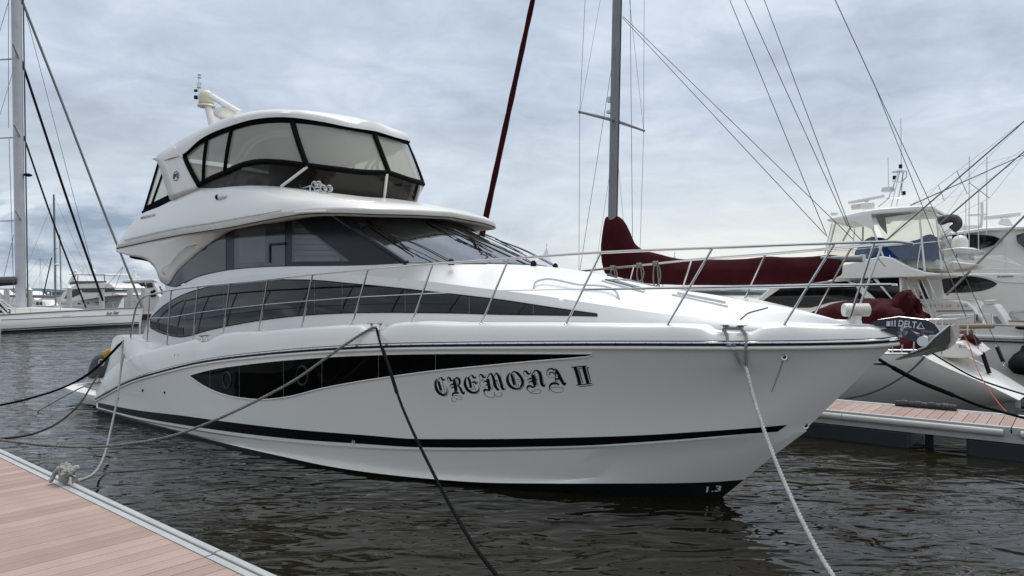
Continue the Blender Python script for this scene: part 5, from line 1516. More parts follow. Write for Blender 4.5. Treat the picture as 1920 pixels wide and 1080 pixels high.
# ------------------------------------------------------------------ sport cruiser with flybridge behind the sailing yacht
B = Frame(14.9, 21.4, 39)
sport = B.root('fishing_cruiser', 'white flybridge fishing cruiser with clear side curtains, blue bridge cover and outrigger poles', 'motor boat')
hs = cv([(-16, 0, 2.2), (-14.5, -1.1, 2.1), (-11, -2.2, 1.9), (-6, -2.35, 1.78), (-2.5, -2.3, 1.70), (2.2, -2.2, 1.68)], 40)
hb__ = cv([(-14.6, 0, 0), (-12.5, -1.0, 0), (-10, -1.8, 0), (-6, -2.05, 0), (-2.5, -2.1, 0), (2.2, -2.0, 0)], 40)
mb = MB(); rows = [[a.lerp(b, t) for a, b in zip(hs, hb__)] for t in (0, .2, .45, .7, .9, 1)]
mb.both(rows); mb.both([hb__, [Vector((p.x, p.y * .6, -.5)) for p in hb__]]); e_ = [r[-1] for r in rows]; mb.grid([e_, mirl(e_)]); mb.build('hull', GEL, sport, smooth=50)
mb = MB(); mb.tube([p + Vector((0, -0.01, -0.42)) for p in hs], 0.022, 6); o = mb.build('hull_stripe', RUBBER, sport)
mb = MB(); mb.tube([p + Vector((0, -0.005, -0.30)) for p in hs], 0.05, 6); mb.build('moulded_ledge', GEL, sport)
mb = MB(); mb.both([[p + Vector((0, 0, 0.0)) for p in hs], [p + Vector((0, 0.0, 0.03)) for p in hs], [p + Vector((0, 0.22, 0.03)) for p in hs], [p + Vector((0, 0.22, -0.02)) for p in hs]]); mb.build('covering_board', TEAK, sport, smooth=0)
mb = MB(); a_ = [p for p in hs if p.x < -4.5]; mb.grid([a_, mirl(a_)]); mb.build('foredeck', GELD, sport)
mb = MB(); mb.grid([[p + Vector((0, .3, -0.9)) for p in hs if p.x >= -4.6], [Vector((p.x, -p.y - .3, p.z - .9)) for p in hs if p.x >= -4.6]]); mb.build('cockpit_sole', TEAK, sport)
mb = MB(); cp_ = [p + Vector((0, .24, -0.02)) for p in hs if p.x >= -4.6]; mb.both([cp_, [p + Vector((0, 0, -.9)) for p in cp_]]); mb.build('cockpit_lining', GELW, sport)
# saloon house with black wrap-round window
house = [(1380, 596), (1452, 532), (1560, 526), (1690, 520), (1690, 612), (1380, 614)]
block(B, house, 1.75, -1.75, 'saloon', GEL, sport, bev=0.04)
def flat(fr, poly, s, name, m, parent, out=0.012):
    pts = [fr.p(u, v, s) + Vector((0, -out, 0)) for u, v in poly]
    mb = MB(); mb.prism(pts, (0, out * 0.8, 0)); return mb.build(name, m, parent, smooth=0)
flat(B, [(1412, 577), (1470, 536), (1588, 527), (1604, 537), (1622, 560), (1560, 566), (1520, 577)], 1.75, 'saloon_window', BLACKGL, sport)
flat(B, [(1590, 526.5), (1636, 522), (1676, 566), (1666, 572), (1644, 562), (1614, 534)], 1.75, 'side_window', BLACKGL, sport, 0.014)
flat(B, [(1644, 522), (1686, 521), (1688, 572), (1680, 568)], 1.75, 'aft_window', BLACKGL, sport, 0.014)
flat(B, [(1600, 525.6), (1637, 525), (1637, 529.5), (1600, 530)], 1.75, 'name_strip', mat('grey_strip', (0.10, 0.10, 0.10), 0.5), sport, 0.022)
# flybridge moulding with overhang
flat_poly = [(1540, 524), (1562, 518), (1574, 498), (1610, 490), (1652, 480), (1672, 483), (1706, 501), (1734, 510), (1766, 513.5), (1760, 516.5), (1728, 519), (1650, 521)]
block(B, flat_poly, 1.85, -1.85, 'flybridge_moulding', GEL, sport, bev=0.05)
block(B, [(1700, 516), (1764, 514.5), (1730, 521), (1704, 523)], 1.6, -1.6, 'overhang_lining', CREAM, sport)
# hardtop
tp_ = [(1549, 413), (1552, 409), (1580, 404), (1615, 396), (1650, 391), (1715, 386), (1748, 385), (1756, 391), (1755, 398), (1735, 395), (1634, 402), (1632, 407), (1590, 410), (1556, 416)]
block(B, tp_, 1.45, -1.45, 'hardtop', GEL, sport, bev=0.05)
flat(B, [(1590, 408), (1634, 401), (1640, 428), (1634, 430), (1600, 414), (1560, 416)], 1.46, 'hardtop_wing', GEL, sport, 0.05)
# curtain panels, posts
def curtain(poly, s, n_=6):
    pts = [B.p(u, v, s) for u, v in poly]
    mb = MB(); a, b, c, d = pts
    rows = [[(a.lerp(b, i / n_)).lerp(d.lerp(c, i / n_), j / n_) + Vector((0, 0.035 * noise.noise((i * 1.3, j * 0.9, s * 7 + poly[0][0])), 0)) for i in range(n_ + 1)] for j in range(n_ + 1)]
    mb.grid(rows); return mb.build('clear_curtain', VINYLB, sport, smooth=80)
curtain([(1560, 420), (1604, 416), (1598, 470), (1548, 472)], 1.40)
curtain([(1606, 416), (1636, 430), (1650, 462), (1600, 470)], 1.40)
curtain([(1637, 404), (1722, 398), (1728, 452), (1662, 462)], 1.42)
curtain([(1724, 398), (1753, 398), (1764, 452), (1730, 452)], 1.42)
curtain([(1664, 464), (1729, 453), (1734, 502), (1690, 490)], 1.42)
curtain([(1731, 453), (1764, 454), (1766, 508), (1736, 502)], 1.42)
curtain([(1548, 474), (1650, 464), (1640, 478), (1576, 496)], 1.40)
ca, cb, cc, cd = B.p(1754, 398, 1.4), B.p(1766, 508, 1.4), B.p(1766, 508, 1.4), B.p(1754, 398, 1.4)
cb_, ca_ = Vector((cb.x, 1.4, cb.z)), Vector((ca.x, 1.4, ca.z))
mb = MB(); mb.add([ca, cb, cb_, ca_], [(0, 1, 2, 3)]); mb.build('clear_curtain', VINYLB, sport, smooth=0)
for (u0, v0, u1, v1, r_) in ((1723, 397, 1734, 508, 0.03), (1604, 414, 1598, 476, 0.02), (1636, 428, 1663, 500, 0.03), (1560, 418, 1546, 476, 0.018), (1650, 462, 1766, 452, 0.018), (1754, 397, 1766, 506, 0.022), (1548, 473, 1650, 463, 0.012), (1717, 520, 1726, 460, 0.014), (1668, 478, 1678, 545, 0.014)):
    line_px(B, ((u0, v0, 1.43), (u1, v1, 1.43)), r_, 'curtain_post', GEL, sport)
for (u0, v0, u1, v1) in ((1567, 416, 1552, 474), (1580, 452, 1596, 424), (1618, 425, 1617, 478)):
    line_px(B, ((u0, v0, 0.6), (u1, v1, 0.6)), 0.03, 'bridge_post', GELW, sport)
# blue cover over the bridge seats, grey lining
def lumpB(prof, s0, s1, name, m, seed, amp=0.06):
    rows = []; tv = vtab([(p[0], p[1]) for p in prof]); bv_ = vtab([(p[0], p[2]) for p in prof])
    for i in range(30):
        u = prof[0][0] + (prof[-1][0] - prof[0][0]) * i / 29; a, b = B.p(u, tv(u), s0), B.p(u, bv_(u), s0); sm = (s0 + s1) / 2; row = []
        for k in range(15):
            th = math.pi * k / 14; f_ = amp * noise.noise((u * 0.07 + seed, k * 0.5, seed)); e = math.sin(th) ** 0.4 if 0 < k < 14 else 0
            row.append(Vector((a.x + f_, -(sm + (s0 - sm) * math.cos(th)) - f_, b.z + (a.z - b.z) * e + f_ * (1 if 0 < k < 14 else 0))))
        rows.append(row)
    mb = MB(); mb.grid(rows); mb.add(rows[0], [tuple(range(15))]); mb.add(rows[-1], [tuple(range(15))]); return mb.build(name, m, sport, smooth=70)
lumpB([(1602, 466, 482), (1614, 447, 484), (1628, 441, 486), (1642, 443, 486), (1660, 456, 486), (1690, 452, 486), (1716, 445, 486), (1728, 438, 486), (1745, 440, 488), (1750, 458, 488)], 1.1, -0.9, 'bridge_cover', BLUECL, 2.0)
lumpB([(1692, 490, 500), (1720, 478, 502), (1742, 478, 504), (1760, 492, 504)], 0.9, -0.9, 'white_seats', GELW, 5.0)
flat(B, [(1640, 404), (1722, 399), (1660, 408), (1664, 440), (1650, 424)], 1.0, 'ceiling_lining', mat('grey_lining', (0.12, 0.12, 0.13), 0.8), sport)
# ladder, rods and rod rack between cockpit and bridge
for (u0, v0, u1, v1, r_) in ((1697, 520, 1724, 596, 0.022), (1716, 520, 1748, 596, 0.022), (1680, 521, 1700, 560, 0.016), (1726, 521, 1756, 592, 0.016), (1704, 521, 1738, 596, 0.012), (1738, 520, 1762, 575, 0.014)):
    line_px(B, ((u0, v0, 1.2), (u1, v1, 1.2)), r_, 'bridge_ladder' if r_ == 0.022 else 'cockpit_pole', STEEL, sport)
for k in range(6):
    a, b = (1700 + k * 4.4, 530 + k * 11.5), (1719 + k * 5, 530 + k * 11.5)
    line_px(B, ((*a, 1.2), (*b, 1.2)), 0.014, 'ladder_rung', STEEL, sport)
# hardtop equipment: open radar, searchlight, arch with aerials
mb = MB(); a, b = B.p(1591, 380, 0.4), B.p(1658, 367.5, 0.4); d_ = b - a; mb.tube([a, b], 0.055, 8); mb.build('radar_array', GELW, sport)
mb = MB(); mb.box(B.p(1626, 386, 0.4), (0.4, 0.3, 0.2)); mb.lathe(B.p(1625, 381, 0.4), [(0.06, -0.05), (0.05, 0.12)], 10); mb.build('radar_gearbox', GELW, sport, bev=0.04)
mb = MB(); mb.tube([B.p(1597, 389, 0.4), B.p(1613, 387, 0.4)], 0.09, 12); mb.build('searchlight', IVORY, sport)
mb = MB(); mb.box(B.p(1565, 401, 0.6), (0.22, 0.16, 0.10)); mb.build('camera_dome', GELW, sport, bev=0.03)
for l in ([(1647, 388, 0.5), (1666, 372, 0.5), (1682, 330, 0.4), (1686, 318, 0.3)], [(1671, 387, 0.5), (1685, 330, 0.3), (1688, 318, 0.2)], [(1681, 386, -0.2), (1690, 345, 0.0), (1694, 320, 0.1)], [(1690, 370, 0), (1693, 320, 0)], [(1662, 372, 0.3), (1688, 372, 0.1), (1696, 362, 0)], [(1672, 340, 0.3), (1696, 342, 0)], [(1700, 320, 0), (1699, 332, 0), (1690, 342, 0)]):
    line_px(B, l, 0.018, 'aerial_arch', STEEL, sport)
mb = MB(); mb.lathe(B.p(1685, 322, 0.2), [(0, -0.02), (0.2, -0.01), (0.22, 0.01), (0, 0.05)], 16); mb.build('arch_plate', GELW, sport)
mb = MB(); mb.lathe(B.p(1665, 359, 0.3), [(0, 0), (0.19, 0), (0.2, 0.06), (0.17, 0.13), (0, 0.14)], 16); mb.build('small_radar', GELW, sport)
for (u, v0, v1, s) in ((1666, 355, 295, 0.3), (1690, 320, 222, 0.0)):
    line_px(B, ((u, v0, s), (u - 1, v1, s)), 0.012, 'aerial', GELW, sport)
for (u, v) in ((1677, 333), (1695, 362), (1688.5, 312)):
    mb = MB(); mb.box(B.p(u, v, 0.1), (0.09, 0.08, 0.12)); mb.build('arch_lamp', RUBBER, sport)
# outriggers
for (u0, v0, s0, u1, v1, s1, r_) in ((1660, 452, 1.5, 1960, 193, 2.8, 0.026), (1707, 385, -1.3, 1960, 272, -3.2, 0.026), (1762, 420, 1.2, 1960, 250, 1.0, 0.026)):
    a, b = B.p(u0, v0, s0), B.p(u1, v1, s1); b = a + (b - a) * 1.5
    mb = MB(); mb.tube([a, b], lambda t: r_ * (1 - 0.55 * t), 7); o = mb.build('outrigger_pole', MASTALU, sport)
    t = 0.26; c = a.lerp(b, t); d_ = (b - a).normalized(); up_ = Vector((0.5, 0.2, 0.9)); pv = d_.cross(up_).normalized().cross(d_) * -1
    mb = MB(); mb.tube([c - pv * 0.42, c + pv * 0.42], 0.012, 5); mb.tube([c - pv * 0.42, a + (b - a) * 0.6], 0.004, 4); mb.tube([c + pv * 0.42, a + (b - a) * 0.6], 0.004, 4); mb.tube([c - pv * 0.42, a], 0.004, 4); mb.tube([c + pv * 0.42, a], 0.004, 4); mb.build('outrigger_spreader', MASTALU, sport)
# rolled grey awning on the aft frame
mb = MB(); aw = [B.p(1760, 417, 0.2), B.p(1778, 410, 0.2), B.p(1792, 411, 0.2), B.p(1796, 420, 0.2), B.p(1785, 431, 0.2)]
mb.tube(cv(aw, 20), 0.13, 12); mb.build('rolled_awning', GREYCL, sport)
for (u0, v0, u1, v1) in ((1764, 440, 1788, 424), (1764, 444, 1790, 428), (1760, 425, 1775, 462), (1788, 425, 1798, 444)): line_px(B, ((u0, v0, 0.2), (u1, v1, 0.2)), 0.014, 'awning_frame', STEEL, sport)
# black fender on the quarter and swim step
bf = B.root('round_fender', 'large black teardrop fender hanging on the quarter of the fishing cruiser', 'fender')
c = B.p(1912, 665, 2.42)
mb = MB(); mb.lathe(c + Vector((0.1, 0, -0.55)), [(0, 0), (0.25, 0.05), (0.36, 0.2), (0.36, 0.36), (0.24, 0.55), (0.1, 0.66), (0.05, 0.8), (0, 0.8)], 20); mb.tube([c + Vector((0.1, 0, 0.25)), c + Vector((0.1, 0.1, 0.78))], 0.012, 6); mb.ell(c + Vector((0.05, 0.05, 0.72)), (0.16, 0.08, 0.05)); mb.build('fender_body', RUBBER, bf)
# ------------------------------------------------------------------ motor yacht with lettered stern block
C = Frame(17.6, 22.6, 39)
pres = C.root('stern_lettered_yacht', 'cream motor yacht with PRESTIGE 560 lettered on its stern, between two larger white boats', 'motor yacht')
block(C, [(1600, 556), (1742, 561), (1800, 563), (1815, 566), (1828, 578), (1846, 607), (1850, 680), (1600, 680)], 1.9, -1.6, 'stern_block', GEL, pres, bev=0.06)
flat(C, [(1755, 582), (1824, 581), (1826, 584), (1756, 585)], 1.9, 'stern_groove', mat('groove_grey', (0.3, 0.3, 0.3), 0.6), pres, 0.01)
a, b, c_ = C.p(1730, 575.5, 1.92), C.p(1814, 575.5, 1.92), C.p(1730, 571.2, 1.92)
CHRL = mat('chrome_letters', (0.22, 0.22, 0.22), 0.4)
for k_, ch in enumerate('PRESTIGE 560'):
    if ch == ' ': continue
    pos = a.lerp(b, k_ / 11.6)
    text_mb(ch, pos, (b - a) * (0.018 if ch == 'I' else 0.05), c_ - a, bold=0.01).build('letter', CHRL, pres, smooth=0)
block(C, [(1842, 563), (1866, 562), (1862, 571), (1845, 572)], 1.2, 0.6, 'cockpit_table', GELW, pres, bev=0.03)
block(C, [(1840, 572), (1866, 571), (1880, 590), (1890, 608), (1892, 650), (1838, 650)], 1.2, -0.6, 'sunpad_base', GELW, pres, bev=0.05)
flat(C, [(1862, 594), (1870, 593), (1880, 607), (1868, 607)], 1.2, 'sunpad_panel', mat('blue_grey_pad', (0.2, 0.22, 0.26), 0.7), pres, 0.02)
block(C, [(1700, 498), (1765, 488), (1790, 490), (1832, 495), (1818, 502), (1775, 508), (1700, 512)], 1.6, -1.2, 'flybridge', GEL, pres, bev=0.05)
block(C, [(1764, 468), (1800, 463), (1828, 465), (1834, 468), (1826, 473), (1815, 475), (1768, 474)], 1.3, -1.0, 'hardtop', GEL, pres, bev=0.05)
block(C, [(1792, 474), (1816, 474), (1816, 486), (1806, 487), (1792, 482)], 0.9, -0.6, 'support_pillar', STEEL, pres)
block(C, [(1660, 508), (1738, 506), (1748, 562), (1660, 562)], 1.4, -1.2, 'saloon', GELW, pres)
flat(C, [(1676, 520), (1728, 519), (1742, 560), (1676, 560)], 1.4, 'saloon_window', BLACKGL, pres)  # dark panel added for the shaded cockpit interior behind the ladder
mb = MB(); mb.lathe(C.p(1800, 463, 0.6), [(0.24, -0.05), (0.25, 0.08), (0.24, 0.2), (0.17, 0.33), (0.06, 0.39), (0, 0.4)], 20); mb.build('satellite_dome', GEL, pres)
line_px(C, ((1780, 497, 1.4), (1788, 490, 1.4)), 0.012, 'flag_staff', STEEL, pres)
for (u, v0, v1) in ((1811, 463, 375), (1808, 465, 420)): line_px(C, ((u, v0, 0.2), (u, v1, 0.2)), 0.012, 'aerial', GELW, pres)
# ------------------------------------------------------------------ big white convertible at the right
Dv = Frame(19.6, 26.6, 39)
conv = Dv.root('convertible_yacht', 'tall white motor yacht with two black almond shaped side windows at the right edge', 'motor yacht')
block(Dv, [(1640, 690), (1640, 600), (1690, 545), (1760, 520), (1830, 512), (1960, 512), (1990, 560), (1990, 690)], 2.2, -2.2, 'hull_and_house', GEL, conv, bev=0.06)
block(Dv, [(1700, 514), (1760, 500), (1800, 480), (1880, 478), (1930, 505), (1980, 520), (1980, 526), (1700, 526)], 1.9, -1.9, 'bridge_deck', GEL, conv, bev=0.06)
block(Dv, [(1740, 486), (1772, 442), (1830, 430), (1880, 428), (1960, 425), (1970, 440), (1960, 520), (1740, 500)], 1.7, -1.7, 'enclosed_bridge', GEL, conv, bev=0.06)
block(Dv, [(1760, 441), (1776, 437), (1840, 427), (1900, 424), (1985, 422), (1985, 429), (1850, 433), (1770, 445)], 1.85, -1.85, 'bridge_roof', GEL, conv, bev=0.04)
def leaf(u0, u1, top, bot, n=24):
    t, b = vtab(top), vtab(bot)
    return [(u0 + (u1 - u0) * k / n, t(u0 + (u1 - u0) * k / n)) for k in range(n + 1)] + [(u1 - (u1 - u0) * k / n, b(u1 - (u1 - u0) * k / n)) for k in range(1, n)]
flat(Dv, leaf(1735, 1870, [(1735, 526), (1760, 519), (1790, 518), (1825, 518.5), (1850, 523), (1864, 528), (1870, 532)], [(1735, 527), (1757, 548), (1790, 549), (1820, 548), (1850, 543), (1866, 536), (1870, 532.5)]), 2.2, 'saloon_window', BLACKGL, conv)
flat(Dv, leaf(1748, 1881, [(1748, 455), (1775, 443), (1810, 440.5), (1845, 441), (1866, 444), (1881, 450)], [(1748, 470), (1790, 469), (1840, 467), (1862, 461), (1876, 454), (1881, 450.5)]), 1.7, 'bridge_window', BLACKGL, conv, 0.19)
flat(Dv, [(1906, 442), (1918, 438), (1960, 438), (1960, 470), (1925, 468), (1908, 455)], 1.7, 'aft_window', PANE, conv, 0.19)
mb = MB()
for tr_ in ([(1818, 483.5), (1850, 484), (1880, 490), (1925, 502)], [(1808, 506), (1830, 503.5), (1870, 505), (1930, 506)], [(1735, 518), (1765, 514), (1810, 515), (1850, 519), (1875, 527), (1925, 530)]):
    mb.tube(cv([Dv.p(u, v, 2.22) for u, v in tr_], 24), 0.022, 6)
mb.build('moulded_line', GEL, conv)
a, b, c_ = Dv.p(1876, 518.5, 2.22), Dv.p(1900, 518, 2.22), Dv.p(1876, 515.5, 2.22)
mb = MB(); mb.tube([a.lerp(b, -0.25), a.lerp(b, -0.05)], 0.03, 5); mb.tube([a, b], 0.02, 5); mb.build('maker_mark', mat('mark_grey', (0.2, 0.2, 0.25), 0.5), conv)
mb = MB(); mb.lathe(Dv.p(1811, 434, 0.5), [(0, -0.1), (0.42, -0.08), (0.45, 0.05), (0.42, 0.2), (0, 0.24)], 20); mb.build('radar', GELW, conv)
line_px(Dv, ((1838, 432, 0.5), (1841, 410, 0.5), (1841, 380, 0.5)), 0.05, 'light_mast', GELW, conv, curve=True)
mb = MB(); mb.lathe(Dv.p(1832, 405, 0.5), [(0, 0), (0.3, 0.02), (0.32, 0.06), (0, 0.1)], 14); mb.build('dish', GELW, conv)
mb = MB(); mb.tube([Dv.p(1845, 409, 0), Dv.p(1914, 401, 0)], 0.09, 8); mb.build('radar_array', GELW, conv)
block(Dv, [(1870, 420), (1878, 408), (1890, 408), (1900, 424)], 0.3, -0.3, 'radar_pedestal', GELW, conv, bev=0.05)
for (u, v0, v1) in ((1817, 470, 294), (1850, 440, 294), (1834.5, 520, 355), (1886, 560, 455)): line_px(Dv, ((u, v0, 1.9), (u + (0.5 if u != 1886 else -2), v1, 1.9)), 0.017, 'aerial', GELW, conv)
for (u0, v0, s0, u1, v1, s1) in ((1775, 553, 2.4, 1960, 365, 4.2),):
    a, b = Dv.p(u0, v0, s0), Dv.p(u1, v1, s1); mb = MB(); mb.tube([a, a + (b - a) * 1.6], lambda t: 0.045 * (1 - .5 * t), 8); mb.build('outrigger_pole', MASTALU, conv)
for l in ([(1892, 618, 2.3), (1892, 592, 2.3), (1895, 585, 2.3), (1960, 583, 2.3)], [(1892, 605, 2.3), (1960, 606, 2.3)], [(1890, 590, 2.3), (1925, 606, 2.3)]):
    line_px(Dv, l, 0.03, 'quarter_rail', STEEL, conv)

# marquee peaks on the quay far beyond
for u, v, w_ in ((1025, 459, 30), (1265, 474, 26)):
    t = 150.0; X = (u - UC) / F * t; z = EYE - (v - HZ) / F * t; hw = w_ / F * t
    tm = Frame(X, t, 20).root('marquee_tent', 'pointed white marquee top %s' % ('seen above the yacht windscreen foot' if u < 1100 else 'seen above the maroon sail cover'), 'tent')
    mb = MB(); rows = []
    for k, f_ in enumerate((0.02, 0.12, 0.3, 0.6, 1.0)):
        rows.append([(sx * hw * f_, sy * hw * f_, z - 0.2 - (z - 7.2) * (f_ ** 0.62)) for sx, sy in ((-1, -1), (1, -1), (1, 1), (-1, 1))])
    mb.grid(rows, close=True); mb.build('roof', mat('tent_white', (0.75, 0.76, 0.8), 0.7), tm, smooth=30)
    mb = MB(); mb.tube([(0, 0, z - 0.5), (0, 0, z + 0.2)], 0.06, 6)
    for sx, sy in ((-1, -1), (1, -1), (1, 1), (-1, 1)): mb.tube([(sx * hw * .98, sy * hw * .98, 0), (sx * hw * .98, sy * hw * .98, 7.4)], 0.08, 6)
    mb.build('tent_frame', ALU, tm)

# ------------------------------------------------------------------ left background: sailing yacht Sun Star
T = Frame(-29.0, 56.2, -59.3)
star = T.root('sailing_yacht', 'long white sailing yacht with blue stripes and the name Sun Star on its bow', 'sailing yacht')
def hbt(x): return lerp_tab(catmull([(-24, 1.7), (-19, 2.35), (-14, 2.2), (-10.6, 1.82), (-6, 1.15), (-3, 0.62), (0, 0.06), (0.6, 0.0)], 6), x)
sh = cv([T.p(268.5, 577.3, 0)] + [T.p(u, v, hbt) for u, v in ((262, 577.8), (230, 579), (200, 580.5), (150, 583), (100, 585.8), (50, 588.5), (0, 591.5))] + [Vector((-16, -hbt(-16), 1.22)), Vector((-22, -2.0, 1.25))], 50)
wb = cv([T.p(263.5, 611.5, 0)] + [T.p(u, v, lambda x: hbt(x - .5) * .96) for u, v in ((255, 611.8), (200, 614.5), (150, 617), (100, 619.6), (50, 622.5), (0, 625))] + [Vector((-16, -hbt(-16), 0)), Vector((-22, -1.9, 0))], 50)
rows = [[a.lerp(b, t) + Vector((0, -0.10 * math.sin(math.pi * t) * min(1, j / 10), 0)) for j, (a, b) in enumerate(zip(sh, wb))] for t in (0, .1, .25, .4, .55, .7, .85, 1)]
mb = MB(); mb.grid(rows); st_bvh = mb.bvh(); mb.grid([mirl(r) for r in rows]); mb.build('hull', GEL, star, smooth=60)
mb = MB(); mb.both([[p + Vector((0, -0.02, 0.30)) for p in wb], [p + Vector((0, 0.0, -0.3)) for p in wb]]); 
dk = MB(); dk.grid([sh, [Vector((p.x, 0, p.z + 0.05)) for p in sh], mirl(sh)]); dk.build('deck', GELD, star)
def strip(top, bot, m, name):
    mb = MB(); n = 40; r = []
    for f_ in (top, bot): r.append([T.cast(2 + 258 * i / n, f_(2 + 258 * i / n), st_bvh, 0.02) for i in range(n + 1)])
    mb.grid(r); return mb.build(name, m, star)
wv = vtab([(0, 625), (50, 622.5), (100, 619.6), (150, 617), (200, 614.5), (264, 611.5)])
strip(lambda u: wv(u) - 5.0, lambda u: wv(u) - 0.3, ANTIF, 'hull_bottom')
strip(lambda u: wv(u) - 8.2, lambda u: wv(u) - 6.2, BLUEST, 'boot_stripe')
strip(lambda u: wv(u) - 25.5 + u * 0.012, lambda u: wv(u) - 24.4 + u * 0.012, BLUEST, 'cove_stripe')
q = [T.cast(u, v, st_bvh, 0.03) for u, v in ((199, 590.5), (223.5, 588.5), (199.3, 584.5))]
text_mb('Sun Star', q[0], q[1] - q[0], q[2] - q[0], shear=0.35, bold=0.02).build('name_lettering', mat('blue_letters', (0.02, 0.04, 0.14), 0.4), star, smooth=0)
flat_ = [T.cast(u, v, st_bvh, 0.02) for u, v in ((117, 590), (132, 589.3), (132, 592), (117, 592.6))]
mb = MB(); mb.add(flat_, [(0, 1, 2, 3)]); mb.build('hull_patch', GELW, star, smooth=0)
mb = MB(); mb.tube([p + Vector((0, 0, 0.04)) for p in sh], 0.05, 6); mb.build('toe_rail', MASTALU, star)
mb = MB(); cr_ = [T.p(20, 580, 0.9), T.p(60, 578, 0.9), T.p(120, 580, 0.7), T.p(160, 581.5, 0.4)]
mb.grid([[p + Vector((0, 0, -0.35)) for p in cr_], cr_, [Vector((p.x, 0, p.z + 0.1)) for p in cr_], mirl(cr_), mirl([p + Vector((0, 0, -0.35)) for p in cr_])]); mb.build('coachroof', GEL, star)
g0, g1_ = T.p(39.5, 585, 0), T.p(30.5, 0, 0); g2_ = g1_ + (g1_ - g0) * 0.22
rows = []
for t in range(9):
    c = g0.lerp(g2_, t / 8); rows.append([c + Vector((0.32 * math.cos(k * math.pi / 8), 0.22 * math.sin(k * math.pi / 8), 0)) for k in range(16)])
mb = MB(); mb.grid(rows, close=True); mb.build('mast', MASTWH, star)
mb = MB(); mb.tube([g0 + Vector((0.36, -0.15, 0)), g2_ + Vector((0.36, -0.15, 0))], 0.05, 6); mb.build('mast_track', WIRE, star)
for (v, ln) in ((110, 3.4), (257, 3.4), (413, 3.4)):
    t = (T.p(33, v, 0).z - g0.z) / (g2_.z - g0.z); c = g0.lerp(g2_, t)
    mb = MB()
    mb.tube([c, c + Vector((-0.9, ln * 0.7, 0.0))], lambda k: 0.07 - 0.03 * k, 6); mb.tube([c + Vector((0.05, -0.1, 0.0)), c + Vector((-0.9, -ln * 0.4, 0.55))], lambda k: 0.09 - 0.04 * k, 6); mb.build('spreader', MASTWH, star)
for l, r_, m_, nm in (([(40, 113, 0), (62, 180, 0), (135, 400, 0), (193, 564, 0)], 0.085, RUBBER, 'furled_staysail'), ([(44, 255, 0), (94, 400, 0), (161, 577, 0)], 0.06, RUBBER, 'furled_staysail'), ([(40, -2, 0), (112, 181, 0), (196, 400, 0), (261, 562, 0), (266, 575, 0)], 0.085, mat('furled_grey', (0.26, 0.26, 0.25), 0.8), 'furled_genoa')):
    line_px(T, l, r_, nm, m_, star, 8, curve=True)
for l in (((16, -5, 0.8), (16, 240, 1.2)), ((17, 0, 0), (-10, 90, -1)), ((34, 0, 0), (36, 570, -0.8)), ((27, 125, 0.3), (0, 215, 2.2)), ((42, 0, 0), (90, 185, 0), (178, 520, 0)), ((26, 440, 0.3), (7, 520, 1.5)), ((44, 470, -.5), (47, 580, -0.6)), ((17, 260, 1.5), (26, 560, 1.6)), ((231, 500, -0.2), (170, 570, -0.2)), ((231, 500, -0.2), (205, 568, -.2))):
    line_px(T, l, 0.018, 'rigging_wire', WIRE, star, 4)
lr = T.p(52, 328, 0.3); mb = MB(); mb.ell(lr, (0.28, 0.2, 0.12)); mb.tube([lr, T.p(40, 328, 0)], 0.05, 5); mb.build('mast_lamp', RUBBER, star)
mb = MB(); a, b = T.p(-30, 527, 0), T.p(28, 525.5, 0); mb.tube([a, a.lerp(b, .5), b], 0.26, 12); mb.build('boom_cover', GREYCL, star)
mb = MB(); a, b = T.p(-30, 533, 0), T.p(28, 529, 0); mb.tube([a, b], 0.2, 10); mb.build('boom', RUBBER, star)
mb = MB()
for u0, v0, u1, v1 in ((-6, 560, 10, 577), (10, 577, 16, 584), (3, 562, 26, 580), (-6, 572, 12, 588)): mb.tube([T.p(u0, v0, 1.2), T.p(u1, v1, 1.2)], 0.06, 6)
mb.build('dodger_frame', GEL, star)
mb = MB(); mb.add([T.p(-6, 565, 1.1), T.p(6, 572, 1.1), T.p(14, 584, 1.1), T.p(-6, 588, 1.1)], [(0, 1, 2, 3)]); mb.build('dodger_window', BLACKGL, star, smooth=0)
for u in (29, 57, 113, 212):
    z0 = 577.5 + (268 - u) * 0.052
    line_px(T, ((u, z0 + 1, lambda x: hbt(x) - .1), (u, z0 - 13, lambda x: hbt(x) - .1)), 0.022, 'stanchion', STEEL, star, 5)
line_px(T, [(u, 577.5 + (268 - u) * 0.052 - 13, lambda x: max(0, hbt(x) - .1)) for u in (0, 57, 113, 170, 212, 255)], 0.012, 'lifeline', WIRE, star, 4)

# ------------------------------------------------------------------ motor yachts moored in the distance on the left
def far_yacht(fr, label, name, parts):
    r = fr.root(name, label, 'motor yacht')
    for kind, poly, s0, s1, m_, nm in parts:
        if kind == 'b': block(fr, poly, s0, s1, nm, m_, r, bev=0.05)
        elif kind == 'f': flat(fr, poly, s0, nm, m_, r, 0.05)
    return r
A1 = Frame((165 - UC) / F * 92, 92, 24)
q1 = A1.root('motor_yacht', 'white motor yacht with raked flybridge arch and dark wrap window behind the Sun Star bow', 'motor yacht')
def hb1(x): return lerp_tab(catmull([(-8, 2.4), (-3, 2.5), (0, 2.2), (2.5, 1.4), (4.6, 0.3), (5.0, 0.02)], 6), x)
s_ = cv([A1.p(u, v, hb1) for u, v in ((94, 568), (130, 565), (180, 556), (215, 553), (229, 552))] + [A1.p(232.5, 551.5, 0)], 30)
b_l = cv([A1.p(u, v, lambda x: hb1(x + .8) * .9) for u, v in ((94, 583), (130, 584), (180, 584), (200, 583))] + [A1.p(219, 582, 0)], 30)
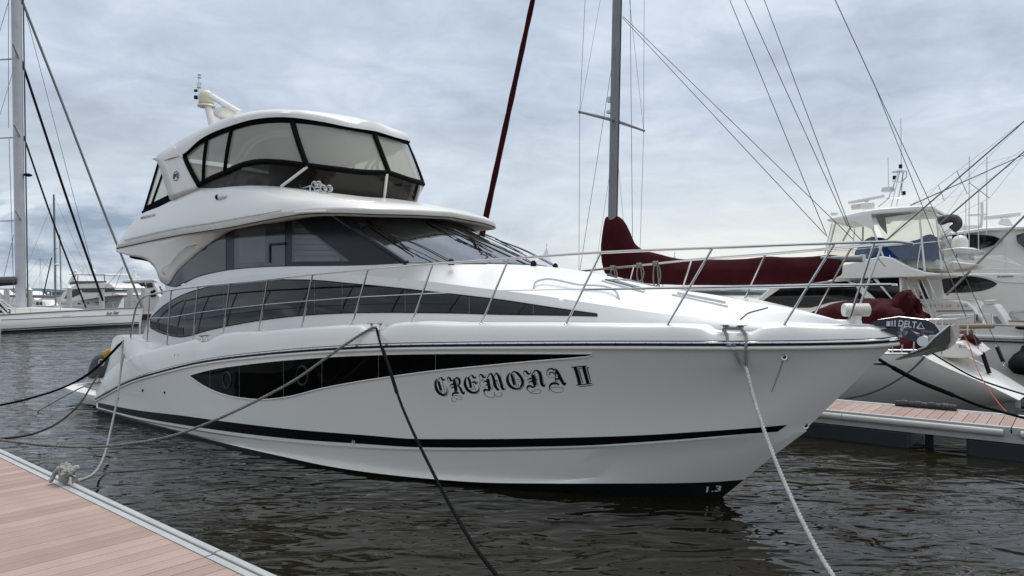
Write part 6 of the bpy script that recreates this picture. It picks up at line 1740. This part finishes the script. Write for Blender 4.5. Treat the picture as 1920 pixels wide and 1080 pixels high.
mb = MB(); mb.both([[a.lerp(b, t) for a, b in zip(s_, b_l)] for t in (0, .3, .6, 1)]); mb.grid([[s_[0], b_l[0]], [mir(s_[0]), mir(b_l[0])]]); mb.grid([s_, mirl(s_)]); mb.build('hull', GEL, q1, smooth=50)
far_parts = [('b', [(110, 566), (118, 548), (128, 543), (190, 543), (212, 547), (224, 553), (190, 557), (150, 564)], 1.9, -1.9, GEL, 'saloon'),
    ('f', [(121, 560), (128, 548), (140, 543), (150, 541), (150, 552), (135, 558)], 1.9, 0, BLACKGL, 'side_window'),
    ('f', [(152, 541), (185, 540), (213, 541), (221, 546), (190, 548), (155, 548)], 1.95, 0, BLACKGL, 'wrap_window'),
    ('b', [(110, 542), (135, 537), (150, 531), (205, 531), (216, 540), (152, 541), (130, 543)], 2.0, -2.0, GEL, 'flybridge'),
    ('f', [(131, 530), (140, 527), (200, 527), (200, 530), (150, 532), (132, 534)], 2.02, 0, mat('fly_screen', (0.10, 0.08, 0.07), 0.3), 'fly_screen'),
    ('b', [(128, 515), (133, 513), (150, 513), (195, 513), (198, 515), (188, 516), (140, 516)], 1.8, -1.8, GEL, 'hardtop'),
    ('b', [(126, 533), (135, 516), (141, 516), (133, 532)], 1.8, 1.6, GEL, 'arch_leg'), ('b', [(126, 533), (135, 516), (141, 516), (133, 532)], -1.6, -1.8, GEL, 'arch_leg'),
    ('f', [(146, 568), (150, 568), (152, 571), (147, 571)], 2.35, 0, BLACKGL, 'porthole'), ('f', [(163, 567), (167, 567), (169, 570), (164, 570)], 2.3, 0, BLACKGL, 'porthole'),
    ('f', [(178, 567), (204, 565), (200, 568.5), (182, 570)], 1.9, 0, BLACKGL, 'hull_window')]
for kind, poly, s0, s1, m_, nm in far_parts:
    if kind == 'b': block(A1, poly, s0, s1, nm, m_, q1, bev=0.05)
    else: flat(A1, poly, s0, nm, m_, q1, 0.06)
mb = MB(); mb.tube([A1.p(195, 516, 1.6), A1.p(197, 530, 1.6)], 0.05, 5); mb.tube([A1.p(146, 516, 1.6), A1.p(145, 530, 1.6)], 0.05, 5); mb.build('hardtop_post', RUBBER, q1)
for u in (141, 176):
    mb = MB(); mb.ell(A1.p(u, 509, 0), (0.24, 0.24, 0.26), 12, 8); mb.build('satellite_dome', GEL, q1)
mb = MB(); mb.tube([A1.p(157, 513, 0), A1.p(155, 499, 0)], 0.07, 6); mb.box(A1.p(155, 508, 0), (0.9, 0.12, 0.08)); mb.box(A1.p(158.5, 504, 0), (0.25, 0.2, 0.25)); mb.build('light_mast', GEL, q1)
A2 = Frame((262 - UC) / F * 98, 98, -20)
q2 = A2.root('motor_yacht', 'white motor yacht with four square front windows by the large yacht stern rail', 'motor yacht')
for kind, poly, s0, s1, m_, nm in (('b', [(232, 552), (236, 548), (290, 547), (300, 556), (298, 584), (232, 584)], 2.0, -2.0, GEL, 'hull'), ('b', [(230, 541), (232, 528), (240, 524), (286, 524), (296, 545), (296, 552), (232, 552)], 1.7, -1.7, GEL, 'pilothouse'),
    ('b', [(228, 530), (232, 525), (287, 523), (291, 527)], 1.9, -1.9, GEL, 'roof')):
    block(A2, poly, s0, s1, nm, m_, q2, bev=0.06)
for a in (232, 247, 259, 273):
    flat(A2, [(a + 1, 531), (a + 12, 530), (a + 15, 538), (a + 3, 540)], 1.75, 'front_window', BLACKGL, q2, 0.08)
mb = MB(); mb.lathe(A2.p(252, 522, 0), [(0.3, 0), (0.3, 0.3), (0.2, 0.5), (0.25, 0.8), (0.22, 1.2), (0, 1.3)], 12); mb.tube([A2.p(243, 520, 0), A2.p(262, 520, 0)], 0.1, 6); mb.tube([A2.p(251, 512, 0), A2.p(251, 508, 0)], 0.06, 5); mb.build('radar_mast', GEL, q2)
mb = MB()
for u, v in ((285, 548), (289, 546), (285, 554), (290, 553)): mb.ell(A2.p(u, v, 2.2), (0.2, 0.2, 0.25), 8, 6)
mb.build('fender_rack', RUBBER, q2)
# small craft in the gap, one builder, each placed on its own
def small_boat(u, v, d, deg, sc, label):
    fr = Frame((u - UC) / F * d, d, deg)
    r = fr.root('small_cruiser', label, 'boat', 'small white cruisers moored in the distance')
    o = [(-3, 0), (-3, 1.1), (0.5, 1.1), (2.4, 0.6), (3.2, 0)]
    a = [Vector((x * sc, -s * sc, 1.0 * sc)) for x, s in o]; b = [Vector((x * sc * .93, -s * sc * .85, 0)) for x, s in o]
    mb = MB(); mb.both([a, b]); mb.grid([a, mirl(a)]); mb.build('hull', GEL, r)
    mb = MB(); mb.prism([Vector((x * sc, -0.85 * sc, z * sc)) for x, z in ((-2, 1.0), (1.4, 1.0), (0.5, 1.8), (-0.2, 2.2), (-2.2, 2.2), (-2, 2.05))], (0, 1.7 * sc, 0)); mb.build('cabin', GEL, r, smooth=0)
    mb = MB()
    for x0, x1 in ((-1.8, -1.0), (-0.9, -0.1)): mb.prism([Vector((x * sc, -0.87 * sc, z * sc)) for x, z in ((x0, 1.45), (x1, 1.45), (x1 - .1, 1.95), (x0, 1.95))], (0, 0.01, 0))
    mb.build('side_window', BLACKGL, r, smooth=0)
    mb = MB(); mb.tube([Vector((-1 * sc, 0, 2.2 * sc)), Vector((-1 * sc, 0, 3.0 * sc))], 0.04 * sc, 5); mb.build('aerial', GELW, r)
for a in ((66, 560, 105, 20, 1.3, 'small white cruiser with tall cabin just right of the Sun Star mast'), (80, 573, 88, 150, 0.95, 'low small white cruiser between the Sun Star mast and the raked flybridge yacht'), (92, 572, 84, 30, 0.8, 'smallest white cruiser nearest the stern of the raked flybridge yacht'),
          (8, 556, 110, 10, 1.4, 'small white cruiser at the far left edge under the grey boom cover'), (22, 560, 96, 160, 1.0, 'small white cruiser left of the Sun Star mast foot')):
    small_boat(*a)
# mooring piles with conical caps
PILES = [(8, 553, 580, 9, 0, 74, 'white pile at the far left edge of the far pontoon'), (12.5, 541, 580, 9, 0, 76, 'white pile just left of the Sun Star mast'), (56, 540, 582, 8.5, 1, 76, 'white pile just right of the Sun Star mast'), (130, 537, 582, 8.5, 1, 74, 'white pile with pointed cap left of the dark furled stays'), (191, 542, 582, 9, 0, 74, 'white flat topped pile between the two furled black stays'),
         (243.5, 540, 582, 9.5, 0, 78, 'thick white flat topped pile in front of the bow-on motor yacht'), (268.5, 537, 580, 8, 1, 78, 'white pile with pointed cap nearest the large yacht stern'), (90.5, 548, 562, 5, 1, 150, 'short distant white pile with pointed cap left of the raked flybridge yacht')]
pg = 'white mooring piles along the far pontoon'
for u, v0, v1, w_, cap, d, lab in PILES:
    fr = Frame((u - UC) / F * d, d, 0); r = fr.root('mooring_pile', lab, 'pile', pg)
    zt = EYE - (v0 - HZ) / F * d; rad = w_ / F * d / 2
    mb = MB(); mb.lathe((0, 0, 0), [(rad, -1), (rad, zt - (rad if cap else 0)), (0, zt - (rad if cap else 0))], 16); mb.build('shaft', CONC, r)
    if cap: mb = MB(); mb.lathe((0, 0, zt - rad), [(rad * 1.08, 0), (rad * 1.08, 0.08), (0.02, rad * 1.1)], 16); mb.build('cap', GEL, r)
# bare masts of yachts further off
HULLS = [(104.5, 365, 84, 1, 'distant sailing yacht with tall bare mast and cross trees left of the raked flybridge yacht'), (77, 482, 95, 0, 'distant sailing yacht with short dark raked mast'), (115, 440, 100, 0, 'distant sailing yacht with thin pale mast behind the raked flybridge yacht')]
for u, v, d, sp_, lab in HULLS:
    fr = Frame((u - UC) / F * d, d, -40); r = fr.root('distant_sailing_yacht', lab, 'sailing yacht', 'sailing yachts far off behind the piles')
    zt = EYE - (v - HZ) / F * d
    mb = MB(); o = [(-4.5, 0.0), (-4.4, 1.1), (0, 1.5), (3.5, 0.7), (5, 0)]; a = [Vector((x, -s, 1.1)) for x, s in o]; b = [Vector((x * .9, -s * .8, 0)) for x, s in o]
    mb.both([a, b]); mb.grid([a, mirl(a)]); mb.build('hull', GEL, r)
    mb = MB(); lean = 1.2 if 'dark' in lab else 0.2
    mb.tube([Vector((0, 0, 1)), Vector((0 + (lean if lean > 1 else -lean), 0, zt))], 0.10 if sp_ else 0.07, 8); mb.build('mast', RUBBER if lean > 1 else MASTALU, r)
    if sp_:
        for zz_ in (0.55,):
            mb = MB(); mb.tube([Vector((0, -1.5, zt * zz_)), Vector((0, 1.5, zt * zz_))], 0.04, 5); mb.build('spreader', MASTALU, r)
        mb = MB(); mb.ell((0.1, 0, zt * 0.42), (0.3, 0.3, 0.12), 10, 6); mb.build('radar', GELW, r)
    mb = MB()
    for e_ in ((-4.4, 0), (4.9, 0), (0, -1.4), (0, 1.4)): mb.tube([Vector((e_[0], e_[1], 1.1)), Vector((-0.1, 0, zt * 0.97))], 0.012, 4)
    mb.tube([Vector((-0.2, 0, 2.1)), Vector((-3.6, 0, 2.2))], 0.14, 8); mb.build('rigging_wire', WIRE, r)
far_p = Frame(-36, 73, 0); fp = far_p.root('far_pontoon', 'low timber pontoon with white piles behind the Sun Star', 'dock')
mb = MB(); mb.box((0, 0, 0.45), (60, 2.4, 0.12)); mb.build('deck', TEAK, fp, smooth=0); mb = MB(); mb.box((0, 0, 0.15), (59.8, 2.2, 0.5)); mb.build('float', FLOATM, fp, smooth=0)
n2_ = Frame(-28.0, 61, -30); fp2 = n2_.root('timber_jetty', 'short brown timber jetty glimpsed past the bow of the Sun Star', 'dock')
mb = MB(); mb.box((2, 0, 0.62), (6, 1.6, 0.14)); mb.build('deck', mat('sandy_timber', (0.34, 0.26, 0.16), 0.8, var=0.3), fp2, smooth=0); mb = MB(); mb.box((2, 0, 0.25), (5.8, 1.4, 0.6)); mb.build('float', FLOATM, fp2, smooth=0)
bl_ = Frame((298 - UC) / F * 2500, 2500, 0).root('tower_block', 'tiny hazy tower block on the far shore beside the large yacht pillar', 'building')
mb = MB(); mb.box((0, 0, 12), (12, 10, 26)); mb.box((8, 0, 8), (6, 10, 16)); mb.build('wall', mat('hazy_wall', (0.16, 0.18, 0.2), 0.9), bl_, smooth=0)  # haze is mixed into the wall colour itself

# ------------------------------------------------------------------ mooring lines
def rope_pts(pts, A, Bp, n=80):
    """a hanging line lies in the upright plane through its two ends"""
    ax, ay = A[0], A[1]; dx, dy = Bp[0] - ax, Bp[1] - ay; nx, ny = -dy, dx; out = []
    for u, v in pts:
        kx = (u - UC) / F; t = (nx * ax + ny * ay) / (nx * kx + ny)
        out.append(Vector((kx * t, t, EYE - (v - HZ) / F * t)))
    return cv(out, n)
def gpt(u, v, z):
    t = (EYE - z) * F / (v - HZ); return Vector(((u - UC) / F * t, t, z))
W_ = Y.world
mid_c = W_(cl_mid[0].lerp(cl_mid[1], .5)); bow_c = W_(cl_bow[0].lerp(cl_bow[1], .5))
def rope_obj(mb, name, m, label, extra=None):
    o = mb.build(name, m, smooth=60); tag(o, label, 'rope'); return o
l = rope_pts([(706, 614), (696, 616), (680, 625), (661, 637), (605, 676), (560, 708), (480, 752), (400, 789), (330, 815), (250, 831), (160, 838), (80, 834), (0, 825), (-30, 821)], mid_c, (-7.6, 10.2))
rope_obj(strand_rope(l, 0.020, 0.16), 'mooring_line', ROPEG, 'grey twisted rope sagging from the midship cleat of the large yacht to the left')
l = rope_pts([(706, 616), (712, 640), (718, 660), (734, 700), (746, 740), (768, 795), (800, 862), (850, 958), (890, 1025), (936, 1085), (985, 1150)], mid_c, gpt(1010, 1190, 0.5))
mb = strand_rope(l, 0.0165, 0.12)
mb.tube(rope_pts([(718, 655), (733, 700), (744, 736)], mid_c, gpt(1010, 1190, 0.5), 12), 0.023, 8)
rope_obj(mb, 'mooring_line', ROPEK, 'black rope running from the midship cleat down past the bottom edge')
endb = gpt(1660, 1210, 0.5)
l = rope_pts([(1399, 690), (1413, 745), (1441, 830), (1471, 905), (1503, 975), (1540, 1045), (1572, 1095), (1610, 1150)], bow_c, endb)
mb = strand_rope(l, 0.0195, 0.13)
def over_hull(pts):
    out = []
    for u, v in pts:
        c = [h for h in (Y.cast(u, v, gbv, 0.028), Y.cast(u, v, hull_bvh, 0.035)) if h is not None]
        out.append(Y.world(min(c, key=lambda h: h.y)))
    return out
join_ = [Vector(l[0])]
pa = [Y.world(cl_bow[0] + Vector((0, -0.03, -0.02))), *over_hull([(1361, 627), (1366, 638), (1373, 650), (1381, 664), (1390, 679)]), *join_]
pb = [Y.world(cl_bow[1] + Vector((0, -0.03, -0.02))), *over_hull([(1397, 628), (1398, 640), (1398.5, 655), (1398.5, 670), (1399, 682)]), *join_]
for p_ in (pa, pb):
    m2_ = strand_rope(cv(p_, 30), 0.018, 0.12); mb.add(m2_.v, m2_.f)
mb.tube([Y.world(cl_bow[0] + Vector((0, 0, -0.01))), Y.world(cl_bow[1] + Vector((0, 0, -0.01)))], 0.022, 8)
rope_obj(mb, 'mooring_line', ROPEW, 'pale braided rope hanging from the bow cleat down to the lower right')
stern_c = Y.world(Y.p(234, 636, 2.18))
kn_p = gpt(138, 903, 0.57)
l = rope_pts([(231, 638), (226, 700), (218, 758), (209, 800), (200, 840), (190, 868), (176, 888), (158, 898), (146, 902)], stern_c, kn_p)
mb = strand_rope(l, 0.019, 0.14)
l2 = rope_pts([(236, 638), (231, 672), (226, 700)], stern_c, kn_p, 20); m2_ = strand_rope(l2, 0.016, 0.14); mb.add(m2_.v, m2_.f)
rope_obj(mb, 'mooring_line', ROPEW, 'white rope hanging from the stern quarter down to the knot on the dock')
l = rope_pts([(234, 636), (225, 645), (208, 663), (190, 681), (162, 704), (120, 726), (60, 746), (0, 760), (-40, 767)], stern_c, (-9.6, 12.2))
mb = strand_rope(l, 0.020, 0.13); mb.tube([l[k] for k in range(4, 34)], 0.027, 8)
rope_obj(mb, 'mooring_line', ROPEK, 'black rope from the stern quarter leading out to the left edge above the water')
pc = Y.world(Y.p(179, 708, 1.9)); we = gpt(70, 772, 0.0)
l = rope_pts([(178, 716), (150, 728), (112, 748), (70, 771.5)], pc, we, 40)
rope_obj(strand_rope(l, 0.016, 0.12), 'mooring_line', ROPEG, 'wet grey rope from the swim platform dipping into the water')
l = rope_pts([(184, 704), (172, 722), (155, 750), (132, 775), (105, 795), (60, 814), (0, 823), (-25, 826)], Y.world(Y.p(184, 704, 2.1)), (-7.35, 10.1))
rope_obj(strand_rope(l, 0.018, 0.12), 'mooring_line', mat('rope_brown', (0.06, 0.05, 0.045), 0.9, var=0.5, vscale=10), 'dark brown rope from the swim platform sagging to the dock at the left edge')
# heap of rope knotted round the dock cleat
kc = gpt(124, 904, 0.52)
knot = Frame(kc.x, kc.y, 39); KZ = Vector((0, 0, 0.52)); kr = knot.root('rope_knot', 'lumpy grey rope knot tied round the cleat on the dock edge', 'knot'); kr.location.z = 0.52
rn = random.Random(3); pts = []
for i in range(26):
    a = i * 2.15; r_ = 0.085 + 0.03 * math.sin(i * 1.7)
    pts.append(Vector((r_ * 1.15 * math.cos(a) + 0.01 * rn.uniform(-1, 1), r_ * 0.8 * math.sin(a * 0.93), 0.085 + 0.07 * math.sin(a * 1.31 + 0.6) + 0.004 * i * 0.4)))
strand_rope(cv(pts, 220), 0.026, 0.09).build('rope_coil', ROPEW, kr, smooth=60)
strand_rope(cv([Vector((-0.07, -0.04, 0.16)), Vector((-0.10, -0.07, 0.11)), Vector((-0.11, -0.10, 0.04)), Vector((-0.09, -0.13, 0.02))], 40), 0.026, 0.09).build('rope_tail', ROPEW, kr, smooth=60)
mb = MB(); mb.tube([Vector((-0.18, 0.01, 0.09)), Vector((0.26, 0.01, 0.09))], 0.018, 8); mb.lathe((-0.04, 0.01, 0.0), [(0.03, 0), (0.02, 0.09)], 8); mb.lathe((0.1, 0.01, 0.0), [(0.03, 0), (0.02, 0.09)], 8); mb.build('dock_cleat', STEEL, kr)
# lines round the finger dock on the right
a0, a1 = S.world(S.p(1735, 662, 1.8)), RD.world(RD.p(1580, 748, -1.6))
l = rope_pts([(1738, 663), (1728, 675), (1705, 697), (1670, 720), (1630, 738), (1583, 748)], a0, gpt(1583, 748.5, 0.5))
rope_obj(strand_rope(l, 0.02, 0.14), 'mooring_line', ROPEB, 'navy rope curving from the maroon covered yacht down to the finger dock')
l = rope_pts([(1746, 661), (1775, 679), (1830, 709), (1880, 727), (1935, 744)], S.world(S.p(1746, 661, 1.8)), gpt(1960, 752, 0.5))
rope_obj(strand_rope(l, 0.018, 0.14), 'mooring_line', ROPEK, 'black rope crossing the transom of the maroon covered yacht to the right edge')
l = rope_pts([(1640, 668), (1650, 675), (1690, 698), (1715, 711), (1780, 738), (1840, 762), (1880, 773), (1935, 788)], Y.world(Vector((1.6, 0.5, 2.0))), gpt(1960, 800, 0.5))
mb = strand_rope(l, 0.02, 0.14); mb.tube(l[8:36], 0.03, 8)
rope_obj(mb, 'mooring_line', ROPEK, 'thick black rope from the large yacht bow across to the finger dock')
l = rope_pts([(1808, 628), (1818, 650), (1832, 690), (1850, 725), (1868, 750), (1891, 778)], S.world(S.p(1808, 628, 0.4)), gpt(1891, 778, 0.51))
mb = MB(); mb.tube(l, 0.009, 6); rope_obj(mb, 'thin_line', ROPER, 'thin orange line from the maroon covered yacht down to the finger dock')

# hanks of line tied to the far bow rail
def proj(v):
    w = Y.world(v); return UC + F * w.x / w.y
far_rail = mirl(full)
for u, drop, lab in ((1153, 0.24, 'grey rope hank on the far bow rail nearest the foredeck hatch'), (1198, 0.26, 'middle grey rope hank of the three on the far bow rail'), (1231, 0.36, 'longest grey rope hank on the far bow rail nearest the bow')):
    p = min(far_rail, key=lambda q: abs(proj(q) - u))
    fr = Frame(*Y.world(p).xy, 39); r = fr.root('rope_hank', lab, 'rope', 'rope hanks tied to the far bow rail'); r.location.z = p.z
    mb = MB()
    for k in range(3):
        mb.tube([Vector((0.03 * k - 0.05, 0.032 * math.cos(a * math.pi / 6), 0.032 * math.sin(a * math.pi / 6))) for a in range(13)], 0.014, 6)
    lp = [Vector((-0.04, 0, 0)), Vector((-0.07, 0.02, -drop * 0.5)), Vector((-0.03, 0.01, -drop)), Vector((0.03, 0, -drop * 0.9)), Vector((0.06, 0.01, -drop * 0.4)), Vector((0.02, 0, 0)), Vector((0.05, 0, -drop * 1.2))]
    mb2 = strand_rope(cv(lp, 40), 0.012, 0.08); mb.add(mb2.v, mb2.f)
    mb.build('hank', ROPEG, r, smooth=60)
